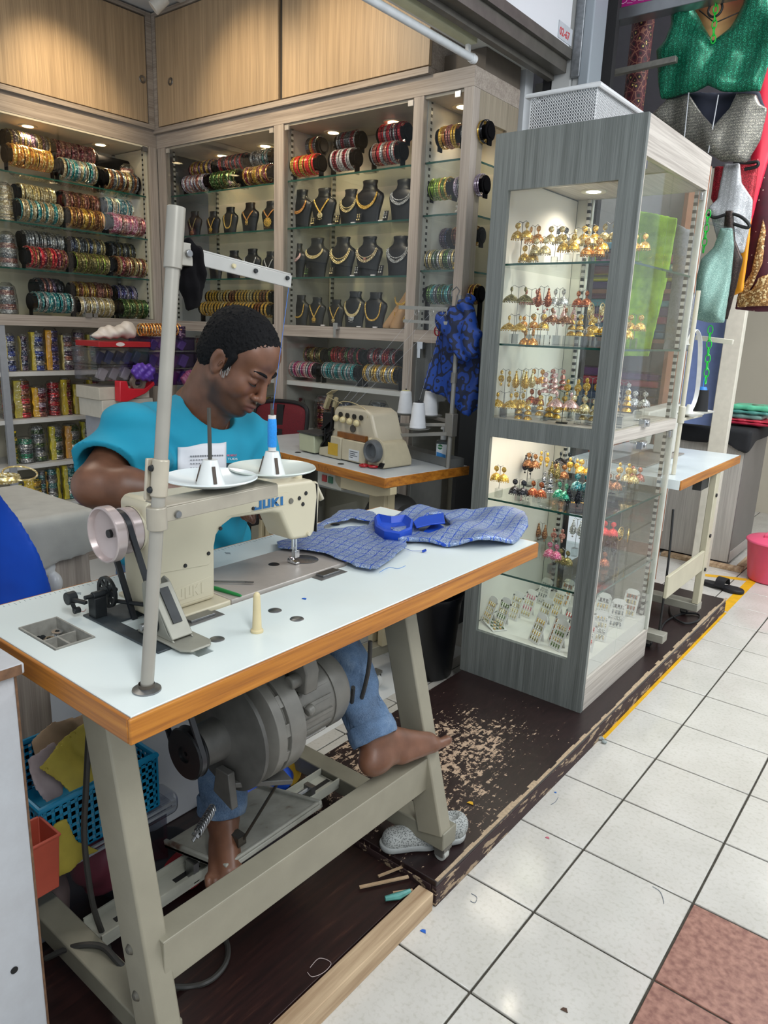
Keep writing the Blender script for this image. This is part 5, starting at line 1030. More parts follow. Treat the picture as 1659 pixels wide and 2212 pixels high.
# ================================================================ packets of bangles on the lower left shelves
M_FILM = glass_mat('crinkled_film', (.95, .95, .95), .12, 3.2)
_nf = M_FILM.node_tree; _tc = _nf.nodes.new('ShaderNodeTexCoord'); _vz = _nf.nodes.new('ShaderNodeTexNoise'); _vz.inputs['Scale'].default_value = 60; _bp = _nf.nodes.new('ShaderNodeBump'); _bp.inputs['Strength'].default_value = .9; _bp.inputs['Distance'].default_value = .01
_nf.links.new(_tc.outputs['Object'], _vz.inputs['Vector']); _nf.links.new(_vz.outputs[0], _bp.inputs['Height'])
for _n in _nf.nodes:
    if _n.type == 'BSDF_GLOSSY': _nf.links.new(_bp.outputs[0], _n.inputs['Normal'])
    if _n.type == 'LAYER_WEIGHT': _nf.links.new(_bp.outputs[0], _n.inputs['Normal'])
def paper(c): return P(c, .6, 0, .15, 60, .3, 60, name='crumpled_paper')
def packet(p, w_, h_, cols, lab, pc='#C9B03A', pw=.3, ps=-1, tilt=0, two=False):
    t = thing('bangle_packet', lab, 'bangle packet', tuple(p), group='packets of bangles on the lower left shelves'); OFF[t.name] = (0, 0, 0)
    r = w_*.40; b = B(); nb = int(h_/.0085); rr = random.Random(int(p[1]*1000+p[2]*77)); cx = -ps*w_*pw*.3 if pw else 0
    for i in range(nb):
        b.k = i//3 % len(cols); b.torus((rr.uniform(-.002, .002), cx+rr.uniform(-.002, .002), .006+i*.0085), r-.004, .0042, (rr.uniform(-.08, .08), rr.uniform(-.08, .08), 1), 20, 5)
    b.obj('bangles', [J(c) for c in cols], t)
    if pw:
        b = B(); rg = []
        for i in range(9):
            z = h_*(i/8)*1.0+.002; j = rr.uniform(-.003, .003); y_ = ps*w_*(.5-pw/2); hw = w_*pw/2+rr.uniform(-.003, .002); xo = r*.78+rr.uniform(-.002, .003)
            rg.append([(xo, y_-hw+j, z), (xo+.003, y_+j, z), (xo, y_+hw+j, z), (-r*.5, y_+ps*hw*.4, z)])
        b.ring_loft(rg); b.obj('paper_label', paper(pc), t)
    b = B(); rg = []
    for i in range(10):
        q = i/9; z = .001+(h_+.012)*q; s_ = 1 if q < .85 else 1-.35*((q-.85)/.15); rg.append([(s_*(w_*.47+rr.uniform(-.002, .002))*math.copysign(abs(math.cos(a))**.6, math.cos(a)), s_*(w_*.5+rr.uniform(-.003, .003))*math.copysign(abs(math.sin(a))**.6, math.sin(a)), z) for a in [2*PI*k/20 for k in range(20)]])
    b.ring_loft(rg); b.obj('film', M_FILM, t)
    t.rotation_euler = (tilt, 0, 0); return t
c6 = lambda x, y: zc(x, y, 4.022, 0, 680)
PK = [(1.113, [(75, 118, 300, ('blue', 'navy', 'silver'), 'blue', '#B8A637', .3, -1), (205, 78, 290, ('purple', 'navy'), 'dark violet', '#B3A25A', .12, -1), (320, 122, 320, ('blue', 'silver', 'navy'), 'blue and silver', '#C2AE35', .25, -1), (445, 120, 345, ('peri', 'purple'), 'violet', '#D39A25', .45, -1), (578, 112, 290, ('purple', 'silver', 'rose'), 'purple and gold', '#A99A5A', .15, -1), (690, 110, 320, ('rose', 'purple', 'silver'), 'mauve', None, 0, 1), (805, 120, 290, ('teal', 'grey', 'navy'), 'dark teal', '#8E8434', .2, -1)]),
      (.862, [(60, 100, 320, ('maroon', 'gold', 'red'), 'red and gold', None, 0, 1), (180, 150, 320, ('red', 'brown', 'rose'), 'red', '#B5A63B', .45, -1), (330, 130, 250, ('rose', 'maroon', 'lilac'), 'mauve red', '#D9A81F', .4, -1), (470, 125, 280, ('red', 'maroon'), 'deep red', '#C9B03A', .1, 1), (570, 95, 300, ('maroon', 'brown'), 'dark red', '#D2B933', .6, -1), (685, 135, 255, ('brown', 'red', 'rose'), 'rusty red', '#B9A93C', .35, -1), (810, 120, 310, ('maroon', 'purple'), 'maroon', '#C7AE2F', .35, -1)]),
      (.613, [(100, 80, 290, ('green', 'olive'), 'green', '#D8B71D', .95, -1), (220, 150, 210, ('silver', 'mint', 'grey'), 'silver green round', None, 0, 1), (345, 130, 300, ('green', 'silver', 'grey'), 'dark green leaning', None, 0, 1), (480, 125, 290, ('silver', 'green', 'grey'), 'silver and green', '#CFC02E', .4, -1), (615, 140, 280, ('green', 'grey', 'silver'), 'green and grey', '#C9923A', .45, -1), (755, 115, 300, ('mint', 'silver', 'navy'), 'blue green', '#B9B23A', .25, -1)]),
      (.375, [(150, 95, 200, ('silver', 'palegold'), 'pale', '#C9C24A', .9, -1), (265, 140, 220, ('gold', 'olive'), 'all yellow wrapped', '#E0BD12', .98, -1), (375, 70, 270, ('grey', 'teal'), 'grey teal', '#B98A2A', .2, 1), (460, 110, 290, ('teal', 'silver', 'grey'), 'teal', '#CDBB30', .25, 1), (600, 140, 300, ('teal', 'silver', 'teal'), 'pale teal', '#C9B92E', .3, -1)]),
      (.075, [(420, 120, 300, ('rose', 'pink'), 'pinkish', '#B59A80', .3, -1), (530, 120, 280, ('purple', 'grey'), 'purple grey', None, 0, 1), (690, 160, 330, ('olive', 'grey', 'silver'), 'olive', '#A89B7A', .3, 1)])]
RN = ['top', 'second', 'third', 'fourth', 'lowest']
for ri, (z, L) in enumerate(PK):
    for i, (zx, wz, hz, cols, nm, pc, pw, ps) in enumerate(L):
        px, py = c6(zx, 500); d = prj(at(px, py, 'x', XL-.1))[2]; y_ = at(px, py, 'x', XL-.1)[1]
        # vertical px depends on height: solve at the shelf height
        for _ in range(3): pp = prj((XL-.1, y_, z+.08)); y_ += (px-pp[0])*.0028
        packet((XL-.10, y_, z+.001), wz/4.022*d/FPX, min(hz/4.022*d/FPX, .215), cols, '%s bangles in film%s, %s packet, %s lower shelf, left wall' % (nm, ' with yellow paper' if pc else '', ORD[i], RN[ri]), pc or '#C9B03A', pw, ps, .06 if 'leaning' in nm else 0)
# stacks and a bare box at the right ends of the display shelves
for i, (zx, zy, z, cols, h_) in enumerate([(1430, 690, SH[0], ('silver', 'rose', 'cream', 'red'), .15), (1465, 1110, SH[1], ('cream', 'blush'), .095), (1510, 1520, SH[2], ('pink', 'maroon'), .07), (1560, 1880, ZL, ('palegold', 'brown'), .10), (60, 920, SH[1], ('cream', 'palegold'), .17), (90, 1400, SH[2], ('silver', 'rose', 'grey'), .16), (80, 1840, ZL, ('silver', 'rose', 'grey'), .14)]):
    p = at(*c1(zx, zy), 'x', XL-.12); p[1] = min(p[1], 1.445); p[2] = z+.001; t = thing('bangle_packet', '%s bangle stack at the %s end, %s, left wall cabinet' % (' and '.join(cols[:2]), 'right' if i < 4 else 'left', ['top shelf', 'second shelf', 'third shelf', 'bottom board', 'second shelf', 'third shelf', 'bottom board'][i]), 'bangle packet', tuple(p)); OFF[t.name] = (0, 0, 0)
    b = B(); nb = int(h_/.008)
    for k in range(nb): b.k = k//3 % len(cols); b.torus((0, 0, .005+k*.008), .042-.01*(k/nb), .004, (rnd.uniform(-.06, .06), 0, 1), 20, 5)
    b.obj('bangles', [J(c) for c in cols], t); b = B(); b.lathe([(.050, 0), (.051, h_*.5), (.042, h_), (.02, h_+.02)], (0, 0, 0), Z, 18); b.obj('film', M_FILM, t)
# ---- corner-bay packets and bare boxes on lower shelves of the back cabinet
for i, (px, z, cols, w_, h_, nm) in enumerate([(640, .85, ('maroon', 'rose'), .09, .17, 'mauve'), (700, .85, ('brown', 'maroon'), .10, .19, 'brown'), (815, .85, ('silver', 'grey', 'silver'), .10, .19, 'silver'), (850, .85, ('lilac', 'grey'), .09, .14, 'lilac'), (745, .85, ('navy', 'black'), .09, .17, 'navy'), (440, 1.12, ('rose', 'maroon'), .09, .19, 'rose'), (590, .85, ('gold', 'olive'), .09, .15, 'old gold')]):
    p = at(px, 930, 'y', YB+.14); p[2] = z+.001; t = packet(p, w_, h_, cols, nm+' bangles in a clear packet inside the back wall cabinet', '#C9B03A', .25 if i in (6,) else 0, -1); t['group'] = 'packets inside the back wall cabinet'; t.rotation_euler = (0, 0, -PI/2)
# ================================================================ earrings in the grey showcase
def jh_geo(kind):
    b = B()
    if kind == 'bell':
        b.lathe([(.0001, .0012), (.006, .001), (.0072, 0), (.006, -.001), (.0001, -.0012)], (0, 0, -.006), (0, -1, 0), 14); b.cyl((0, 0, -.012), (0, 0, -.017), .0012, n=6)
        b.lathe([(.0145, -.034), (.0138, -.030), (.0115, -.024), (.007, -.0195), (.002, -.017)], (0, 0, 0), Z, 20)
        for k in range(14): a = 2*PI*k/14; b.sph((.0135*math.cos(a), .0135*math.sin(a), -.0365), .0016, 5, 4)
    elif kind == 'wide':
        b.sph((0, 0, -.005), (.004, .003, .006), 8, 6); b.cyl((0, 0, -.01), (0, 0, -.016), .001, n=6); b.lathe([(.020, -.033), (.018, -.029), (.012, -.022), (.005, -.018), (.001, -.016)], (0, 0, 0), Z, 22)
        for k in range(18): a = 2*PI*k/18; b.sph((.019*math.cos(a), .019*math.sin(a), -.035), .0015, 5, 4)
    elif kind == 'tear':
        b.sph((0, 0, -.004), .003, 8, 5); b.lathe([(.0001, -.001), (.003, -.010), (.008, -.028), (.0085, -.034), (.006, -.042), (.0001, -.045)], (0, 0, 0), Z, 12)
        for k in range(14): a = 2*PI*k/14; b.sph((.0095*math.cos(a), -.002, -.032+.012*math.sin(a)), .0016, 5, 4)
        b.sph((0, 0, -.050), .0028, 6, 5)
    elif kind == 'tier':
        b.lathe([(.0001, .001), (.005, .001), (.006, 0), (.0001, -.001)], (0, 0, -.005), (0, -1, 0), 12)
        for z, r in ((-.012, .007), (-.024, .009), (-.038, .011)): b.lathe([(r, z-.009), (r*.85, z-.004), (r*.3, z)], (0, 0, 0), Z, 16); b.torus((0, 0, z-.0095), r, .001, Z, 14, 4)
    elif kind == 'hoop': b.torus((0, 0, -.020), .019, .0014, (1, .2, 0), 30, 6); b.torus((0, 0, -.018), .009, .002, (1, .2, 0), 20, 6); b.sph((0, 0, -.018), .004, 8, 5)
    else: b.sph((0, 0, -.005), (.0045, .003, .0055), 8, 6); b.lathe([(.0001, .0015), (.008, .001), (.009, 0), (.0001, -.001)], (0, 0, -.020), (0, -1, 0), 14); b.sph((0, 0, -.034), (.0035, .0035, .005), 8, 5)
    return b
_JG = {}; _JM = {}
def jh(kind, col):
    if kind not in _JG: _JG[kind] = jh_geo(kind)
    if (kind, col) not in _JM:
        g = _JG[kind]; me = bpy.data.meshes.new('earring'); me.from_pydata(g.v, [], g.f); me.materials.append(J(col, 700)); me.polygons.foreach_set('use_smooth', [True]*len(me.polygons)); me.set_sharp_from_angle(angle=.8); _JM[(kind, col)] = me
    o = bpy.data.objects.new('earring', _JM[(kind, col)]); COL.objects.link(o); o.scale = (1.5, 1.5, 1.5); return o
M_ACR = glass_mat('acrylic', (.93, .95, .95), .02, 2.2)
KN = {'bell': 'bell shaped', 'wide': 'wide domed', 'tear': 'teardrop', 'tier': 'three tiered', 'hoop': 'hoop', 'disc': 'disc and drop'}
def stand_mesh(h_, black, arm):
    b = B()
    if black: b.box(-.020, .020, -.012, .012, 0, .003); b.cyl((0, 0, .003), (0, 0, h_), .0012, n=8)
    else: b.box(-.011, .011, -.011, .011, 0, min(.035, h_*.35)); b.mat(1).cyl((0, 0, min(.035, h_*.35)), (0, 0, h_), .001, n=8)
    b.mat(0 if black else 1); b.tube([(-arm, 0, h_-.002), (-arm*.7, 0, h_+.004), (0, 0, h_-.003), (arm*.7, 0, h_+.004), (arm, 0, h_-.002)], .0009, 6); return b
_SM = {}; SH_N = ['top shelf', 'second shelf', 'middle floor', 'fourth shelf', 'lowest shelf']
def estand(p, h_, kind, col, si, k, arm=.016, black=False, rz=0, col2=None):
    key = (round(h_, 2), black, arm)
    if key not in _SM:
        g = stand_mesh(key[0], black, arm); me = bpy.data.meshes.new('earring_stand'); me.from_pydata(g.v, [], g.f); [me.materials.append(m) for m in ((M_BLACKP,) if black else (M_ACR, M_STEEL))]
        if not black: me.polygons.foreach_set('material_index', g.mi)
        _SM[key] = me
    o = bpy.data.objects.new('earring_stand', _SM[key]); COL.objects.link(o); o.location = p; o.rotation_euler = (0, 0, rz)
    wh = '%s from left, %s, showcase' % (ORD[k], SH_N[si])
    tag(o, '%s stand with %s %s earrings, %s' % ('black' if black else 'clear acrylic', col, KN[kind], wh), 'earring stand', 'earring stands in the showcase')
    for s_, sd in ((-1, 'left'), (1, 'right')):
        e = jh(kind, col); e.location = (p[0]+s_*arm*math.cos(rz), p[1]+s_*arm*math.sin(rz)-.0005, p[2]+key[0]-.002); e.rotation_euler = (0, 0, rz+rnd.uniform(-.3, .3))
        tag(e, '%s %s earring, %s one on stand %s' % (col, KN[kind], sd, wh), 'earring', 'earrings in the showcase')
c4b = lambda x, y: zc(x, y, 4.097, 1060, 380); c5 = lambda x, y: zc(x, y, 3.606, 1000, 930)
ST = [  # shelf, list of (zoomed x, zoomed top y, y-depth or None, kind, colour, black)
 (0, 1.644, c4b, [(285, 420, 1.25, 'bell', 'gold', 1), (395, 440, 1.35, 'bell', 'orange', 0), (450, 540, 1.28, 'bell', 'palegold', 0), (345, 600, 1.30, 'bell', 'gold', 0), (590, 440, 1.38, 'bell', 'palegold', 0), (640, 450, 1.5, 'bell', 'grey', 0), (700, 520, 1.30, 'bell', 'gold', 0), (815, 470, 1.33, 'wide', 'palegold', 0), (885, 440, 1.48, 'bell', 'gold', 0), (915, 560, 1.28, 'bell', 'orange', 0), (965, 520, 1.5, 'bell', 'gold', 0), (1060, 430, 1.32, 'bell', 'palegold', 0), (1190, 560, 1.5, 'bell', 'gold', 0), (1330, 520, 1.6, 'bell', 'gold', 0)]),
 (1, 1.370, c4b, [(250, 990, 1.27, 'wide', 'olive', 0), (215, 1245, 1.25, 'wide', 'gold', 0), (365, 1010, 1.42, 'wide', 'rose', 0), (475, 990, 1.30, 'tear', 'copper', 0), (615, 990, 1.40, 'bell', 'silver', 0), (345, 1240, 1.30, 'disc', 'orange', 0), (430, 1215, 1.36, 'bell', 'gold', 0), (520, 1190, 1.45, 'disc', 'blush', 0), (610, 1170, 1.28, 'wide', 'brown', 0), (700, 1130, 1.5, 'tear', 'blush', 0), (765, 1230, 1.30, 'tier', 'gold', 0), (820, 1010, 1.5, 'bell', 'copper', 0), (850, 1240, 1.35, 'tier', 'gold', 0), (945, 1120, 1.30, 'hoop', 'palegold', 0), (920, 1270, 1.45, 'bell', 'silver', 0), (975, 1250, 1.28, 'bell', 'gold', 0), (345, 1370, 1.24, 'bell', 'orange', 0), (1180, 1300, 1.4, 'bell', 'gold', 0), (1290, 1240, 1.6, 'bell', 'gold', 0)]),
 (2, 1.104, c4b, [(135, 1720, 1.26, 'disc', 'gold', 0), (125, 1920, 1.24, 'wide', 'gold', 0), (275, 1720, 1.34, 'tear', 'gold', 0), (260, 1920, 1.30, 'bell', 'gold', 0), (335, 1720, 1.42, 'tear', 'palegold', 0), (300, 1970, 1.26, 'tier', 'gold', 0), (425, 1700, 1.50, 'bell', 'orange', 0), (400, 1900, 1.38, 'bell', 'copper', 0), (535, 1740, 1.32, 'tier', 'blush', 0), (600, 1720, 1.40, 'tier', 'rose', 0), (490, 1940, 1.28, 'tier', 'gold', 0), (560, 1960, 1.34, 'tier', 'gold', 0), (655, 1900, 1.26, 'wide', 'blush', 1), (735, 1790, 1.36, 'disc', 'gold', 0), (820, 1790, 1.42, 'disc', 'gold', 0), (905, 1800, 1.34, 'disc', 'gold', 0), (790, 1950, 1.28, 'bell', 'palegold', 0), (880, 1980, 1.30, 'tier', 'palegold', 0), (700, 1960, 1.45, 'bell', 'gold', 0), (1180, 1830, 1.4, 'tier', 'silver', 0), (1215, 1900, 1.32, 'tier', 'gold', 0), (1330, 1900, 1.6, 'bell', 'silver', 0)])]
for si, z, cf, L in ST:
    L = sorted(L)
    for k, (zx, zy, y_, kind, col, bl) in enumerate(L):
        p = at(*cf(zx, zy), 'y', y_); h_ = max(.05, min(p[2]-z, .20)); x_ = min(max(p[0], -.755), -.31); estand((x_, y_, z+.0008), h_, kind, col, si, k, .019 if kind != 'wide' else .025, bool(bl), rnd.uniform(-.35, .35))
ST2 = [(3, .797, [(275, 520, 270, 'bell', 'gold', 0), (430, 545, 380, 'bell', 'black', 0), (495, 430, 190, 'tear', 'black', 1), (520, 440, 170, 'bell', 'brown', 0), (570, 560, 400, 'bell', 'copper', 0), (610, 470, 170, 'disc', 'gold', 0), (645, 525, 320, 'tier', 'grey', 0), (700, 470, 240, 'tear', 'olive', 0), (745, 450, 260, 'bell', 'brown', 0), (760, 620, 400, 'bell', 'mint', 0), (775, 400, 160, 'wide', 'black', 0), (835, 640, 420, 'tear', 'black', 0), (840, 480, 200, 'disc', 'gold', 0), (905, 640, 330, 'bell', 'teal', 0), (935, 500, 220, 'bell', 'gold', 0), (1150, 560, 340, 'bell', 'brown', 0), (1235, 500, 240, 'disc', 'gold', 0), (1290, 480, 280, 'bell', 'palegold', 0), (1400, 440, 250, 'bell', 'rose', 0)]),
       (4, .515, [(570, 850, 705, 'tear', 'brown', 0), (685, 1110, 860, 'bell', 'pink', 0), (725, 980, 760, 'disc', 'rose', 0), (780, 1080, 925, 'bell', 'olive', 0), (865, 980, 690, 'tear', 'silver', 0), (1110, 1000, 700, 'bell', 'coral', 0), (1135, 1010, 850, 'disc', 'black', 0), (1085, 1000, 820, 'disc', 'black', 0), (1250, 960, 740, 'hoop', 'gold', 0), (1065, 1050, 940, 'bell', 'copper', 0)])]
for si, z, L in ST2:
    L = sorted(L)
    for k, (zx, zb, zt, kind, col, bl) in enumerate(L):
        p = at(*c5(zx, zb), 'z', z); p[0] = min(max(p[0], -.755), -.31); p[1] = min(max(p[1], 1.235), 1.79); d = prj(p)[2]; h_ = max(.04, min((zb-zt)/3.606*d/FPX, .16)); estand((p[0], p[1], z+.0008), h_, kind, col, si, k, .017, bool(bl), rnd.uniform(-.4, .4))
# white display cards on the floor of the showcase
def card_geo(w_, h_):
    poly = [(-w_/2, 0), (w_/2, 0), (w_/2, h_*.86), (w_*.36, h_*.97), (w_*.15, h_), (-w_*.15, h_), (-w_*.36, h_*.97), (-w_/2, h_*.86)]
    b = B(); nr = 4; fr = .0085
    b.box(-w_/2, -w_/2+fr, -.001, .001, 0, h_*.86); b.box(w_/2-fr, w_/2, -.001, .001, 0, h_*.86); b.prism([(-w_/2, h_*.80), (w_/2, h_*.80)]+poly[2:], (0, -.001, 0), X, Z, (0, .002, 0))
    for i in range(nr): z = h_*.80*i/nr; b.box(-w_/2+fr, w_/2-fr, -.0008, .0008, z, z+.006)
    b.obox((0, .001, h_*.7), (0, .05, .002), .02, .0015, up=Y); return b
CW, CH = .062, .118; _cg = card_geo(CW, CH); _cm = bpy.data.meshes.new('card'); _cm.from_pydata(_cg.v, [], _cg.f); _cm.materials.append(P('#DCDBD8', .35)); _sg = B(); _sg.sph((0, -.002, 0), (.0030, .0022, .0030), 8, 5); _sg.sph((0, -.002, -.0075), (.0034, .0022, .0048), 8, 5); _sg.sph((0, -.002, -.014), .0017, 6, 4)
_SG = {}
def stud_mesh(c):
    if c not in _SG: me = bpy.data.meshes.new('stud'); me.from_pydata(_sg.v, [], _sg.f); me.materials.append(J(c, 700)); me.polygons.foreach_set('use_smooth', [True]*len(me.polygons)); _SG[c] = me
    return _SG[c]
CARDS = [(150, 1500, 'gold', 'palegold', -.5), (275, 1520, 'green', 'palegold', -.35), (375, 1470, 'palegold', 'cream', -.3), (480, 1450, 'pink', 'palegold', -.3), (600, 1350, 'grey', 'silver', -.3), (500, 1680, 'gold', 'olive', -.45), (600, 1520, 'olive', 'palegold', -.35), (700, 1440, 'palegold', 'gold', -.4), (780, 1600, 'red', 'black', -.4), (700, 1660, 'brown', 'copper', -.35), (600, 1780, 'palegold', 'green', -.4), (780, 1830, 'gold', 'silver', -.35), (770, 1360, 'copper', 'orange', -.3), (880, 1520, 'gold', 'palegold', -.35), (1080, 1760, 'red', 'silver', .1), (1190, 1680, 'silver', 'cream', .15), (1270, 1560, 'silver', 'grey', .15), (1290, 1440, 'copper', 'palegold', .0), (1060, 1480, 'silver', 'gold', .0)]
for k, (zx, zy, ca_, cb_, rz) in enumerate(sorted(CARDS)):
    p = at(*c5(zx, zy), 'z', .2625); p[0] = min(max(p[0], -.745), -.335); p[1] = min(max(p[1], 1.235), 1.76); p[2] = .2635
    t = thing('earring_card', 'white card of %s and %s studs, %s from the left, showcase floor' % (ca_, cb_, ORD[k]), 'earring card', tuple(p), 0, 'white cards of stud earrings')
    t.rotation_euler = (-.35, 0, rz); o = bpy.data.objects.new('panel', _cm); COL.objects.link(o); o.parent = t
    for r_ in range(4):
        for q in range(4):
            e = bpy.data.objects.new('stud_earring', stud_mesh(ca_ if r_ % 2 else cb_)); COL.objects.link(e); e.parent = t; e.location = (-CW/2+.0115+q*.013, 0, CH*.80*(r_+1)/4-.003-(CH*.2-.006)*0)
p = at(*c5(280, 1570), 'z', .2625); p[0] = max(p[0], -.70); t = thing('earring_card', 'white earring card lying flat at the front left of the showcase floor', 'earring card', (p[0], p[1]+.01, .2645)); t.rotation_euler = (-1.45, 0, 1.0); o = bpy.data.objects.new('panel', _cm); COL.objects.link(o); o.parent = t
for r_ in range(4):
    for q in range(4): e = bpy.data.objects.new('stud_earring', stud_mesh('green' if (r_+q) % 2 else 'gold')); COL.objects.link(e); e.parent = t; e.location = (-CW/2+.0115+q*.013, -.002, CH*.80*(r_+1)/4-.003)
# ================================================================ the tailor
HC = np.array((-.806, .050, 1.318)); HS = .965; T_ = math.radians(37); fa = math.atan2(.26, .965)
hf = np.array((math.cos(fa)*math.cos(T_), math.sin(fa)*math.cos(T_), -math.sin(T_))); hl = np.array((-math.sin(fa), math.cos(fa), 0.)); hu = np.cross(hf, hl)
tl = math.radians(4); hl, hu = hl*math.cos(tl)+hu*math.sin(tl)*-1, hu*math.cos(tl)+hl*math.sin(tl)
HR = np.array((hf, hl, hu)).T
def H(x, y, z): return HC+HS*(HR@np.array((x, y, z), float))
def hrot(rx=0, ry=0, rz=0): return HR@np.array(Euler((rx, ry, rz)).to_matrix())
def s3(*a): return np.array(a, float)*HS
person = thing('person', 'man in a bright turquoise t-shirt and jeans leaning over the sewing machine', 'person', (-1.05, 0, .05)); OFF[person.name] = (-1.05, 0, .05)
f = F(HC-.21, HC+.19, .0024)
f.ell(H(-.012, 0, .036), s3(.098, .077, .086), .01, HR); f.ell(H(.040, 0, .048), s3(.050, .063, .048), .02, HR)
f.ell(H(.034, 0, -.035), s3(.058, .060, .078), .025, HR); f.ell(H(.012, 0, -.055), s3(.055, .062, .050), .03, HR)
for s_ in (-1, 1):
    f.cap(H(.0, s_*.052, -.052), H(.058, s_*.022, -.094), .023*HS, .020*HS, .02); f.ell(H(.058, s_*.040, -.030), s3(.028, .022, .026), .018, HR)
    f.cap(H(.080, s_*.044, .020), H(.088, s_*.012, .016), .0085*HS, .0095*HS, .012)
f.ell(H(.074, 0, -.098), s3(.022, .026, .019), .016, HR); f.ell(H(.040, 0, -.098), s3(.048, .044, .026), .025, HR)
f.ell(H(.083, 0, -.068), s3(.020, .030, .022), .015, HR)
for s_ in (-1, 1): f.ell(H(.104, s_*.033, .001), s3(.015, .018, .011), .012, HR, sub=True); f.ell(H(.0765, s_*.033, -.001), s3(.0150, .0165, .0115), .004, HR)
f.cap(H(.090, 0, .012), H(.110, 0, -.030), .0075*HS, .0115*HS, .010); f.ell(H(.113, 0, -.037), s3(.0125, .0135, .0105), .006, HR)
for s_ in (-1, 1): f.ell(H(.101, s_*.0145, -.040), s3(.0105, .0075, .0080), .005, HR); f.ell(H(.106, s_*.008, -.0475), s3(.0045, .0035, .003), .003, HR, sub=True)
f.cap(H(.092, -.021, -.067), H(.1055, 0, -.0635), .0050*HS, .0075*HS, .004); f.cap(H(.092, .021, -.067), H(.1055, 0, -.0635), .0050*HS, .0075*HS, .004)
f.cap(H(.090, -.018, -.077), H(.1015, 0, -.0790), .0060*HS, .0090*HS, .004); f.cap(H(.090, .018, -.077), H(.1015, 0, -.0790), .0060*HS, .0090*HS, .004)
for s_ in (-1, 1): f.cap(H(.100, s_*.024, -.071), H(.110, 0, -.0710), .0016, .0018, .002, sub=True)
for s_ in (-1, 1):
    re_ = hrot(0, -.2, s_*-.25); f.ell(H(-.006, s_*.078, -.010), s3(.0195, .0075, .032), .004, re_); f.ell(H(.002, s_*.0845, -.006), s3(.0125, .0070, .021), .003, re_, sub=True); f.cap(H(-.018, s_*.083, .010), H(-.014, s_*.083, -.020), .0042, .0036, .003); f.cap(H(.006, s_*.081, -.004), H(.004, s_*.080, -.016), .0035, .003, .002); f.ell(H(-.001, s_*.078, -.036), s3(.008, .005, .009), .004, re_)
NB_ = np.array((-.935, .015, 1.165)); f.cap(H(-.035, 0, -.045), NB_, .056*HS, .064, .025); f.cap(H(.015, 0, -.085), NB_+(.05, .005, -.01), .040, .040, .03)
bh = f.mesh(smooth=2)
# body under the clothes
g = F((-1.30, -.46, .08), (-.20, .34, 1.28), .0045)
SHR, SHL = np.array((-.952, -.155, 1.135)), np.array((-.905, .165, 1.095)); ELR = np.array((-.855, -.322, 1.045)); WRR = np.array((-.725, -.195, 1.035)); ELL = np.array((-.865, .205, .955)); WRL = np.array((-.705, .085, 1.025))
PEL = np.array((-1.06, 0, .585)); CH_ = np.array((-.945, .0, 1.03))
g.ell(PEL, (.135, .165, .11), .04); g.ell((-.985, 0, .86), (.125, .150, .20), .06); g.ell(CH_, (.115, .155, .13), .06); g.cap(CH_+(0, 0, .08), NB_+(0, 0, .03), .09, .058, .04)
g.cap(SHR, CH_+(0, -.05, .08), .060, .08, .04); g.cap(SHL, CH_+(0, .05, .07), .058, .08, .04)
g.cap(SHR, ELR, .058, .046, .02); g.cap(ELR, ELR+(WRR-ELR)*.35, .045, .047, .02); g.cap(ELR+(WRR-ELR)*.35, WRR, .047, .028, .015)
g.cap(SHL, ELL, .055, .045, .02); g.cap(ELL, ELL+(WRL-ELL)*.35, .043, .045, .02); g.cap(ELL+(WRL-ELL)*.35, WRL, .045, .027, .015)
KNL, ANL = np.array((-.560, .085, .745)), np.array((-.330, .042, .480)); KNR, ANR = np.array((-.655, -.125, .690)), np.array((-.575, -.212, .300))
for a, c, d in ((np.array((-1.05, .09, .58)), KNL, ANL), (np.array((-1.05, -.09, .58)), KNR, ANR)): g.cap(a, c, .085, .055, .04); g.cap(c, c+(d-c)*.35, .052, .052, .02); g.cap(c+(d-c)*.35, d, .052, .032, .02)
bb = g.mesh(smooth=1)
# feet at finer resolution
def foot(f, heel, ball, ank, toes_dir, lat, sole):
    """heel/ball centre points near the sole, ank ankle joint, lat points to the little toe side"""
    heel, ball, ank, td, lat = map(lambda v: np.array(v, float), (heel, ball, ank, toes_dir, lat)); up = np.array((0, 0, 1.))
    f.ell(heel+up*.026, (.030, .034, .030), .01); f.cap(heel+up*.030, ank, .030, .034, .02); f.cap(heel+up*.032+(ball-heel)*.15, ball+up*.016, .032, .018, .02)
    f.cap(ank+(ball-ank)*.15+up*.0, ball+up*.022-lat*.012, .030, .017, .025)
    for k in range(3): o_ = lat*(-.024+.024*k); f.cap(heel+(ball-heel)*.45+up*.018+o_*.7, ball+up*.013+o_, .018, .014, .012)
    f.cap(ball-lat*.024+up*.014, ball-lat*.026+td*.045+up*.013, .0135, .0125, .006); f.ell(ball-lat*.026+td*.048+up*.015, (.0125, .0125, .010), .004)
    for k in range(4): o_ = lat*(-.004+.0135*k); L = .036-.006*k; f.cap(ball+o_+up*.013, ball+o_+td*L*.6+up*.016, .0085, .008, .005); f.cap(ball+o_+td*L*.6+up*.016, ball+o_+td*L+up*.009, .008, .0078, .002)
f = F((-.42, -.04, .385), (-.20, .34, .58), .0030)
dirL = np.array((.040, .235, 0)); dirL = dirL/np.linalg.norm(dirL); foot(f, (-.312, .022, .399), (-.285, .200, .392), ANL, dirL, (-.98, .17, 0), 0)
f.cap(ANL, ANL+(KNL-ANL)*.4, .034, .046, .01); bf = f.mesh(smooth=1)
f = F((-.68, -.40, .17), (-.37, -.12, .42), .0036)
dr = np.array((.79, -.61, 0)); dr = dr/np.linalg.norm(dr); foot(f, (-.580, -.205, .243), (-.470, -.290, .212), ANR, dr, (-.61, -.79, 0), 0)
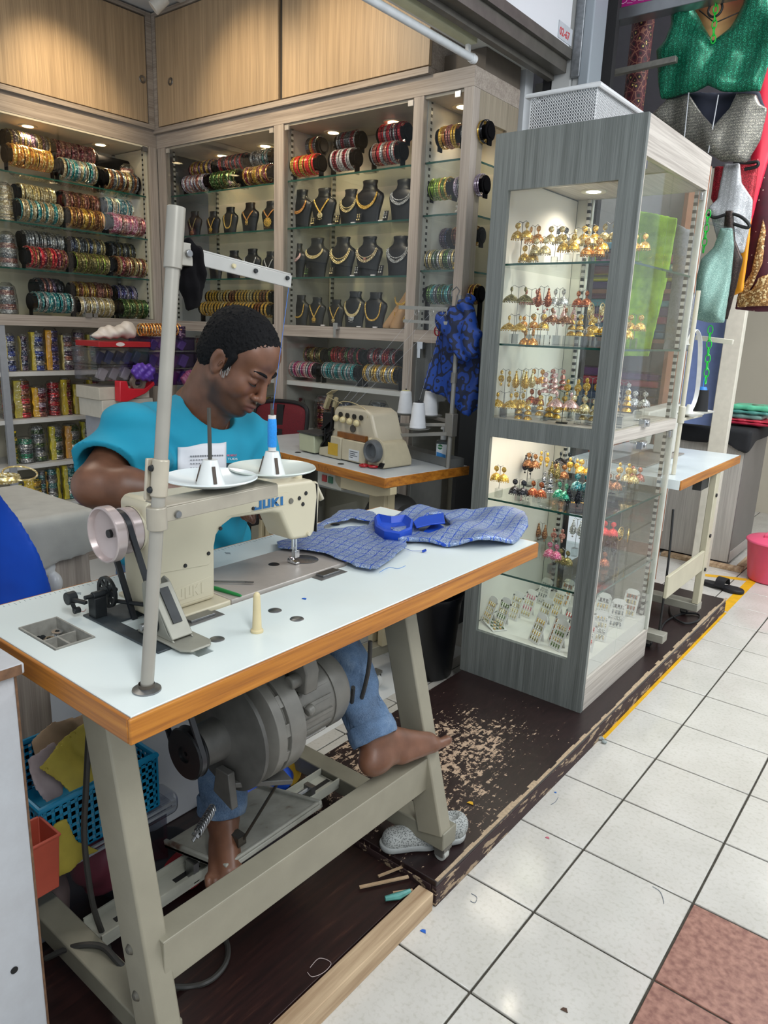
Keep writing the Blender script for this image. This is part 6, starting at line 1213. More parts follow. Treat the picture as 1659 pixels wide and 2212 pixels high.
f.cap(ANR, ANR+(KNR-ANR)*.3, .034, .044, .01); bf2 = f.mesh(smooth=1)
# hands
def hand(f, wr, d, palm_n, th, curl=.9):
    d = d/np.linalg.norm(d); palm_n = palm_n-d*(palm_n@d); palm_n /= np.linalg.norm(palm_n); side = np.cross(d, palm_n)*th
    c0 = wr; f.cap(wr-d*.03, wr+d*.02, .027, .026, .01)
    for k in range(4): f.cap(wr+d*.015+side*(.018-.012*k)*.8, wr+d*.080+side*(.030-.020*k), .015, .0115, .010)
    for k in range(4):
        p = wr+d*(.084-.004*abs(k-1))+side*(.030-.0200*k); L = (.040, .045, .042, .033)[k]; a = .25
        for L_, r0_, r1_ in ((L, .0098, .0090), (L*.62, .0088, .0082), (L*.5, .0082, .0074)):
            v = d*math.cos(a)+palm_n*math.sin(a); q = p+v*L_; f.cap(p, q, r0_, r1_, .002); p = q; a += curl*.6
    p = wr+d*.025+side*.022; v = d*.62+side*.62+palm_n*.35; v /= np.linalg.norm(v); q = p+v*.045; f.cap(p, q, .0145, .0115, .008); v2 = d*.85+side*.2+palm_n*.5; v2 /= np.linalg.norm(v2); f.cap(q, q+v2*.032, .0112, .0095, .003); f.cap(q+v2*.032, q+v2*.05, .0095, .008, .002)
f = F((-.83, -.30, .93), (-.555, .08, 1.09), .0032); hand(f, WRR, np.array((.45, .60, -.12)), np.array((.3, -.1, -1.)), 1, .5); f.cap(WRR, WRR+(ELR-WRR)*.25, .028, .035, .01); bh1 = f.mesh(smooth=1)
f = F((-.83, -.16, .93), (-.555, .18, 1.09), .0032); hand(f, WRL, np.array((.35, -.75, -.12)), np.array((.2, .3, -1.)), -1, .5); f.cap(WRL, WRL+(ELL-WRL)*.25, .027, .034, .01); bh2 = f.mesh(smooth=1)
body = B()
for q in (bh, bb, bf, bf2, bh1, bh2): o_ = len(body.v); body.v += q.v; body.f += [tuple(i+o_ for i in t_) for t_ in q.f]; body.mi += [0]*len(q.f)
n = N('brown_skin'); at_ = n.n('ShaderNodeAttribute', attribute_name='tint'); sx = n.n('ShaderNodeSeparateColor'); n.l(at_.outputs['Color'], sx.inputs[0])
nz = n.noise(25, 5); base = n.ramp(nz, [(.3, '#5E3D2B'), (.7, '#734D39')]); c = n.mix(sx.outputs[0], base, '#2E2019'); c = n.mix(sx.outputs[1], c, '#6A3C38'); c = n.mix(sx.outputs[2], c, '#8A5A44')
n.set(c, .42, 0, n.noise(260, 3), .12, .001); n.bs.inputs['Subsurface Weight'].default_value = .08; n.bs.inputs['Subsurface Radius'].default_value = (.02, .008, .004); M_SKIN = n.m
bo = body.obj('body', M_SKIN, person, ang=180)
V = np.array(body.v); q = (V-HC)@HR/HS; inh = np.arange(len(V)) < len(bh.v)
def sm(a, b, x): t_ = np.clip((x-a)/(b-a), 0, 1); return t_*t_*(3-2*t_)
beard = sm(-.040, -.062, q[:, 2]-.25*np.clip(.03-q[:, 0], -1, .05)*1.0)*sm(.0, .02, q[:, 0])*sm(-.125, -.11, q[:, 2])*.62
mous = sm(.085, .095, q[:, 0])*np.exp(-((q[:, 2]+.056)/.006)**2)*np.exp(-(q[:, 1]/.024)**4)*.6
lips = sm(.088, .094, q[:, 0])*np.exp(-((q[:, 2]+.0715)/.011)**4)*np.exp(-(q[:, 1]/.021)**4)
beard = np.maximum(beard*(1-lips), mous*(1-lips))
hi = np.exp(-((q[:, 2]+.02)/.03)**2)*sm(.05, .09, q[:, 0])*.3
col = np.ones((len(V), 4)); col[:, 0] = np.where(inh, beard, 0); col[:, 1] = np.where(inh, lips*.7, 0); col[:, 2] = np.where(inh, hi, .0)
sole = (V[:, 2] < .45) & (V[:, 0] > -.45) & (V[:, 2] < .40+.0*V[:, 1]); col[:, 2] = np.where(sole, .5, col[:, 2])
ca = bo.data.color_attributes.new('tint', 'FLOAT_COLOR', 'POINT'); ca.data.foreach_set('color', col.ravel())
# hair
f = F(HC-.19, HC+.19, .0028)
f.ell(H(-.015, 0, .040), s3(.105, .0835, .0875), .01, HR); f.ell(H(-.045, 0, -.010), s3(.068, .073, .072), .02, HR)
lo = f.lo; gx = np.meshgrid(*[lo[i]+f.h*np.arange(f.n[i]) for i in range(3)], indexing='ij', sparse=True); loc = [sum(HR[j, i]*(gx[j]-HC[j]) for j in range(3))/HS for i in range(3)]
_rg = np.random.default_rng(3); nzz = (_rg.standard_normal(f.d.shape)*.0016).astype(np.float32)
rec = .885*(loc[0]-.036)-.466*loc[2]-.012*np.exp(-((np.abs(loc[1])-0.0)/.03)**2)+.010*np.exp(-((np.abs(loc[1])-.05)/.016)**2)
low = -(loc[2]+.085-np.maximum(0, loc[0]+.060)*1.42); f.d = np.maximum(np.maximum(f.d+nzz, rec*HS), low*HS).astype(np.float32)
for s_ in (-1, 1): f.cap(H(.022, s_*.0735, .025), H(.020, s_*.0722, -.020), .010, .005, .006)
n = N('short_black_hair'); hz = n.noise(1, 4, n.map((500, 500, 120))); n.set(n.ramp(hz, [(.3, '#040405'), (.7, '#131315')]), .8, 0, hz, .6, .002); n.bs.inputs['Specular IOR Level'].default_value = .2; M_HAIR = n.m
f.mesh(smooth=1).obj('hair', M_HAIR, person, ang=180)
b = B()
for k in range(60):
    a = rnd.uniform(0, 1); p = H(.022+rnd.uniform(-.008, .012), -.0755, .004-.035*a); b.cyl(p, p+HS*(HR@np.array((.003, -.001, -.005))), .0005, n=4)
b.obj('sideburn_hair', P('#8E8A86', .6), person, label='greying sideburn hair')
for s_ in (-1, 1):
    b = B(); pts = [H(.0965-.020*t_*t_, s_*(.012+.040*t_), .0225+.0065*math.sin(t_*2.6)) for t_ in [k/7 for k in range(8)]]; b.tube(pts, [.0018, .0032, .0036, .0036, .0034, .003, .0024, .0014], 8); b.obj('eyebrow', M_HAIR, person)
    b = B(); pts = [H(.0925-.026*abs(t_-.45)**1.5*1.2, s_*(.018+.030*t_), -.0065-.0035*math.sin(t_*PI)) for t_ in [k/8 for k in range(9)]]; b.tube(pts, [.0006, .0013, .0016, .0017, .0017, .0016, .0014, .001, .0006], 6); b.obj('eyelashes', M_BLACKP, person)
# ---------------- t-shirt
n = N('turquoise_jersey'); nz = n.noise(6, 4); n.set(n.ramp(nz, [(.3, '#0B7F9C'), (.7, '#108CA8')]), .85, 0, n.noise(900, 2), .1, .0005); M_SHIRT = n.m
f = F((-1.30, -.42, .74), (-.70, .36, 1.29), .0042)
f.ell((-.99, 0, .85), (.165, .185, .22), .06); f.ell(CH_+(.010, .0, .0), (.135, .178, .15), .06); f.cap(CH_+(0, 0, .085), NB_+(-.005, 0, -.005), .105, .072, .04)
f.cap(SHR, CH_+(0, -.05, .08), .075, .10, .05); f.cap(SHL, CH_+(0, .05, .07), .070, .10, .05)
eR = SHR+(ELR-SHR)*.74; eL = SHL+(ELL-SHL)*.62; f.cap(SHR, eR+(ELR-SHR)*.2, .068, .086, .03); f.cap(SHL, eL+(ELL-SHL)*.2, .066, .070, .03)
f.cap(dep(285, 925, 1.70), dep(322, 1000, 1.69), .062, .048, .04)
X_, Y_, Z_ = [f.lo[i]+f.h*np.arange(f.n[i]) for i in range(3)]; X_, Y_, Z_ = X_[:, None, None], Y_[None, :, None], Z_[None, None, :]
w1 = np.sin(55*(Y_*1.0+.45*Z_)+7*np.sin(9*Z_+6*Y_))*.0055*sm(1.20, 1.0, Z_); w2 = np.sin(80*(Z_+.75*Y_)+5*np.sin(12*Y_))*.0050*sm(-.06, -.16, Y_); w3 = np.sin(75*(Z_*.7-Y_*.8)+3*np.sin(16*X_))*.0045*sm(.04, .14, Y_); w4 = np.sin(70*(Z_-.3*Y_)+3*np.sin(18*Y_))*.0035
f.d = (f.d+w1+w2+w3+w4*sm(1.1, .95, Z_)).astype(np.float32)
def plane_cut(f, p, nrm): nrm = nrm/np.linalg.norm(nrm); d = (X_-p[0])*nrm[0]+(Y_-p[1])*nrm[1]+(Z_-p[2])*nrm[2]; return d
dR = (ELR-SHR)/np.linalg.norm(ELR-SHR); dL = (ELL-SHL)/np.linalg.norm(ELL-SHL)
cutR = np.minimum(plane_cut(f, eR, dR), .11-np.sqrt((X_-ELR[0])**2+(Y_-ELR[1])**2+(Z_-ELR[2])**2)); cutL = np.minimum(plane_cut(f, eL, dL), .11-np.sqrt((X_-ELL[0])**2+(Y_-ELL[1])**2+(Z_-ELL[2])**2))
f.d = np.maximum(f.d, np.maximum(cutR, cutL)); f.d = np.maximum(f.d, .79-Z_).astype(np.float32)
# hollow sleeves and neck
f.cap(SHR+(ELR-SHR)*.45, ELR+(ELR-SHR)*.3, .060, .078, .0, sub=True); f.cap(SHL+(ELL-SHL)*.45, ELL+(ELL-SHL)*.3, .060, .062, .0, sub=True)
nd = (H(0, 0, -.05)-NB_); nd /= np.linalg.norm(nd); f.cap(NB_+nd*.012+(.020, .004, .0), NB_+nd*.14+(.03, 0, 0), .066, .085, .004, sub=True)
sh = f.mesh(smooth=2); so = sh.obj('t_shirt', M_SHIRT, person, ang=180)
# collar band
b = B(); a1 = np.cross(nd, (0, 1, 0)); a1 /= np.linalg.norm(a1); a2 = np.cross(nd, a1); c0 = NB_+nd*.014+(.020, .004, 0)
from mathutils.bvhtree import BVHTree
bvh = BVHTree.FromPolygons([Vector(v) for v in sh.v], sh.f)
def on_shirt(px, py, off=.002):
    d = Vector(ray(px, py)).normalized(); h_ = bvh.ray_cast(Vector(CAM), d)
    return (np.array(h_[0])-np.array(d)*off) if h_[0] is not None else dep(px, py, 1.8)
# receipt pinned on the chest, dark print square and print lettering
def decal(x0, x1, y0, y1, nx_, ny_, off, edge=None):
    b = B(); P_ = []
    for i in range(nx_):
        for j in range(ny_):
            u_, v_ = i/(nx_-1), j/(ny_-1); px = x0+(x1-x0)*u_; py = y0+(y1-y0)*v_
            if edge: px, py = edge(u_, v_, px, py)
            P_.append(tuple(on_shirt(px, py, off)))
    b.grid(P_, nx_, ny_); return b
rc = decal(385, 490, 966, 1060, 16, 14, .004, lambda u_, v_, px, py: (px+(1.2 if int(v_*26) % 2 else -1.2)*(u_ < .01 or u_ > .99), py-(12*u_ if v_ < .01 else 6*u_*(1-v_))+1.5*math.sin(9*u_)))
tag(rc.obj('receipt', P('#CDCFD4', .7, 0, .03, 20, .1, 40), loc=tuple(on_shirt(435, 1000)), solid=.0008), 'crumpled white paper slip pinned to the turquoise shirt', 'paper slip')
b = B()
for i, y_ in enumerate((985, 993, 1001, 1010, 1019)):
    for k in range(14 if i == 0 else 8):
        x_ = 413+k*(5.2 if i == 0 else 6); p = on_shirt(x_, y_-x_*.03+13, .0062); b.box(p[0]-.0015, p[0]+.0015, p[1]-.0015, p[1]+.0015, p[2]-(.0016 if i == 0 else .0008), p[2]+(.0016 if i == 0 else .0008))
tag(b.obj('slip_print', P('#85888E', .7), loc=tuple(on_shirt(430, 1000))), 'faint grey printed lines on the white paper slip', 'print', kind='stuff')
sq = decal(488, 515, 1000, 1052, 6, 8, .0015); OFF[sq.obj('shirt_print', P('#14323A', .8), person, label='dark printed square on the shirt').name] = OFF[person.name]
def shirt_text(txt, px0, py0, w_px, h_px, m):
    b = text_mesh(txt, 1.0, ((0, 0, 0), X, Y, Z), .0, .01); xs = [v[0] for v in b.v]; ys = [v[1] for v in b.v]; x0, x1, y0, y1 = min(xs), max(xs), min(ys), max(ys)
    b.v = [tuple(on_shirt(px0+(v[0]-x0)/(x1-x0)*w_px, py0-(v[1]-y0)/(y1-y0)*h_px, .0025)) for v in b.v]; b.obj('shirt_lettering', m, person, smooth=False)
shirt_text('MOMENT', 491, 986, 21, 5, P('#B25A72', .7)); shirt_text('TUDS', 492, 993.5, 21, 4.5, P('#C8D8DC', .7)); shirt_text('T U', 497, 1026, 12, 3.5, P('#C8D8DC', .7))
# ---------------- jeans
n = N('washed_denim'); nz = n.noise(9, 6, None, .65); tw = n.noise(1, 2, n.map((900, 900, 60))); c = n.ramp(nz, [(.3, '#263B55'), (.5, '#49678A'), (.72, '#8FA3B8')]); n.set(n.mix(.35, c, n.ramp(tw, [(.3, '#1F3045'), (.7, '#8496AC')])), .85, 0, tw, .3, .0006); M_DEN = n.m
f = F((-1.27, -.28, .24), (-.25, .26, .84), .0046)
f.ell(PEL, (.15, .18, .12), .05); f.ell((-1.02, 0, .74), (.13, .165, .12), .05)
for a, c, d, s_ in ((np.array((-1.05, .09, .58)), KNL, ANL, .06), (np.array((-1.05, -.09, .58)), KNR, ANR, .02)):
    f.cap(a, c, .098, .068, .05); f.cap(c, c+(d-c)*.5, .066, .058, .03); f.cap(c+(d-c)*.5, c+(d-c)*(1.0 if s_ > .03 else 1.0), .058, .052, .02)
X_, Y_, Z_ = [f.lo[i]+f.h*np.arange(f.n[i]) for i in range(3)]; X_, Y_, Z_ = X_[:, None, None], Y_[None, :, None], Z_[None, None, :]
f.d = (f.d+.0035*np.sin(60*(Z_+.6*X_)+3*np.sin(20*Y_+8*Z_))+.0025*np.sin(85*(Z_-.5*Y_)+2*np.sin(30*X_))).astype(np.float32)
for c, d, k_ in ((KNL, ANL, .95), (KNR, ANR, .95)):
    u_ = (d-c)/np.linalg.norm(d-c); e_ = c+(d-c)*(k_+.02); f.d = np.maximum(f.d, np.minimum(plane_cut(f, e_, u_), .14-np.sqrt((X_-d[0])**2+(Y_-d[1])**2+(Z_-d[2])**2))).astype(np.float32)
    f.cap(c+(d-c)*.75, d+(d-c)*.2, .044, .046, 0, sub=True)
f.mesh(smooth=1).obj('jeans', M_DEN, person, ang=180)
for c, d, k_ in ((KNL, ANL, .95), (KNR, ANR, .95)):
    u_ = Vector(d-c).normalized(); e_ = Vector(c+(d-c)*(k_-.035)); b = B(); b.lathe([(.054, 0), (.0575, .004), (.0585, .025), (.057, .042), (.053, .044), (.050, .04), (.050, .004)], e_, u_, 28, False, True)
    b.v = [(v[0]+.0015*math.sin(v[2]*160+v[1]*90), v[1]+.0015*math.sin(v[2]*120+v[0]*140), v[2]) for v in b.v]; b.obj('jeans_cuff', M_DEN, person, ang=60, label='paler turned-up jeans cuff')
b = B(); u_ = (ANL-KNL); sd = np.array((.62, -.78, .0)); pts = [KNL+u_*t_+sd*(.066-.010*t_) for t_ in (.25, .4, .55, .7, .82)]; b.strip([tuple(p) for p in pts], tuple(np.cross(u_/np.linalg.norm(u_), sd)*.006), .003); b.obj('side_seam', P('#1F2F45', .8), person, label='dark side seam')
# toenails
# (left foot)
# ================================================================ overlock table and machine
A0 = np.array((-1.013, .915)); TH = math.radians(-8.3); MT = Matrix.Translation((A0[0], A0[1], 0)) @ Matrix.Rotation(TH, 4, 'Z')
def L3(x, y, z): return np.array(MT @ Vector((x, y, z)))
class BL(B):
    def __init__(s): super().__init__(); s.T = MT
t = thing('sewing_table', 'smaller overlock table with wood edge by the back wall cabinet', 'sewing table', tuple(L3(-.5, .24, 0)))
BL().box(-1.09, -.006, .006, .474, .832, .869).obj('worktop', P('#B9BEC1', .35, 0, .08, 8), t, bevel=.002)
b = BL(); b.box(-1.1, 0, 0, .0059, .83, .868); b.box(-.0059, 0, .006, .48, .83, .868); b.obj('edging', M_TEDGX, t, bevel=.002, label='varnished brown wood edging')
b = BL()
for i in range(60): b.box(-.9+i*.01, -.8985+i*.01, -.0006, 0, .842, .852 if i % 5 else .858)
b.obj('printed_rule', P('#5A3A1A', .6), t)
M_IV = P('#B5A98A', .4, 0, .08, 8)
b = BL(); b.prism([(-.33, .829), (-.0, .829), (-.0, .80), (-.08, .78), (-.30, .775), (-.33, .80)], (0, .03, 0), X, Z, (0, .035, 0)); b.obj('bracket', M_IV, t, bevel=.002)
for x in (-.12, -.95):
    b = BL(); b.box(x-.075, x-.045, .12, .16, .12, .829); b.box(x-.015, x+.015, .12, .16, .12, .829); b.box(x-.075, x+.015, .10, .119, .42, .80) if x > -.5 else None; b.obj('leg', M_IV, t, bevel=.003)
    BL().box(x-.06, x, -.0, .44, .075, .12).obj('foot_rail', M_STAND, t, bevel=.003)
BL().box(-.95, -.14, .12, .15, .30, .36).obj('cross_beam', M_STAND, t, bevel=.003)
for (x, y) in ((-.03, .02), (-.03, .42), (-.95, .02), (-.95, .42)):
    q = L3(x, y, 0); caster(t, q[0], q[1], .002, .075, .028, P('#D0CFCB', .4))
b = BL(); b.box(-.44, -.29, .03, .09, .765, .829); b.obj('switch_box', P('#A6A69C', .5), t)
for x, c, nm in ((-.405, '#8E2A2A', 'red'), (-.365, '#2A5A45', 'green')): BL().box(x, x+.026, .024, .0299, .785, .812).obj('button', P(c, .4), t, label=nm+' push button')
b = BL(); b.lathe([(.0001, 0), (.10, 0), (.11, .02), (.11, .12), (.08, .15), (.0001, .15)], (-.25, .22, .64), X, 30); b.obj('motor', P('#3D3C3A', .5, .3), t)
# machine
t = thing('overlock_machine', 'cream overlock sewing machine with four tension knobs on the smaller table', 'overlock machine', tuple(L3(-.35, .2, .87)))
b = BL(); prof = [(.245, .871), (.10, .871), (.10, .985), (.115, 1.0), (.125, 1.07), (.15, 1.095), (.20, 1.09), (.26, 1.03), (.285, .95), (.285, .871)]
b.prism([(-.485, .871), (-.195, .871), (-.185, .98), (-.205, 1.02), (-.225, 1.075), (-.26, 1.09), (-.44, 1.085), (-.46, 1.07), (-.465, .99), (-.485, .985)], (0, .125, 0), X, Z, (0, .15, 0)); b.obj('body', P('#B9B09A', .35, 0, .05, 12), t, bevel=.012, seg=3)
BL().prism([(-.645, .875), (-.535, .875), (-.540, .95), (-.65, .952)], (0, .085, 0), X, Z, (0, .10, 0)).obj('side_table', P('#AEB296', .35, 0, .04), t, bevel=.004)
BL().box(-.655, -.50, .08, .20, .953, .960).obj('cloth_plate', P('#4A4A4A', .35, .5), t, bevel=.001)
BL().prism([(-.52, .872), (-.375, .872), (-.372, .962), (-.44, .965), (-.445, .92), (-.515, .905)], (0, .095, 0), X, Z, (0, .029, 0)).obj('looper_cover', P('#B3AB93', .35, 0, .05), t, bevel=.004)
BL().box(-.372, -.225, .100, .1245, .874, .960).obj('front_cover', P('#B9B098', .35, 0, .05), t, bevel=.003)
BL().box(-.415, -.24, .110, .1248, .962, .985).obj('amber_window', P('#7A4A1C', .25, 0, .2), t, label='amber coloured strip')
b = BL(); b.box(-.455, -.392, .0935, .0948, .885, .935); b.obj('warning_label', P('#B8952A', .5, 0, .05, 80), t, label='yellow warning label')
b = BL(); b.box(-.325, -.262, .0985, .0998, .880, .925); b.mat(1); [b.box(-.320, -.320+w_, .0980, .0984, z, z+.003) for z, w_ in ((.915, .05), (.907, .035), (.899, .048), (.891, .02))]; b.obj('rating_label', [P('#C5C9CC', .5), P('#55595E', .5)], t, label='white rating label')
b = BL(); b.box(-.54, -.44, .13, .17, .88, 1.05); b.cyl((-.475, .12, .90), (-.46, .12, 1.08), .006); b.obox((-.53, .12, .98), (-.45, .12, 1.04), .012, .012); b.cyl((-.50, .11, .96), (-.44, .11, .99), .005); b.cyl((-.52, .11, .91), (-.47, .115, .97), .006); b.cyl((-.49, .105, .93), (-.49, .105, .99), .004); b.obj('looper_works', P('#1A1A1B', .35, .5, .2, 60), t)
for k in range(4): BL().lathe([(.0001, .024), (.008, .023), (.0135, .016), (.0145, .010), (.009, .004), (.006, 0)], (-.425+.043*k, .122, 1.038-.002*k), (0, -1, 0), 18).obj('tension_knob', P('#C7BA8E', .4), t, bevel=.001)
for k in range(4): BL().lathe([(.010, 0), (.011, .006)], (-.41+.043*k, .125, 1.055), (0, -1, 0), 14).obj('tension_disc', P('#3A3936', .3, .7), t)
BL().cyl((-.33, .1245, 1.005), (-.33, .118, 1.005), .015, n=22).obj('oil_gauge', P('#55504A', .3, .3), t)
b = BL(); b.tube(smooth_pts([(-.46, .14, 1.08), (-.42, .13, 1.105), (-.36, .13, 1.11), (-.30, .13, 1.10), (-.26, .13, 1.085), (-.245, .125, 1.06)]), .0022, 6); b.obox((-.52, .13, 1.07), (-.49, .13, 1.13), .02, .015); b.obox((-.47, .13, 1.06), (-.45, .13, 1.12), .014, .012); b.cyl((-.50, .12, 1.12), (-.40, .12, 1.10), .0015, n=6); b.obox((-.50, .13, 1.13), (-.46, .13, 1.15), .03, .003); b.obj('thread_guide', P('#A89C7A', .4, .2), t)
b = BL(); b.prism([(-.225, .871), (-.128, .871), (-.128, .90), (-.165, .965), (-.225, .985)], (0, .11, 0), X, Z, (0, .16, 0)); b.obj('belt_cover', P('#B5AB91', .35, 0, .05), t, bevel=.006)
b = BL()
for k in range(6): b.obox((-.155+.005*k, .1085, .875+.0), (-.145+.005*k, .1085, .895), .002, .003, up=Y)
b.obj('vent', M_BLACKP, t)
b = BL(); b.lathe([(.044, 0), (.046, .012), (.044, .030), (.036, .034), (.030, .030), (.026, .012), (.0001, .010)], (-.17, .108, .938), (0.0, -1, 0), 34); b.obj('handwheel', P('#5E6164', .4, .2), t)
b = BL(); b.lathe([(.052, 0), (.052, .006), (.044, .008)], (-.17, .110, .938), (0, -1, 0), 30); b.obj('wheel_collar', P('#B5AB91', .35), t)
# scissors
p = L3(-.19, .09, .8705); t = thing('scissors', 'red handled scissors lying at the edge of the overlock table', 'scissors', tuple(p)); b = B(); b.torus(p+(-.020, -.006, .006), .016, .005, Z, 20, 8); b.torus(p+(.018, .004, .006), .016, .005, (0, .1, 1), 20, 8); b.obj('handle', P('#A31420', .35), t)
b = B(); b.obox(p+(.0, .01, .004), p+(.02, .10, .002), .010, .003); b.obox(p+(.01, .01, .006), p+(.005, .10, .004), .009, .003); b.obj('blade', M_STEEL, t)
for x, y in ((-.62, .06), (-.31, .045)): q = L3(x, y, .8695); o = B().lathe([(.0001, .002), (.012, .0018), (.014, 0)], q, Z, 18).obj('grommet', M_BLACKP, None, loc=tuple(q)); tag(o, 'black round grommet in the overlock table, %s one' % ('left' if x < -.5 else 'right'), 'grommet')
# metal tray at the back of the table
b = BL(); b.T = MT @ Matrix.Translation((-.25, .43, 0)) @ Matrix.Rotation(math.radians(-6), 4, 'Z'); b.box(-.23, .25, -.035, .035, .8705, .874); b.box(-.23, .25, -.037, -.035, .8705, .905); b.box(-.23, .25, .035, .037, .8705, .905); b.box(.248, .25, -.035, .035, .874, .905)
o = b.obj('metal_tray', P('#8B8D8C', .4, .6, .1, 20), None, loc=tuple(L3(-.25, .43, .87))); tag(o, 'long grey metal tray at the back of the overlock table', 'tray')
# thread stand with cones
t = thing('thread_stand', 'grey overlock thread stand holding white cones beside the cabinet end', 'thread stand', tuple(L3(-.01, .36, .87)))
b = BL(); b.cyl((-.012, .36, .8695), (-.002, .36, 1.54), .009, n=16); b.obj('pole', P('#8E8D88', .4, .4), t)
BL().cyl((-.009, .36, 1.21), (-.007, .36, 1.25), .013, n=16).obj('pole_joint', P('#7D7B76', .4, .5), t); b = BL(); b.box(-.03, .012, .345, .375, 1.0, 1.09); b.obj('clamp', P('#7D7B76', .4, .5), t, bevel=.002)
b = BL(); b.obox((-.01, .36, 1.045), (-.30, .30, 1.015), .02, .012); b.obox((-.01, .365, 1.055), (-.22, .46, 1.05), .02, .012); b.obox((-.01, .36, 1.01), (-.21, .26, .985), .02, .014); b.obj('spool_bracket', P('#8B8983', .4, .4), t, bevel=.001)
b = BL(); b.obox((-.33, .36, 1.495), (.05, .36, 1.485), .012, .014); b.obox((-.27, .33, 1.44), (.0, .33, 1.435), .012, .012); [b.torus((x, .33, 1.475), .012, .0015, Y, 14, 5) for x in (-.2, -.12, -.05)]; b.obj('thread_guide', P('#A5A6A2', .35, .6), t)
CN = [((875, 843), (875, 893), .40, 'left white cone of thread with a cream tip'), ((926, 843), (928, 897), .42, 'rear right white cone of thread in front of the blue cloth'), ((903, 868), (902, 925), .31, 'front middle white cone of thread, nearest the table edge')]
cone_pos = []
for (tp, bt, ly, lb) in CN:
    d0 = np.array(MT.to_3x3().inverted() @ Vector(ray(*bt))); o0 = np.array(MT.inverted() @ Vector(CAM)); k_ = (ly-o0[1])/d0[1]; q = o0+d0*k_; d1 = np.array(MT.to_3x3().inverted() @ Vector(ray(*tp))); q1 = o0+d1*((ly-o0[1])/d1[1]); H_ = float(q1[2]-q[2])
    c = np.array(MT @ Vector(q)); pl_ = B().lathe([(.0001, -.004), (.040, -.004), (.052, .001), (.053, .004), (.045, .0005), (.0001, -.001)], c-(0, 0, .001), Z, 32).obj('spool_plate', P('#8F8F8B', .35, .3), t); B().cyl(c, c+(0, 0, H_+.008), .003).obj('pin', M_BLACKP, t)
    tc = thing('thread_cone', lb, 'cone of thread', tuple(c+(0, 0, .002))); b = B(); b.lathe([(.001, .002), (.034, .002), (.0345, .006)]+[((.034-.011*z/H_)+(.0004 if int(z*700) % 2 else 0), z) for z in np.linspace(.008, H_-.006, 18)]+[(.020, H_-.002), (.001, H_-.001)], c, Z, 28); b.obj('thread', P('#D3D6DA', .8, 0, .02), tc)
    B().lathe([(.0205, H_-.002), (.012, H_+.002), (.005, H_+.002)], c, Z, 20).obj('cone_tip', P('#C9C79A' if 'cream' in lb else '#23262B', .5), tc); cone_pos.append(c+(0, 0, H_))
for k, c in enumerate(cone_pos):
    e = L3(-.2+.08*k, .33, 1.475); e2 = L3(-.42+.04*k, .13, 1.10); b = B(); b.tube([c, e, e2], .0004, 4); tag(b.obj('thread', P('#B9BCC2', .6), loc=tuple(c)), 'thin pale thread from the %s cone up to the guide and machine' % ['left', 'rear right', 'front'][k], 'thread')
# hand sanitiser bottle
p = L3(-.10, .42, .8745); t = thing('soap_bottle', 'clear pump bottle with a white and blue label behind the cones', 'pump bottle', tuple(p))
f = F(p-(.05, .05, .0), p+(.05, .05, .12), .003); f.box(p+(0, 0, .048), (.030, .018, .047), .012, .002, np.array(Euler((0, 0, .3)).to_matrix())); f.mesh(smooth=2).obj('bottle', glass_mat('bottle_plastic', (.86, .9, .92), .06, 2), t)
b = B(); b.cyl(p+(0, 0, .095), p+(0, 0, .115), .012, n=18); b.cyl(p+(0, 0, .115), p+(0, 0, .138), .004, n=10); b.lathe([(.014, .138), (.013, .146), (.004, .150), (.0001, .150)], p, Z, 18); b.obj('pump', P('#D5D8DA', .3), t)
rt = np.array((math.cos(.3), math.sin(.3), 0)); nr = np.array((math.sin(.3), -math.cos(.3), 0)); b = B(); b.prism([(-.022, .015), (.022, .015), (.022, .078), (-.022, .078)], p+nr*.0190, rt, Z, nr*.001); b.mat(1).cyl(p+nr*.0202+(0, 0, .066)-rt*.006, p+nr*.0208+(0, 0, .066)-rt*.006, .011, n=18); b.mat(2).prism([(-.020, .018), (.020, .018), (.020, .035), (-.020, .045)], p+nr*.0202, rt, Z, nr*.0006)
b.obj('label', [P('#D2D8DC', .4), P('#1C6E3C', .4), P('#3A86C8', .4)], t, label='white label with a green round mark and blue band'); text_mesh('Dettol', .0085, (tuple(p+nr*.0212-rt*.0155+(0, 0, .0635)), tuple(rt), Z, tuple(nr)), .0002, .0003).obj('lettering', P('#E8ECEA', .4), t, smooth=False)
# ---- red mesh chair
p = at(610, 930, 'y', 1.525); t = thing('office_chair', 'office chair with a red mesh back and black rim behind the tailor', 'chair', (p[0], 1.3, 0))
pt = lambda px, py: at(px, py, 'y', 1.525); ol = [pt(*q) for q in ((549, 990), (551, 900), (560, 873), (590, 866), (635, 869), (658, 878), (664, 895), (660, 940), (650, 990), (640, 1060), (555, 1060))]
b = B(); b.tube(smooth_pts([q for q in ol]+[ol[0]], 4), .011, 8); b.obj('back_frame', P('#151517', .5), t)
cen = sum(ol)/len(ol); b = B(); P_ = []
oo = smooth_pts(ol+[ol[0]], 4)
for q in oo: P_.append([tuple(q*(1-k)+cen*k+np.array((0, -.025*(1-(1-k)**2), 0))) for k in (0, .25, .5, .75, .97)])
b.grid([q for r_ in P_ for q in r_], len(P_), 5); n = N('red_mesh'); v = n.noise(900, 1); n.set(n.ramp(v, [(.4, '#3E0A12'), (.6, '#7A1624')]), .8); b.obj('mesh_back', n.m, t, solid=.003)
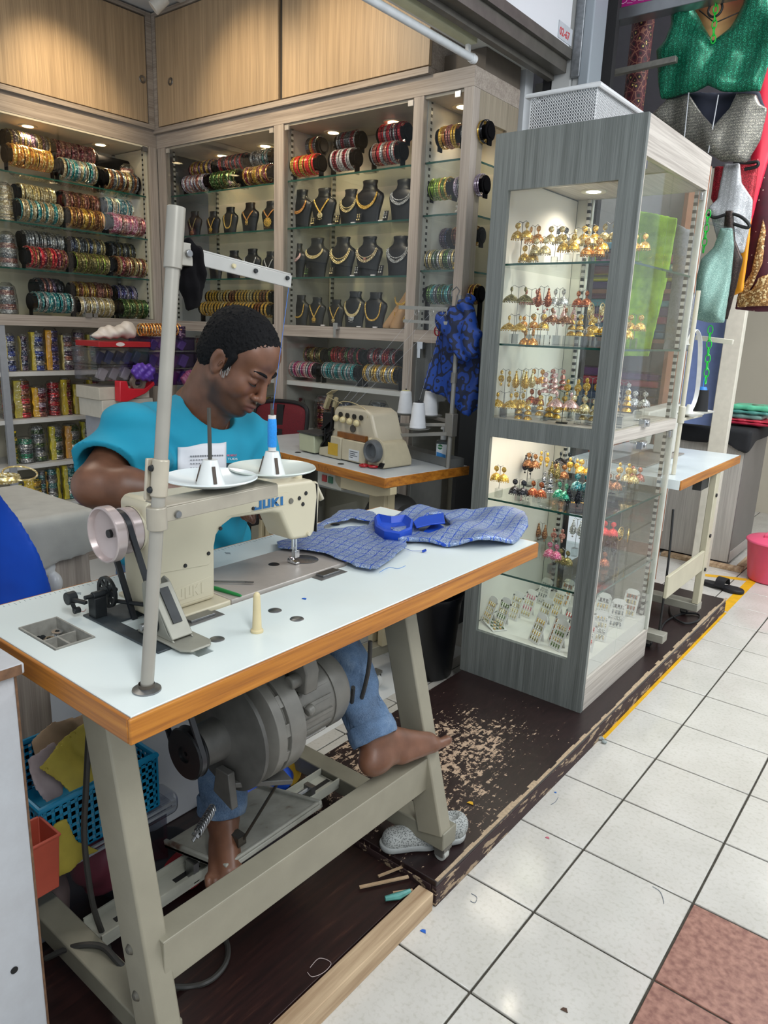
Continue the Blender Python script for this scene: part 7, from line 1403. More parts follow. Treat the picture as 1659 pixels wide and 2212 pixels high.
b = B(); b.box(p[0]-.23, p[0]+.2, 1.06, 1.47, .44, .50); b.obj('seat', P('#1A1A1C', .8), t, bevel=.02, seg=3); b = B(); b.cyl((p[0], 1.27, .08), (p[0], 1.27, .44), .025); [b.obox((p[0], 1.27, .09), (p[0]+.26*math.cos(a), 1.27+.26*math.sin(a), .065), .04, .03) for a in [k*1.2566 for k in range(5)]]; b.obj('base', M_BLACKP, t, bevel=.003); b = B(); b.obox((p[0], 1.475, .45), (p[0], 1.515, 1.0), .05, .012); b.obj('spine', M_BLACKP, t)
# ---- black bin behind the table leg
t = thing('black_bin', 'black round plastic bin between the table leg and the grey showcase', 'bin', (-.97, 1.21, 0)); b = B(); b.lathe([(.0001, 0), (.10, 0), (.103, .004), (.128, .33), (.134, .34), (.134, .36), (.126, .36), (.12, .33), (.095, .01), (.0001, .01)], (-.97, 1.20, .002), Z, 36); b.obj('bin_body', P('#0B0D12', .3), t)
# ---- blue patterned cloth hanging over the thread stand
def brocade(name, c0, c1, sc, thin=.06):
    n = N(name); v = n.vor(sc, None, 'SMOOTH_F1'); w_ = n.noise(sc*.5, 3); f_ = n.math('SINE', n.math('MULTIPLY', n.math('ADD', v, n.math('MULTIPLY', w_, .8)), 16)); n.set(n.mix(n.math('GREATER_THAN', f_, .45), c0, c1), .6, 0, n.noise(300, 2), .2, .001); return n.m
M_BLUEP = brocade('blue_paisley_velvet', '#0B3A8C', '#061636', 30)
f = F((-1.20, 1.16, 1.0), (-.82, 1.42, 1.60), .005); P1 = lambda px, py, y_: at(px, py, 'y', y_)
for (a, c, ra, rb) in (((955, 690), (1010, 650), .020, .016), ((960, 695), (1000, 760), .030, .030), ((1000, 690), (1020, 760), .035, .030), ((1015, 650), (1025, 740), .016, .020), ((985, 700), (1030, 720), .03, .02)): f.cap(P1(*a, 1.27), P1(*c, 1.25), ra, rb, .03)
q0 = panel([P1(*q, 1.31)[[0, 2]] for q in ((950, 700), (1030, 700), (1033, 800), (1030, 880), (1015, 900), (990, 885), (960, 860), (915, 840), (925, 790), (938, 740))], ((0, 1.31, 0), X, Z, (0, -1, 0)), lambda U, V: .014*np.sin(34*U+8*V)+.008*np.sin(70*U-20*V), .006, .006, h=.006)
X_, Y_, Z_ = [f.lo[i]+f.h*np.arange(f.n[i]) for i in range(3)]; f.d = (f.d+.006*np.sin(110*(X_[:, None, None]*.8+Z_[None, None, :]*.7)+4*np.sin(20*Z_[None, None, :]))).astype(np.float32)
f.mesh(q0, smooth=1); tag(q0.obj('blue_cloth', M_BLUEP, loc=tuple(P1(985, 640, 1.3))), 'royal blue patterned cloth hung over the overlock thread stand', 'cloth')
b = B(); q = P1(985, 640, 1.28); b.tube([q+(-.02, 0, .0), q+(-.02, 0, .02), q+(.0, 0, .035), q+(.015, 0, .02), q+(.005, 0, 0), q+(0, 0, -.05)], .0025, 6); tag(b.obj('wire_hook', M_STEEL, loc=tuple(q)), 'steel wire hook above the royal blue cloth', 'hook')
b = B()
for k in range(3): q = P1(944, 715+2*k, 1.30); b.torus(q, .018-.003*k, .0016, (.3, 1, .2*k), 24, 5, 1)
o = b.obj('red_ring', P('#A02028', .4), loc=tuple(q)); tag(o, 'thin red rings hanging beside the royal blue cloth', 'ring')
# ================================================================ brocade garment on the sewing table
n = N('blue_silver_brocade'); sx = n.n('ShaderNodeSeparateXYZ'); n.l(n.map((1, 1, 1), (0, 0, .5)), sx.inputs[0]); K = 175
wx = n.math('ADD', n.math('MULTIPLY', sx.outputs[0], K), n.math('MULTIPLY', n.math('SINE', n.math('MULTIPLY', sx.outputs[1], K)), .3)); wy_ = n.math('ADD', n.math('MULTIPLY', sx.outputs[1], K), n.math('MULTIPLY', n.math('SINE', n.math('MULTIPLY', sx.outputs[0], K)), .3))
ln = n.math('MINIMUM', n.math('ABSOLUTE', n.math('SINE', n.math('MULTIPLY', n.math('ADD', wx, wy_), .5))), n.math('ABSOLUTE', n.math('SINE', n.math('MULTIPLY', n.math('SUBTRACT', wx, wy_), .5)))); v = n.vor(210, None, 'DISTANCE_TO_EDGE')
c = n.mix(n.math('LESS_THAN', v, .09), '#97A5BE', '#55709C'); n.set(n.mix(n.math('LESS_THAN', ln, .12), c, '#1B49B4'), .4, .25, v, .25, .0008); M_BRO = n.m
M_LIN = P('#0E43B0', .5, 0, .08, 20, name='bright_blue_lining')
t = thing('blouse_piece', 'blue and silver brocade blouse lying flat on the white sewing table', 'blouse', (-.45, .25, TZ)); zp = lambda px, py, z=TZ+.006: at(px, py, 'z', z)[[0, 1]]
fold = lambda U, V: .006*np.sin(22*U+14*V)+.004*np.sin(50*V-12*U)
b = panel([zp(*q) for q in ((597, 1172), (655, 1160), (688, 1140), (735, 1112), (775, 1105), (812, 1112), (838, 1150), (878, 1175), (880, 1190), (815, 1236), (770, 1228), (700, 1205), (640, 1195), (600, 1190))], ((0, 0, TZ+.0125), X, Y, Z), lambda U, V: fold(U, V)*.55+.003*sm(.0, .15, V), .004, .001, h=.0045, holes=[[zp(*q) for q in ((700, 1145), (760, 1128), (800, 1132), (790, 1140), (740, 1150), (700, 1152))]], pad=.02)
b.obj('front_panel', M_BRO, t)
b = panel([zp(*q) for q in ((812, 1118), (850, 1125), (905, 1108), (960, 1105), (1020, 1112), (1085, 1108), (1135, 1113), (1140, 1150), (1110, 1175), (1050, 1183), (960, 1180), (900, 1172), (860, 1178), (842, 1160), (870, 1140))], ((0, 0, TZ+.019), X, Y, Z), lambda U, V: .008*np.sin(26*V+10*U)+.004*np.sin(60*U), .008, .004, h=.0045, holes=[[zp(*q) for q in ((905, 1140), (925, 1128), (955, 1128), (970, 1140), (972, 1155), (930, 1158), (905, 1152))]], pad=.02)
b.obj('back_panel', M_BRO, t)
b = B(); pr_ = [zp(*q, TZ+.03) for q in ((812, 1122), (818, 1116), (845, 1122), (875, 1118), (888, 1128), (885, 1145), (862, 1155), (832, 1150), (815, 1140))]; cc_ = sum(pr_)/9
rg = [[(q[0]*(1-k)+cc_[0]*k, q[1]*(1-k)+cc_[1]*k, TZ+z) for q in pr_] for k, z in ((-.12, .014), (-.10, .035), (0, .038), (.1, .030), (.25, .022), (.9, .020))]; b.ring_loft(rg, False); b.obj('neck_lining', M_LIN, t, solid=.001, label='bright blue lining of the neck opening')
b = B(); pr_ = [zp(*q, TZ+.04) for q in ((905, 1112), (958, 1103), (962, 1124), (930, 1127), (900, 1134), (893, 1122))]; b.prism([tuple(q) for q in pr_], (0, 0, TZ+.030), X, Y, (0, 0, .004)); pr_ = [zp(*q, TZ+.02) for q in ((912, 1145), (940, 1122), (972, 1140), (968, 1156), (915, 1158))]; b.prism([tuple(q) for q in pr_], (0, 0, TZ+.010), X, Y, (0, 0, .004)); b.obj('sleeve_lining', M_LIN, t, bevel=.001, label='bright blue lining at the armhole')
q = at(912, 1191, 'z', TZ+.003); b = B(); b.obox(q, q+(.008, .006, .004), .008, .004); b.tube([q+(0, 0, .001), q+(-.02, -.015, .0), q+(-.05, -.01, 0)], .0006, 4); tag(b.obj('fabric_scrap', M_LIN, loc=tuple(q)), 'tiny bright blue scrap beside the brocade blouse', 'fabric scrap')
b = B(); b.tube(smooth_pts([at(px, py, 'z', TZ+.0008) for px, py in ((820, 1236), (840, 1226), (860, 1228), (876, 1222))]), .0006, 4); tag(b.obj('loose_thread', P('#5B8BC9', .6), loc=tuple(at(850, 1228, 'z', TZ))), 'loose pale blue thread on the white table below the brocade', 'thread')
b = B(); b.tube(smooth_pts([at(px, py, 'z', TZ+.0008) for px, py in ((152, 1293), (156, 1302), (166, 1316), (180, 1321), (186, 1315))]), .0006, 4); tag(b.obj('loose_thread', P('#B98A86', .6), loc=tuple(at(160, 1305, 'z', TZ))), 'curl of pink thread on the table near the bobbin tray', 'thread')
# ================================================================ left side: work table with grey cloth and blue fabric
t = thing('side_table', 'pale wood side cabinet under the grey cloth at the left', 'cabinet', (-1.75, -.3, 0)); B().box(-1.98, -1.52, -.75, .02, 0, .80).obj('body', M_LAMZ, t, bevel=.002)
M_GCL = P('#A3A29C', .9, 0, .06, 20, .15, 500, name='grey_cotton'); f = F((-2.04, -.80, .55), (-1.40, .12, .90), .007)
X_, Y_, Z_ = [f.lo[i]+f.h*np.arange(f.n[i]) for i in range(3)]; X_, Y_, Z_ = X_[:, None, None], Y_[None, :, None], Z_[None, None, :]
def rbox(cx, cy, cz, hx, hy, hz, r_): q = [np.abs(X_-cx)-hx+r_, np.abs(Y_-cy)-hy+r_, np.abs(Z_-cz)-hz+r_]; return np.sqrt(sum(np.maximum(a, 0)**2 for a in q))+np.minimum(np.maximum(q[0], np.maximum(q[1], q[2])), 0)-r_
wav = .010*np.sin(24*Y_+18*X_)*sm(.80, .68, Z_); o_ = rbox(-1.75, -.36, .70, .262+.0, .41, .115, .03)+wav; i_ = rbox(-1.75, -.36, .69, .252, .40, .117, .03)+wav; hem = .66+.05*np.sin(6*Y_+1)+.04*np.cos(7*X_)
f.d = np.maximum(np.maximum(o_, -i_), hem-Z_).astype(np.float32); tag(f.mesh(smooth=1).obj('table_cloth', M_GCL, loc=(-1.75, -.36, .81)), 'pale grey cloth draped over the cabinet at the left edge', 'cloth')
f = F((-1.75, -.55, .24), (-1.20, .05, .92), .0055); PB = lambda px, py, x_: at(px, py, 'x', x_)
qb = panel([PB(*q, -1.42)[[1, 2]] for q in ((-60, 1040), (0, 1066), (40, 1120), (75, 1190), (108, 1275), (95, 1300), (60, 1320), (-60, 1330))], ((-1.42, 0, 0), Y, Z, X), lambda U, V: .025*np.sin(16*U+5*V)+.012*np.sin(34*U-6*V), .008, .01, h=.007, pad=.05)
n = N('cobalt_cloth'); n.set(n.ramp(n.noise(5, 3), [(.3, '#0A3FA8'), (.7, '#0E52CC')]), .55, 0, n.noise(400, 2), .15, .0006); tag(qb.obj('blue_fabric', n.m, loc=tuple(PB(0, 1100, -1.42))), 'bright blue fabric hanging in folds at the left edge', 'fabric')
t = thing('rack', 'dark stand holding the bright blue fabric', 'stand', (-1.52, -.30, 0)); b = B(); b.cyl((-1.47, -.28, 0), (-1.47, -.28, .80), .012); b.box(-1.57, -1.37, -.30, -.26, 0, .02); b.obj('stand_frame', M_BLACKP, t)
f = F(PB(120, 1230, -1.55)-.14, PB(120, 1230, -1.55)+.14, .005); c = PB(122, 1235, -1.55)
for k in range(7): f.ell(c+np.array((rnd.uniform(-.03, .03), rnd.uniform(-.05, .03), -.045*k*.6+.03)), (.03, rnd.uniform(.02, .045), .035), .01)
_rg = np.random.default_rng(1); tag(f.mesh(smooth=1).obj('plastic_bag', P('#C9CACB', .25, 0, .05, 30, .8, 40, name='crumpled_plastic'), loc=tuple(c)), 'crumpled white plastic bag hanging beside the bright blue fabric', 'plastic bag')
c = at(160, 1262, 'x', -1.62); n = N('blue_flower_print'); v = n.vor(28); n.set(n.ramp(v, [(.25, '#24567E'), (.32, '#6E8FA8'), (.38, '#B9BEC6')], 'CONSTANT'), .7); f = F(c-.15, c+.15, .006); f.ell(c+(0, 0, -.05), (.09, .085, .07), .02); f.ell(c+(.03, -.04, -.02), (.05, .05, .04), .03); tag(f.mesh(smooth=2).obj('printed_bag', n.m, loc=tuple(c-(0, 0, .12))), 'soft bag with blue flower print behind the table edge', 'bag')
b = B(); c = at(8, 1020, 'x', -1.7); b.lathe([(.045, 0), (.048, .01), (.044, .02), (.04, .01)], c-(0, 0, .03), Z, 24, False, True); b.torus(c+(0, .05, -.01), .05, .003, (.3, 0, 1), 28, 6); tag(b.obj('bangle_bundle', J('palegold'), loc=tuple(c)), 'pale gold bangles lying on the grey cloth at the left edge', 'bangles')
# ================================================================ boxes stacked behind the tailor's shoulder
xs_ = -2.75; bxp = lambda px, py: at(px, py, 'x', xs_); M_CLR = glass_mat('clear_box', (.88, .87, .9), .08, 2.4); M_PURC = glass_mat('lilac_box', (.74, .66, .84), .1, 2.0)
def crate(px0, px1, pyt, pyb, m, name, lab, cat, fill=None, dx=.22, lid=None):
    a = bxp(px0, pyb); c = bxp(px1, pyt); y0_, y1_, z0_, z1_ = a[1], c[1], bxp((px0+px1)/2, pyb)[2], bxp((px0+px1)/2, pyt)[2]
    t = thing(name, lab, cat, (xs_-dx/2, (y0_+y1_)/2, z0_)); b = B()
    if fill is not None:
        w_ = .003; b.box(xs_-w_, xs_, y0_, y1_, z0_, z1_); b.box(xs_-dx, xs_-dx+w_, y0_, y1_, z0_, z1_); b.box(xs_-dx, xs_, y0_, y0_+w_, z0_, z1_); b.box(xs_-dx, xs_, y1_-w_, y1_, z0_, z1_); b.box(xs_-dx, xs_, y0_, y1_, z0_, z0_+w_); b.obj('box_wall', m, t); B().box(xs_-dx-.006, xs_+.006, y0_-.006, y1_+.006, z1_-.012, z1_-.001).obj('lid', m, t, bevel=.002)
        for k, cc2 in enumerate(fill):
            yy = y0_+.02+(y1_-y0_-.04)*(k+.5)/len(fill); g = B(); g.obox((xs_-.06, yy-.012, z0_+.006), (xs_-.05, yy+.012, z1_-.02), .025, (y1_-y0_)/len(fill)*.6, up=Y); g.obj('contents', P(cc2, .5), t, bevel=.004)
    else: b.box(xs_-dx, xs_, y0_, y1_, z0_, z1_-.001); b.obj('carton', m, t, bevel=.002)
    return t, (y0_, y1_, z0_, z1_)
crate(215, 322, 835, 862, P('#B7B0A2', .6), 'carton', 'off white carton with a small red mark under the tape dispenser', 'carton')
crate(222, 330, 862, 900, P('#BDB8AC', .6), 'carton', 'lower off white carton in the stack behind the tailor', 'carton'); crate(240, 330, 900, 1010, P('#9A9CA4', .5), 'carton', 'pale grey box at the bottom of the stack behind the tailor', 'carton')
crate(212, 325, 788, 822, M_CLR, 'clear_box', 'clear plastic box of white items, lower one of the stack', 'plastic box', ('#C9C4BE', '#B9B4B0', '#D0CCCA', '#A9A6A8')); crate(208, 322, 752, 787, M_CLR, 'clear_box', 'clear plastic box of dark blue items, upper one of the stack', 'plastic box', ('#2E3554', '#3A4468', '#2B3050', '#39406A', '#30385A'))
tt, q_ = crate(214, 326, 738, 750, P('#A01C22', .4), 'red_box', 'flat red box with a white oval on top of the clear boxes', 'box'); b = B(); b.lathe([(.0001, .0008), (.02, .0008), (.02, 0)], (xs_, (q_[0]+q_[1])/2-.03, (q_[2]+q_[3])/2), X, 24); b.v = [(v[0], (v[1]-(q_[0]+q_[1])/2+.03)*1.2+(q_[0]+q_[1])/2-.03, (v[2]-(q_[2]+q_[3])/2)*.5+(q_[2]+q_[3])/2) for v in b.v]; b.obj('oval_label', P('#D0C4C0', .5), tt, label='white oval label')
c = bxp(275, 718)-(.10, 0, 0); f = F(c-.17, c+.17, .005)
for a_, r_ in (((0, 0, 0), (.06, .10, .03)), ((.02, -.05, -.005), (.05, .07, .025)), ((0, .06, .01), (.05, .05, .045)), ((.03, -.10, -.02), (.04, .06, .015))): f.ell(c+np.array(a_), r_, .015)
X_, Y_, Z_ = [f.lo[i]+f.h*np.arange(f.n[i]) for i in range(3)]; f.d = (f.d+.006*np.sin(90*Y_[None, :, None]+40*X_[:, None, None])*np.sin(70*Z_[None, None, :]+30*Y_[None, :, None])).astype(np.float32); f.d = np.maximum(f.d, (q_[3]+.001)-Z_[None, None, :]).astype(np.float32)
f.mesh(smooth=0); tag(f.mesh(smooth=1).obj('paper_bag', P('#CFC6BC', .7, 0, .04, 10, .3, 30), loc=tuple(c)), 'crumpled cream paper bag on top of the red box', 'paper bag')
# red tape dispenser
t = thing('tape_dispenser', 'red tape dispenser on the box stack beside the turquoise shoulder', 'tape dispenser', tuple(bxp(285, 860))); pd_ = [bxp(*q)[[1, 2]] for q in ((246, 822), (262, 822), (266, 838), (300, 838), (320, 822), (322, 830), (302, 848), (262, 866), (247, 866))]; B().prism([tuple(q) for q in pd_], (xs_+.004, 0, 0), Y, Z, (.05, 0, 0)).obj('dispenser_body', P('#C01E2C', .35), t, bevel=.004)
c = bxp(290, 826)+(.03, 0, 0); b = B(); b.lathe([(.022, -.012), (.040, -.012), (.040, .012), (.022, .012)], c, X, 28, False, True); b.obj('tape_roll', P('#6E6258', .3), t)
# purple bags and boxes right of the post
for k, (px0, px1, a_, c_, lb) in enumerate(((322, 425, 760, 795, 'lilac plastic box with pink contents, upper one right of the post'), (326, 425, 797, 832, 'lilac plastic box with pink contents, lower one right of the post'), (325, 420, 728, 757, 'purple plastic box just below the cabinet rail'))): crate(px0, px1, a_, c_, M_PURC, 'lilac_box', lb, 'plastic box', ('#7A6A98', '#A88AA8', '#8A5A78', '#9A8AB0'), .2)
for (px0, py0, s_, col, lb) in ((300, 805, .055, '#5A3AA0', 'crumpled violet plastic bag beside the clear boxes'), (400, 815, .05, '#7A3A5E', 'plum coloured bag behind the tailor')):
    c = bxp(px0, py0)+(.05, 0, 0); f = F(c-.09, c+.09, .004)
    for k in range(5): f.ell(c+np.array((0, rnd.uniform(-.03, .03), rnd.uniform(-.02, .02))), (.03, s_*rnd.uniform(.5, .9), s_*rnd.uniform(.4, .7)), .01)
    X_, Y_, Z_ = [f.lo[i]+f.h*np.arange(f.n[i]) for i in range(3)]; f.d = (f.d+.005*np.sin(160*Y_[None, :, None]+60*X_[:, None, None])*np.sin(140*Z_[None, None, :]+50*Y_[None, :, None])).astype(np.float32)
    tag(f.mesh(smooth=1).obj('plastic_bag', P(col, .3), loc=tuple(c)), lb, 'plastic bag')
t = thing('bangle_box', 'open clear box of orange bangles under the cabinet rail', 'bangle box', tuple(bxp(345, 712))); b = B()
for k in range(14): b.torus(bxp(318+k*6.2, 713)-(.06, 0, 0), .030, .004, Y, 18, 5)
b.obj('bangles', J('orange'), t)
t = thing('bangle_tube', 'stack of shiny violet bangles beside the tailor', 'bangles', tuple(bxp(403, 720))); b = B()
for k in range(9): b.torus(bxp(403, 733)+(-.05, 0, .008*k), .024, .004, Z, 18, 5)
b.obj('bangles', J('purple'), t)
# ================================================================ clutter under the table at the left
t = thing('storage_drawer', 'clear plastic storage drawer with pink cloth under the table', 'storage drawer', (-.98, -.42, .05)); M_STO = glass_mat('storage_plastic', (.80, .82, .86), .12, 2.4)
b = B(); b.box(-.745, -.742, -.62, -.25, .055, .235); b.box(-1.2, -.745, -.252, -.25, .055, .235); b.box(-1.2, -.745, -.62, -.618, .055, .235); b.obj('drawer_wall', M_STO, t); b = B(); b.box(-1.21, -.73, -.63, -.24, .236, .262); b.obj('lid', M_STO, t, bevel=.006); b = B(); b.box(-.7295, -.724, -.63, -.235, .24, .247); b.box(-.7295, -.724, -.63, -.235, .255, .26); b.obj('lid_rim', P('#8E9298', .3), t)
def lump(name, c, rs, m, lb, cat, seed=1, amp=.008, fr=60, h=.006, cut=None):
    rr = random.Random(seed); c = np.array(c, float); ext = np.array(rs)*1.5+.02; f = F(c-ext, c+ext, h)
    for k in range(6): f.ell(c+np.array([rr.uniform(-.35, .35)*r_ for r_ in rs]), [r_*rr.uniform(.55, .85) for r_ in rs], .02)
    X_, Y_, Z_ = [f.lo[i]+f.h*np.arange(f.n[i]) for i in range(3)]; X_, Y_, Z_ = X_[:, None, None], Y_[None, :, None], Z_[None, None, :]
    f.d = (f.d+amp*np.sin(fr*(Y_+.4*X_)+4*np.sin(fr*.3*Z_+seed))*np.cos(fr*.7*(Z_-.3*Y_)+seed)).astype(np.float32)
    if cut is not None: f.d = np.maximum(f.d, cut-Z_).astype(np.float32)
    return tag(f.mesh(smooth=1).obj(name, m, loc=tuple(c)), lb, cat)
lump('cloth_bundle', (-.815, -.37, .13), (.07, .085, .085), P('#D0606C', .4, 0, .12, 20, .4, 40), 'coral pink wrapped cloth inside the clear storage drawer', 'cloth', 2, .006, 50, cut=.057)
lump('cloth_bundle', (-.85, -.53, .12), (.08, .06, .06), P('#8F7466', .7, 0, .2, 20), 'brown and pink cloth bits inside the clear storage drawer', 'cloth', 5, .006, 60, cut=.057)
t = thing('plastic_basket', 'bright blue perforated basket on the clear storage drawer', 'basket', (-.88, -.42, .264)); b = B(); bx0, bx1, by0, by1, z0_ = -1.02, -.74, -.555, -.275, .265
for a_, c_, nx_ in (((bx0, by0), (bx1, by0), 16), ((bx1, by0), (bx1, by1), 16), ((bx1, by1), (bx0, by1), 16), ((bx0, by1), (bx0, by0), 16)): perf_wall(b, a_, c_, z0_, z0_+.13, nx_, 7, .003, .55)
b.box(bx0, bx1, by0, by1, z0_, z0_+.003); M_BB = P('#0E7FA8', .35, 0, .05); b.obj('wall', M_BB, t, smooth=False); b = B(); b.tube([(bx0, by0, z0_+.135), (bx1, by0, z0_+.135), (bx1, by1, z0_+.135), (bx0, by1, z0_+.135)], .008, 8, True); b.obj('rim', M_BB, t)
def drape(pts, x_, m, lb, amp=.012, sd=1, tilt=.5, nm='cloth_bundle'):
    O = np.array((x_, 0, .40)); v_ = np.array((-tilt, 0, 1.)); v_ /= np.linalg.norm(v_); nn = np.cross((0, 1., 0), v_); P2 = []
    for px, py in pts: r_ = ray(px, py); k = ((O-CAM)@nn)/(r_@nn); q = CAM+r_*k-O; P2.append((q[1], q@v_))
    tri = lambda a: 2/PI*np.arcsin(np.sin(a)); tag(panel(P2, (O, Y, v_, nn), lambda U, V: amp*tri(38*U+16*V+sd)+amp*.7*tri(22*V-30*U+2*sd)+amp*.4*tri(70*U+50*V), .004, .003, h=.005, pad=.05).obj(nm, m, loc=(x_, -.45, .45)), lb, 'cloth')
M_MUS = P('#A5963A', .75, 0, .08, 30, .3, 60)
drape(((78, 1660), (120, 1610), (198, 1548), (240, 1560), (250, 1640), (200, 1690), (150, 1714), (128, 1690)), -.74, M_MUS, 'folded mustard yellow cloth lying over the front of the blue basket')
drape(((70, 1600), (110, 1560), (190, 1540), (260, 1545), (220, 1600), (130, 1640), (80, 1650)), -.84, P('#A88E72', .8, 0, .1, 30), 'beige cloth at the back of the blue basket', .010, 3)
drape(((60, 1640), (110, 1600), (150, 1640), (140, 1720), (100, 1735), (70, 1700)), -.80, P('#A89A9C', .8, 0, .1, 30), 'pale pinkish cloth at the left of the blue basket', .009, 5)
tag(panel([(-.56, .24), (-.54, .37), (-.51, .37), (-.49, .30), (-.44, .245), (-.50, .25)], ((-.715, 0, 0), Y, Z, X), lambda U, V: .008*np.sin(60*U+30*V), .004, .004, h=.005).obj('yellow_cloth', P('#A39437', .75, 0, .08, 30, .3, 80), loc=(-.72, -.45, .43)), 'yellow green cloth squeezed between the orange tub and the blue basket', 'cloth')
t = thing('orange_tub', 'salmon orange plastic tub in front of the blue basket', 'tub', (-.66, -.58, .264)); B().lathe([(.001, 0), (.050, 0), (.058, .12), (.062, .122), (.062, .128), (.055, .128), (.046, .004), (.001, .004)], (-.70, -.598, .263), Z, 4, False).obj('tub_body', P('#B5523F', .4), t, bevel=.006, ang=60)
c = at(330, 1740, 'x', -.78); t = thing('clear_container', 'clear plastic container with handle lying right of the table leg', 'container', tuple(c)); f = F(c-.11, c+.11, .004); f.box(c, (.04, .055, .03), .02, .01); f.mesh(smooth=1).obj('container_body', M_STO, t)
tag(panel([at(px, py, 'x', -.80)[[1, 2]] for px, py in ((300, 1640), (318, 1665), (338, 1702), (322, 1706), (300, 1700))], ((-.80, 0, 0), Y, Z, X), None, .004, .003, h=.004).obj('yellow_cloth', P('#A39437', .75), loc=tuple(at(315, 1680, 'x', -.8))), 'corner of yellow cloth showing right of the table leg', 'cloth')
# dark cloth and scraps on the platform
lump('cloth_bundle', (-.78, -.30, .075), (.10, .14, .03), P('#14151B', .9), 'dark navy cloth heap on the floor behind the treadle', 'cloth', 12, .006, 50, cut=.052); lump('cloth_bundle', (-.70, -.24, .072), (.05, .07, .022), P('#8C1420', .8), 'red cloth scrap on the floor behind the treadle', 'cloth', 13, .004, 60, cut=.052)
lump('net_bag', (-.80, .12, .10), (.07, .12, .06), P('#1548B0', .5, 0, .2, 80), 'blue cloth and net heap on the floor beyond the treadle', 'cloth', 15, .010, 70, cut=.052); lump('cloth_bundle', (-.78, .20, .10), (.03, .05, .06), P('#B58E1C', .7), 'yellow cloth scrap beside the blue heap on the floor', 'cloth', 16, .006, 60, cut=.052)
b = B(); b.tube(smooth_pts([at(px, py, 'x', -.60) for px, py in ((193, 1555), (190, 1620), (186, 1700), (182, 1800), (190, 1890), (205, 1970), (235, 2050))]), .0062, 8); b.tube(smooth_pts([at(px, py, 'z', z) for px, py, z in ((100, 2070, .12), (160, 2045, .17), (220, 2045, .18), (262, 2085, .17), (310, 2120, .12), (395, 2132, .055), (450, 2120, .056), (485, 2085, .056), (492, 2045, .056), (470, 2010, .056), (420, 1995, .056))]), .0062, 8); tag(b.obj('power_cable', P('#33322F', .5), loc=tuple(at(235, 2050, 'x', -.6))), 'thick dark grey cable hanging and looping by the near table leg', 'cable')
# sneakers
def sneaker(heel, d, lb, sc=1.0):
    d = np.array(d, float); d /= np.linalg.norm(d); sd = np.cross((0, 0, 1.), d); heel = np.array(heel, float); R3 = np.array((d, sd, (0, 0, 1.))).T; t = thing('sneaker', lb, 'shoe', tuple(heel))
    q = lambda a, s_, z: heel+d*a*sc+sd*s_*sc+np.array((0, 0, z*sc)); f = F(heel+np.minimum(0, d*.30)-.07, heel+np.maximum(0, d*.30)+.07+np.array((0, 0, .05)), .0035)
    f.cap(q(.04, 0, .035), q(.13, 0, .035), .036*sc, .040*sc, .02); f.cap(q(.13, 0, .035), q(.235, 0, .030), .040*sc, .036*sc, .02); f.cap(q(.03, 0, .055), q(.10, 0, .065), .034*sc, .034*sc, .02); f.ell(q(.055, 0, .11), (.032, .024, .035), .004, R3, sub=True); f.d = np.maximum(f.d, (heel[2]+.018*sc)-(f.lo[2]+f.h*np.arange(f.n[2]))[None, None, :]).astype(np.float32)
    n = N('grey_white_knit'); v = n.vor(260); n.set(n.ramp(v, [(.3, '#5E615F'), (.5, '#A2A5A2')]), .7, 0, v, .4, .001); f.mesh(smooth=1).obj('upper', n.m, t)
    g = F(heel+np.minimum(0, d*.30)-.07, heel+np.maximum(0, d*.30)+.07, .0035); g.cap(q(.04, 0, .02), q(.13, 0, .02), .040*sc, .042*sc, .02); g.cap(q(.13, 0, .02), q(.24, 0, .02), .042*sc, .038*sc, .02); zz = (g.lo[2]+g.h*np.arange(g.n[2]))[None, None, :]; g.d = np.maximum(g.d, np.abs(zz-heel[2]-.0125*sc)-.0115*sc).astype(np.float32); g.mesh(smooth=1).obj('sole', P('#9DA09E', .5), t)
a = at(1004, 1806, 'z', .0775); c_ = at(815, 1836, 'z', .0775); sneaker((a[0], a[1], .0775), (c_-a), 'grey and white mesh sneaker lying behind the far table leg', float(np.linalg.norm(c_-a))/.285)

# ================================================================ small litter on the floor
for (px, py, z_, col, lb, sz) in ((1017, 1735, .0765, '#C79A1E', 'tiny yellow paper triangle on the worn platform', .010), (915, 2012, .001, '#1C5CB8', 'tiny blue scrap on the tile beside the timber edge', .008), (1183, 1810, .001, '#B86070', 'tiny pink printed scrap on a white tile', .006), (1220, 2182, .001, '#4A3426', 'small dark brown crumb on a white tile near the bottom', .008), (1200, 1712, .001, '#2F6FC0', 'tiny blue speck on the tile near the platform', .004), (658, 1294, TZ+.0005, '#1C5CB8', 'tiny blue speck on the white table top', .005)):
    p = at(px, py, 'z', z_); b = B(); b.prism([(-sz, -sz*.6), (sz, -sz*.3), (sz*.2, sz*.8), (-sz*.7, sz*.4)], tuple(p), X, Y, (0, 0, .0012)); tag(b.obj('scrap', P(col, .7), loc=tuple(p)), lb, 'scrap')
for k, (pts, lb) in enumerate(((((1018, 1930), (1030, 1938), (1026, 1950), (1016, 1946)), 'short dark thread on a tile beside the platform corner'), (((1410, 1915), (1425, 1925), (1432, 1940), (1434, 1952)), 'long grey thread lying on a white tile'), (((1190, 1738), (1200, 1732), (1206, 1722)), 'pale blue thread on a tile near the platform edge'), (((670, 2090), (690, 2070), (715, 2080), (700, 2100), (675, 2110), (664, 2100)), 'tangled pale thread on the lower dark platform'))):
    b = B(); b.tube(smooth_pts([at(px, py, 'z', .0015 if k < 3 else .052) for px, py in pts]), .0007, 4); tag(b.obj('loose_thread', P('#5E6A7A' if k < 3 else '#B8A8A4', .7), loc=tuple(at(*pts[0], 'z', .001))), lb, 'thread')
p = at(1302, 1598, 'z', .008); f = F(p-.03, p+.03, .002)
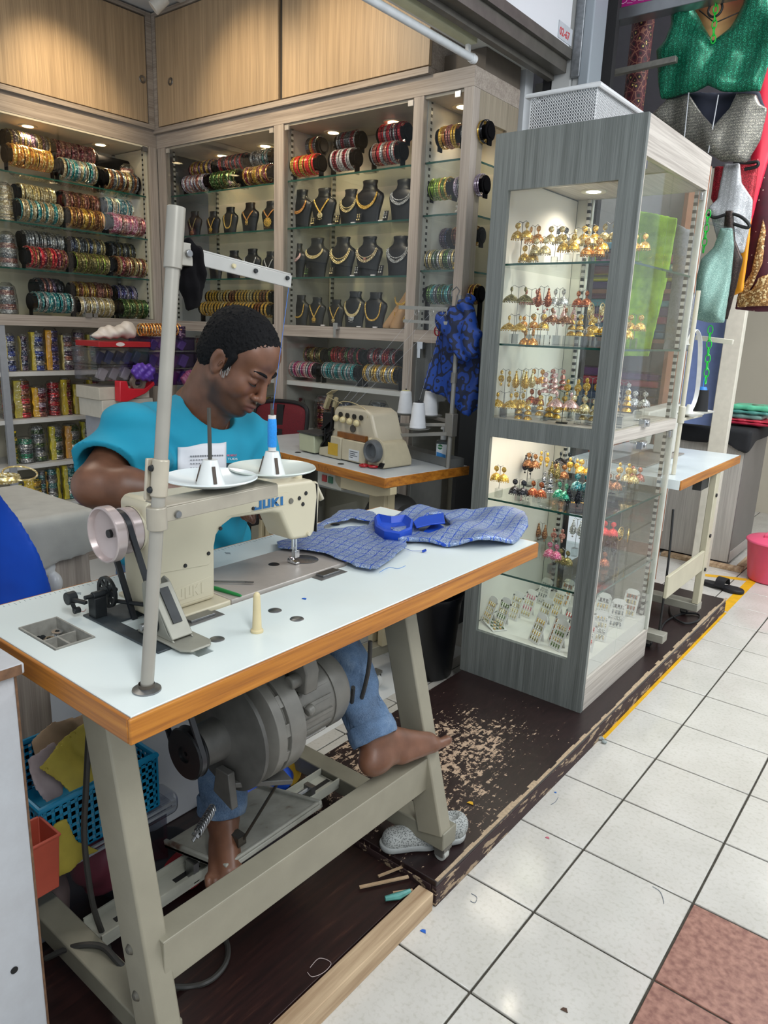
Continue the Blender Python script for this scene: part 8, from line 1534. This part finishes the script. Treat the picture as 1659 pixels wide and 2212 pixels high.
for k in range(6): f.ell(p+np.array((rnd.uniform(-.012, .012), rnd.uniform(-.012, .012), rnd.uniform(-.003, .003))), (.008, .006, .004), .004)
tag(f.mesh(smooth=1).obj('lint', P('#8E9694', .9, 0, .3, 200), loc=tuple(p)), 'clump of grey lint against the platform edge', 'lint')
# ================================================================ second sewing table beyond the showcase
t = thing('sewing_table', 'third sewing table with white top, half hidden behind the grey showcase', 'sewing table', (-.5, 2.35, .075))
tx0, tx1, ty0, ty1 = -.80, -.228, 1.865, 2.825
B().box(tx0, tx1-.0065, ty0, ty1-.0065, .812, .852).obj('worktop', P('#CDD6D8', .28, 0, .05, 5), t, bevel=.001)
B().box(tx1-.006, tx1, ty0, ty1-.006, .811, .851).obj('edging', M_TEDGE, t, bevel=.002); B().box(tx0, tx1, ty1-.006, ty1, .811, .851).obj('edging', M_TEDGX, t, bevel=.002)
M_CRM = P('#BDB79F', .4, .05, .06, 10); b = B(); b.box(-.262, -.232, 2.43, 2.49, .155, .811); b.obj('leg', M_CRM, t, bevel=.003)
B().box(-.75, -.66, 2.43, 2.49, .155, .811).obj('leg', M_CRM, t, bevel=.003); B().box(-.80, -.23, 2.43, 2.50, .115, .154).obj('foot_rail', P('#9A988C', .4, .2), t, bevel=.003); B().box(-.80, -.23, 1.92, 1.98, .115, .154).obj('foot_rail', P('#9A988C', .4, .2), t, bevel=.003); B().box(-.25, -.235, 1.90, 2.429, .33, .43).obj('cross_beam', M_CRM, t, bevel=.003)
B().box(-.50, -.49, 1.99, 2.42, .20, .81).obj('back_panel', P('#6E6B58', .6, 0, .1), t, label='dark olive panel under the table')
caster(t, -.30, 2.47, .076, .115, .018, M_BLACKP); caster(t, -.30, 1.95, .076, .115, .018, M_BLACKP)
b = B(); b.box(-.30, -.262, 2.30, 2.42, .74, .80); b.obj('switch_box', P('#2E2F30', .5), t)
b = B()
for z in (.70, .50, .33): b.cyl((-.2319, 2.46, z), (-.226, 2.46, z), .009, n=12)
b.obj('bolt', M_BLACKP, t)
# machine head, seen through the glass
t = thing('sewing_machine', 'pale sewing machine on the third table, seen through the showcase glass', 'sewing machine', (-.55, 2.2, .853))
b = B(); b.prism([(2.60, .86), (2.48, .86), (2.47, 1.0), (2.40, 1.03), (2.22, 1.03), (2.19, .94), (2.13, .94), (2.11, 1.05), (2.14, 1.09), (2.60, 1.10)], (-.56, 0, 0), Y, Z, (.08, 0, 0)); b.obj('arm', P('#C9C7BE', .35), t, bevel=.008, seg=3); B().box(-.61, -.44, 2.05, 2.60, .853, .859).obj('bed', M_BED, t, bevel=.002)
b = B(); b.lathe([(.05, 0), (.052, .01), (.052, .03), (.02, .04), (.0001, .04)], (-.52, 2.60, 1.04), Y, 28); b.obj('handwheel', P('#3B3C3E', .35), t)
# its thread stand: post, arms, plates
t = thing('thread_stand', 'white thread stand of the third table with a strap looped over it', 'thread stand', (-.30, 1.98, .853))
B().cyl((-.30, 1.985, .853), (-.30, 1.985, 1.60), .009, n=16).obj('pole', P('#C9C5B4', .35, .1), t)
b = B(); b.obox((-.30, 1.985, 1.085), (-.30, 2.26, 1.085), .02, .012); b.cyl((-.30, 1.985, 1.07), (-.30, 1.985, 1.14), .014); b.obj('spool_bracket', P('#C9C5B4', .35, .1), t, bevel=.002)
b = B(); b.obox((-.42, 2.45, 1.42), (-.255, 2.45, 1.405), .02, .022); b.obj('cross_arm', P('#D3CFC0', .35, .1), t, bevel=.002)
for y_, z_ in ((2.08, 1.092), (2.24, 1.092)):
    B().lathe([(.0001, 0), (.02, 0), (.06, .012), (.062, .016), (.058, .014), (.02, .004), (.0001, .004)], (-.30, y_, z_), Z, 36).obj('spool_plate', P('#CDCDC6', .25), t)
B().lathe([(.022, 0), (.010, .045), (.0001, .046)], (-.30, 2.08, 1.097), Z, 24).obj('cone_holder', P('#D3D5D3', .3), t)
t = thing('thread_cone', 'black cone of thread with a blue tip on the third table', 'cone of thread', (-.30, 2.24, 1.098)); b = B(); b.lathe([(.001, 0), (.034, 0), (.033, .01), (.026, .10), (.001, .10)], (-.30, 2.24, 1.098), Z, 28); b.obj('thread', P('#0E0F12', .7), t); b = B(); b.lathe([(.020, .10), (.015, .112), (.004, .113)], (-.30, 2.24, 1.098), Z, 20); b.cyl((-.30, 2.24, 1.20), (-.30, 2.24, 1.25), .002, n=8); b.obj('cone_tip', P('#2A78C8', .4), t, label='bright blue cone tip')
# white strap loop
b = B(); sp = smooth_pts([at(px, py, 'x', -.31) for px, py in ((1474, 898), (1492, 885), (1505, 850), (1511, 790), (1512, 735), (1503, 712), (1492, 728), (1486, 745))]); b.strip(sp, (.018, 0, 0), .002)
tag(b.obj('strap', P('#D8DADC', .5), loc=tuple(sp[5])), 'white ribbon strap looping down beside the black thread cone', 'strap')
# grey cupboard, black cloth, folded textiles
t = thing('cupboard', 'grey laminate cupboard under the black cloth in the next shop', 'cupboard', (-.55, 4.0, .03)); B().box(-1.0, -.40, 3.74, 4.32, .03, .86).obj('body', P('#6E6A66', .45, 0, .06, 10), t, bevel=.002); B().box(-1.0, -.405, 3.732, 3.739, .03, .86).obj('front', laminate('pale_grey_front', '#9B9790', '#B4B0A8', 'z', fine=160), t); B().box(-.399, -.396, 3.74, 4.32, .03, .10).obj('plinth_strip', P('#A8A29C', .5), t)
b = B(); b.box(-.80, -.30, 3.66, 3.72, .0, .025); tag(b.obj('pallet_board', M_RAW, bevel=.002, loc=(-.5, 3.7, 0)), 'pale timber batten on the floor in front of the grey cupboard', 'batten')
b = B(); b.box(-.345, -.30, 3.73, 4.3, .0, .028); tag(b.obj('pallet_board', M_RAW, bevel=.002, loc=(-.32, 4.0, 0)), 'pale timber batten on the floor along the side of the grey cupboard', 'batten')
f = F((-1.02, 3.60, .62), (-.20, 4.42, .96), .009); X_, Y_, Z_ = [f.lo[i]+f.h*np.arange(f.n[i]) for i in range(3)]; X_, Y_, Z_ = X_[:, None, None], Y_[None, :, None], Z_[None, None, :]
wav = .014*np.sin(17*Y_+15*X_)*sm(.80, .70, Z_); o_ = rbox(-.70, 4.02, .76, .325, .32, .125, .02)+wav; i_ = rbox(-.70, 4.02, .75, .308, .303, .122, .02)+wav; hem = .79-.06*sm(-.55, -.40, X_)*sm(3.9, 3.7, Y_)+.015*np.sin(11*X_)
f.d = np.maximum(np.maximum(o_, -i_), hem-Z_).astype(np.float32); tag(f.mesh(smooth=1).obj('black_cloth', P('#101216', .8, 0, .2, 20), loc=(-.7, 4.0, .83)), 'black cloth draped over the grey cupboard in the next shop', 'cloth')
TX = [('#9E2238', 'red folded cloth at the bottom of the pile', -.40, 3.98, .30, .20, .018), ('#C43A4A', 'coral folded cloth second from the bottom of the pile', -.44, 4.0, .30, .22, .014), ('#6E8E86', 'grey green bagged textile in the middle of the pile', -.50, 4.02, .26, .24, .030), ('#4F8E84', 'dark mint bagged textile under the top one', -.47, 4.0, .26, .22, .022), ('#5FBE96', 'mint green packet with dark red motif topping the pile', -.44, 3.99, .24, .20, .032), ('#A89A7C', 'beige bagged textile at the left top of the pile', -.66, 4.02, .16, .2, .030)]
z = .898
for i, (c_, lb, cx, cy, wx_, wy_, hz_) in enumerate(TX):
    if i == 5: z = .985
    g = F((cx-wx_/2-.03, cy-wy_/2-.03, z-.01), (cx+wx_/2+.03, cy+wy_/2+.03, z+hz_+.02), .006); g.box((cx, cy, z+hz_/2), (wx_/2, wy_/2, hz_/2), min(.012, hz_/2.2), .004); X_, Y_, Z_ = [g.lo[k]+g.h*np.arange(g.n[k]) for k in range(3)]; g.d = (g.d+.002*np.sin(70*X_[:, None, None]+20*i)*np.sin(60*Y_[None, :, None])).astype(np.float32)
    t = thing('folded_textile', lb+' on the black cloth', 'folded cloth', (cx, cy, z), group='textiles on the black cloth'); g.mesh(smooth=1).obj('cloth_fold', P(c_, .35, 0, .1, 20, .3, 60), t)
    if i == 4: b = B(); b.lathe([(.0001, .001), (.035, .001), (.035, 0)], (cx+.02, cy-.02, z+hz_+.0005), Z, 24); b.v = [(v[0], (v[1]-cy+.02)*.45+cy-.02, v[2]) for v in b.v]; b.obj('motif', P('#6E2326', .5), t, label='dark red oval motif')
    z += hz_+.002 if i < 5 else 0
# pink bin, slipper, cable
t = thing('pink_bin', 'coral pink plastic bin with lid at the right edge', 'bin', (-.13, 3.64, 0)); b = B(); b.lathe([(.0001, .002), (.120, .002), (.128, .01), (.158, .235), (.16, .24), (.152, .24), (.12, .02), (.0001, .02)], (-.13, 3.64, 0), Z, 40); b.obj('bin_body', P('#D9506A', .35, 0, .03), t); b = B(); b.lathe([(.166, .238), (.168, .25), (.150, .262), (.10, .275), (.05, .285), (.0001, .287)], (-.13, 3.64, 0), Z, 40); b.box(-.19, -.07, 3.56, 3.72, .27, .295); b.obj('lid', P('#E0597A', .35, 0, .03), t, bevel=.006)
a = at(1598, 1283, 'z', .0); c_ = at(1522, 1262, 'z', .0); d = (a-c_)/np.linalg.norm(a-c_); sd = np.cross(d, (0, 0, 1.)); t = thing('slipper', 'black slide slipper on the yellow tape by the platform end', 'slipper', tuple((a+c_)/2)); R3 = np.array((d, sd, (0, 0, 1.))).T; m_ = (a+c_)/2
g = F(m_-.19, m_+.19, .005); g.ell(m_+(0, 0, .014)+d*.06, (.065, .045, .03), .02, R3); g.ell(m_+(0, 0, .014)-d*.06, (.065, .037, .03), .02, R3); zz = (g.lo[2]+g.h*np.arange(g.n[2]))[None, None, :]; g.d = np.maximum(g.d, np.abs(zz-.014)-.012).astype(np.float32); g.mesh(smooth=1).obj('sole', P('#15161A', .6), t)
b = B(); R_ = []
for k in range(9): q_ = -1+2*k/8; z_ = .022+.045*math.sqrt(max(0, 1-q_*q_)); R_.append([tuple(m_+d*(-.03+.055*j)+sd*q_*.046+np.array((0, 0, z_+dz))) for j, dz in ((0, 0), (1, 0), (1, .004), (0, .004))])
b.ring_loft(R_); b.obj('strap', P('#1A1B1F', .5), t)
b = B(); b.tube(smooth_pts([(-.285, 2.0, .70), (-.27, 1.98, .5), (-.265, 1.97, .3), (-.27, 1.99, .12), (-.30, 2.10, .083), (-.33, 2.28, .083), (-.30, 2.45, .083), (-.24, 2.50, .083), (-.215, 2.42, .083), (-.25, 2.33, .083), (-.33, 2.38, .084), (-.38, 2.50, .083)]), .005, 8); tag(b.obj('power_cable', M_BLACKP, loc=(-.3, 2.3, .083)), 'black cable looping on the far end of the dark platform', 'cable')
# ================================================================ textile rack behind the showcase and green towel
t = thing('shelf_rack', 'wooden textile shelf rack seen through the grey showcase', 'shelf', (-1.0, 2.85, 0)); M_RW = P('#8A5A3E', .5, 0, .1, 20)
for z in (.95, 1.06, 1.405, 1.66): B().box(-1.55, -.66, 2.84, 3.15, z-.02, z).obj('shelf', M_RW, t)
B().box(-1.56, -.66, 3.151, 3.16, .3, 2.3).obj('back_panel', P('#B4B3AE', .6), t)
for x in (-1.55, -.68): B().box(x, x+.02, 2.84, 3.15, .0, 2.3).obj('side_panel', M_RW, t)
k_ = 0
for (z, cols) in ((1.061, ('#2A1C4A', '#1E2A55', '#B02848', '#5E2A72')), (1.406, ('#3E88A8', '#2E6E8C', '#A02858', '#4A2A6E', '#55A8B0', '#6E2A4E')), (1.661, ('#3A2A58', '#C8CC22', '#58B0A8', '#B05A8E', '#40303E', '#7AA8B8'))):
    for col_i in range(3):
        x0_ = -1.52+col_i*.275; zz = z
        for c_ in cols:
            h_ = rnd.uniform(.032, .048); o = B().box(x0_, x0_+.265, 2.87+rnd.uniform(0, .02), 3.12, zz+.001, zz+h_).obj('folded_textile', P(c_, .45, 0, .15, 30, .4, 40), loc=(x0_+.13, 3.0, zz), bevel=.010, seg=3)
            tag(o, 'folded cloth, %s stack, %s from bottom, %s shelf of textile rack' % (['left', 'middle', 'right'][col_i], ORD[cols.index(c_)], {1.061: 'lower', 1.406: 'middle', 1.661: 'upper'}[z]), 'folded cloth', 'folded cloths on the textile rack'); zz += h_+.001
for k in range(5):
    x = -1.0+.07*k; tag(panel([(x-.028, .55), (x+.028, .55), (x+.024, .92), (x-.024, .92)], ((0, 2.80, 0), X, Z, (0, -1, 0)), lambda U, V: .006*np.sin(90*U), .006, .006, h=.006).obj('hanging_cloth', P('#B5603A', .6, 0, .1), loc=(x, 2.8, .9)), 'orange cloth hanging below the textile rack, %s from the left' % ORD[k], 'cloth', 'orange cloths below the textile rack')
pk = lambda px, py, y_: at(px, py, 'y', y_)[[0, 2]]
n = N('lime_towel'); n.set(n.ramp(n.noise(30, 6), [(.3, '#6E9A1E'), (.7, '#9CCB3A')]), .9, 0, n.noise(300, 3), .6, .002)
tag(panel([pk(*q, 2.18) for q in ((1372, 452), (1462, 470), (1440, 600), (1418, 700), (1400, 770), (1335, 770), (1352, 600))], ((0, 2.19, 0), X, Z, (0, -1, 0)), lambda U, V: .007*np.sin(50*U+6*V), .006, .006, h=.006).obj('green_towel', n.m, loc=(-.6, 2.19, 1.7)), 'lime green towel hanging behind the grey showcase', 'towel')
tag(panel([pk(*q, 2.24) for q in ((1455, 480), (1500, 500), (1495, 760), (1430, 760), (1450, 600))], ((0, 2.24, 0), X, Z, (0, -1, 0)), lambda U, V: .010*np.sin(60*U+6*V), .006, .006, h=.007).obj('grey_garment', P('#7C7E82', .6, .2, .3, 150), loc=(-.5, 2.24, 1.7)), 'grey sequin cloth hanging beside the lime green towel', 'garment')
# ================================================================ garments hanging at the next shop
def sequin(name, c0, c1, c2, sc=240, rough=.3, metal=.5, rib=None):
    n = N(name); v = n.vor(sc, None, 'F1', 'Color'); sx = n.n('ShaderNodeSeparateXYZ'); n.l(v, sx.inputs[0]); c = n.ramp(sx.outputs[0], [(.0, c0), (.5, c1), (.86, c2)], 'CONSTANT')
    if rib: s2 = n.n('ShaderNodeSeparateXYZ'); n.l(n.tc, s2.inputs[0]); st = n.math('SINE', n.math('MULTIPLY', s2.outputs[rib[0]], rib[1])); c = n.mix(n.math('MULTIPLY', n.math('GREATER_THAN', st, .3), .5), c, c0)
    n.set(c, rough, metal, sx.outputs[1], .6, .002); return n.m
def garment(name, y_, outline, m, lb, cat, fold, th=.008, puff=.02, holes=(), inner=None, h=.006, edge=.05, parts=None, nm='fabric'):
    pl_ = [pk(*q, y_) for q in outline]; c = np.mean(pl_, 0); t = thing(name, lb, cat, (c[0], y_, c[1]))
    panel(pl_, ((0, y_, 0), X, Z, (0, -1, 0)), fold, th, puff, holes=[[pk(*q, y_) for q in hh] for hh in holes], h=h, edge=edge, pad=.04).obj(nm, m, t, ang=180)
    return t
gt = garment('green_blouse', 2.44, ((1450, -60), (1490, -60), (1492, 5), (1520, 55), (1543, 92), (1575, 60), (1605, 5), (1612, -60), (1660, -60), (1668, 30), (1700, 60), (1670, 110), (1655, 150), (1640, 195), (1560, 200), (1530, 186), (1500, 200), (1425, 212), (1420, 170), (1418, 110), (1440, 92), (1452, 60)), sequin('green_sequins', '#04503A', '#07704E', '#3FC8A0', 620, .3, .4, (0, 320)), 'emerald green sequin blouse with a deep V neck hanging top right', 'blouse', lambda U, V: .018*np.sin(16*U+9*V)+.008*np.sin(44*U-14*V)+.020*np.exp(-((V-2.66)/.05)**2), .008, .03)
panel([pk(*q, 2.50) for q in ((1468, -60), (1628, -60), (1620, 30), (1575, 85), (1545, 110), (1510, 85), (1480, 30))], ((0, 2.50, 0), X, Z, (0, -1, 0)), lambda U, V: .008*np.sin(30*U), .006, .006, h=.008).obj('inner_lining', P('#B08A55', .5, 0, .08), gt, label='shiny tan inner lining')
b = B(); q = at(1545, 20, 'y', 2.40); b.torus(q+(0, 0, .0), .028, .005, Y, 24, 8); b.cyl(at(1510, 22, 'y', 2.46), at(1542, 48, 'y', 2.44), .0025, n=6); b.cyl(at(1548, 48, 'y', 2.44), at(1600, 25, 'y', 2.46), .0025, n=6); b.obj('hanger', M_BLACKP, gt)
def chain(px0, py0, px1, py1, y_, lb, n_):
    a, c = at(px0, py0, 'y', y_), at(px1, py1, 'y', y_); b = B()
    for k in range(n_):
        q = a+(c-a)*(k+.5)/n_; L = np.linalg.norm(c-a)/n_*.62; dd = (c-a)/np.linalg.norm(c-a); s_ = np.array((.0, 1, 0)) if k % 2 else np.cross(dd, (0, 1, 0)); b.tube([q+dd*L*math.cos(a_)+s_*L*.55*math.sin(a_) for a_ in [2*PI*i/12 for i in range(12)]], .0024, 6, True)
    tag(b.obj('plastic_chain', P('#18C23C', .35), loc=tuple(a)), lb, 'chain')
chain(1549, -20, 1540, 92, 2.39, 'bright green plastic chain in the neck of the emerald blouse', 7); chain(1535, 705, 1524, 828, 2.40, 'bright green plastic chain hanging over the third sewing table', 8); chain(1531, 455, 1519, 545, 2.44, 'bright green plastic chain beside the silver blouse', 6)
garment('silver_vest', 2.46, ((1440, 212), (1490, 205), (1520, 250), (1545, 275), (1575, 235), (1590, 200), (1632, 202), (1640, 222), (1656, 232), (1640, 300), (1612, 352), (1560, 350), (1480, 300), (1408, 248)), sequin('silver_gold_weave', '#55544F', '#8A8880', '#C8C2AE', 700, .35, .6, (2, 520)), 'silver and gold woven vest blouse below the emerald one', 'blouse', lambda U, V: .016*np.sin(18*U+7*V)+.006*np.sin(50*U), .008, .022)
tag(panel([pk(*q, 2.52) for q in ((1475, 200), (1640, 195), (1655, 240), (1632, 300), (1560, 300), (1480, 250), (1425, 235), (1440, 208))], ((0, 2.53, 0), X, Z, (0, -1, 0)), lambda U, V: .008*np.sin(30*U), .006, .008, h=.007).obj('navy_top', P('#141A2C', .8, 0, .1), loc=(-.5, 2.53, 2.2)), 'dark navy top showing in the neck of the silver vest', 'garment')
for k, (a_, c_) in enumerate((((1488, 200), (1478, 300)), ((1552, 205), (1530, 330)))): b = B(); b.cyl(at(*a_, 'y', 2.42), at(*c_, 'y', 2.42), .0025, n=6); tag(b.obj('tie_cord', P('#B9BCC0', .5), loc=tuple(at(*a_, 'y', 2.42))), ['left', 'right'][k]+' pale tie cord hanging down the silver vest', 'cord')
garment('white_blouse', 2.50, ((1562, 352), (1598, 352), (1602, 395), (1625, 430), (1622, 465), (1606, 545), (1560, 560), (1545, 500), (1532, 450), (1550, 430)), sequin('silver_white_sequins', '#97999B', '#B5B7B9', '#E2E4E6', 700, .35, .5, (0, 300)), 'silver white sequin halter blouse in the middle of the hanging column', 'blouse', lambda U, V: .012*np.sin(22*U+9*V)+.006*np.sin(50*U), .008, .016)
garment('red_blouse', 2.56, ((1545, 360), (1570, 360), (1640, 340), (1632, 400), (1620, 470), (1560, 470), (1536, 430)), sequin('red_sequins', '#6E0814', '#9A1020', '#D83A4A', 600, .3, .4), 'dark red sequin blouse behind the silver white one', 'blouse', lambda U, V: .010*np.sin(26*U), .008, .014)
garment('mint_blouse', 2.42, ((1556, 492), (1582, 492), (1584, 530), (1578, 600), (1566, 698), (1530, 697), (1503, 690), (1507, 600), (1515, 560), (1540, 535)), sequin('mint_glitter', '#6F9188', '#84A89D', '#B4D0C4', 800, .4, .5), 'pale mint glitter blouse hanging lowest in front', 'blouse', lambda U, V: .014*np.sin(20*U+10*V)+.006*np.sin(48*U-10*V), .008, .020)
garment('brown_top', 2.46, ((1568, 455), (1585, 455), (1590, 520), (1606, 560), (1592, 620), (1572, 690), (1560, 690), (1560, 520)), sequin('black_brown_sequins', '#1E1512', '#2E201A', '#5A4236', 600, .35, .4, (0, 360)), 'black brown sequin top beside the mint blouse', 'blouse', lambda U, V: .008*np.sin(30*U+6*V), .008, .014)
b = B(); b.tube(smooth_pts([at(px, py, 'y', 2.45) for px, py in ((1530, 462), (1545, 470), (1575, 462), (1600, 468), (1618, 485), (1612, 492), (1580, 482))]), .007, 8); tag(b.obj('hanger', M_BLACKP, loc=tuple(at(1575, 462, 'y', 2.45))), 'black plastic hanger under the silver white blouse', 'hanger')
b = B(); b.tube(smooth_pts([at(px, py, 'y', 2.52) for px, py in ((1585, 350), (1612, 352), (1636, 350), (1634, 360), (1608, 366))]), .007, 8); tag(b.obj('hanger', M_BLACKP, loc=tuple(at(1612, 352, 'y', 2.52))), 'black velvet hanger below the silver vest', 'hanger')
b = B(); b.tube(smooth_pts([at(px, py, 'y', 2.40) for px, py in ((1500, 488), (1530, 482), (1560, 490), (1592, 500), (1605, 520), (1596, 530))]), .006, 8); tag(b.obj('hanger', glass_mat('clear_hanger', (.9, .92, .93), .05, 2.5), loc=tuple(at(1550, 488, 'y', 2.4))), 'clear plastic hanger holding the pale mint blouse', 'hanger')
garment('yellow_garment', 2.60, ((1600, 480), (1625, 470), (1616, 560), (1606, 630), (1583, 640), (1590, 560)), P('#D98F14', .5, 0, .05), 'plain amber yellow cloth between the blouses and the maroon sari', 'garment', lambda U, V: .008*np.sin(40*U), .008, .010)
garment('red_garment', 2.62, ((1640, 150), (1700, 60), (1700, 260), (1665, 330), (1640, 420), (1620, 500), (1600, 500), (1610, 430), (1625, 330), (1632, 230)), P('#D0203C', .45, 0, .05), 'plain bright red dress hanging behind the blouses', 'garment', lambda U, V: .012*np.sin(30*U+5*V), .008, .016)
n = N('maroon_sari_cloth'); v = n.vor(34); dots = n.math('LESS_THAN', v, .10); n.set(n.mix(dots, n.ramp(n.noise(20, 3), [(.3, '#3A0A18'), (.7, '#521024')]), '#C9B8A8'), .6, 0, v, .1)
ms = garment('maroon_sari', 2.66, ((1640, 330), (1720, 200), (1720, 672), (1640, 674), (1586, 668), (1600, 600), (1622, 480), (1630, 400)), n.m, 'maroon sari cloth with white dots and gold embroidered border at the right edge', 'sari', lambda U, V: .014*np.sin(24*U+4*V), .008, .014)
n = N('gold_embroidery'); v = n.vor(160, None, 'F1', 'Color'); sx = n.n('ShaderNodeSeparateXYZ'); n.l(v, sx.inputs[0]); n.set(n.ramp(sx.outputs[0], [(.2, '#8A6236'), (.5, '#B98E56'), (.8, '#E6CE9A')], 'CONSTANT'), .5, .3, sx.outputs[1], .6, .003); M_EMB = n.m
for q in (((1650, 470), (1656, 500), (1648, 570), (1625, 620), (1600, 648), (1588, 650), (1600, 620), (1622, 590), (1636, 530)), ((1590, 640), (1625, 625), (1640, 600), (1665, 590), (1690, 610), (1690, 660), (1590, 664))): panel([pk(*a_, 2.62) for a_ in q], ((0, 2.625, 0), X, Z, (0, -1, 0)), lambda U, V: .014*np.sin(24*U+4*V), .006, .006, h=.006).obj('gold_border', M_EMB, ms, ang=180)
# hanging fabric roll, bar, sign
n = N('maroon_hexagon_print'); v = n.vor(34, None, 'DISTANCE_TO_EDGE'); v2 = n.vor(34); c = n.mix(n.math('LESS_THAN', v, .045), n.ramp(v2, [(.0, '#C9AE62'), (.10, '#C9AE62'), (.14, '#241014'), (.3, '#241014'), (.34, '#4A1420')], 'CONSTANT'), '#8A5A48'); n.set(c, .6, 0, v, .2)
f = F(at(1385, 130, 'y', 2.5)-(.14, .12, .27), at(1385, 130, 'y', 2.5)+(.14, .12, .27), .006); f.cap(at(1392, 30, 'y', 2.5), at(1364, 260, 'y', 2.5), .055, .052, .01); X_, Y_, Z_ = [f.lo[i]+f.h*np.arange(f.n[i]) for i in range(3)]; f.d = (f.d+.005*np.sin(60*X_[:, None, None]+30*Y_[None, :, None])).astype(np.float32); tag(f.mesh(smooth=1).obj('patterned_cloth', n.m, loc=tuple(at(1385, 130, 'y', 2.5))), 'maroon cloth with hexagon flower print hanging beside the pillar', 'cloth')
b = B(); b.obox(at(1318, 160, 'y', 2.36), at(1462, 128, 'y', 2.36), .03, .024); tag(b.obj('metal_bar', P('#73716A', .5, .4, .15, 40), bevel=.002, loc=tuple(at(1390, 145, 'y', 2.36))), 'dull grey metal bar sticking out beside the pillar', 'bar')
q = at(1405, 0, 'y', 2.34); t = thing('shop_sign', 'magenta shop sign in a steel frame above the emerald blouse', 'sign', (-.5, 2.34, 2.76)); z0_ = at(1335, 20, 'y', 2.34)[2]; x0_ = at(1331, 10, 'y', 2.34)[0]
b = B(); b.box(x0_, .6, 2.34, 2.346, z0_, z0_+.40); b.obj('sign_panel', P('#A61A78', .4, 0, .05), t); b = B(); b.box(x0_-.01, .61, 2.325, 2.40, z0_-.05, z0_-.001); b.obj('frame', P('#8C8F92', .3, .8), t, bevel=.003)
b = B()
for k in range(16):
    c0_ = np.array((x0_+.03+.05*k, 2.338, z0_+.035)); b.tube([c0_+np.array((.006*i**.8*math.cos(i*.8), 0, .006*i**.8*math.sin(i*.8)))*.75 for i in range(12)], .0016, 5); b.cyl(c0_+(.02, 0, -.02), c0_+(.045, 0, -.024), .0015, n=5)
b.obj('swirl_pattern', P('#D9A8CC', .4), t, label='pale swirl pattern along the sign')
struct(B().box(-1.05, -.9, 2.3, 2.34, 0, 3.4).obj('wall_2', P('#2A2A2C', .7)), 'reveal beside the pillar, coloured dark for the dim next shop')  # dimness beyond the pillar is put into the dark colour
struct(B().box(-2.1, 1.2, 3.16, 3.2, 2.3, 3.4).obj('wall_3', P('#3A3A3E', .7)), 'upper wall inside the next shop, coloured dark for its dim interior')  # gloom of the shop interior is put into the wall colour
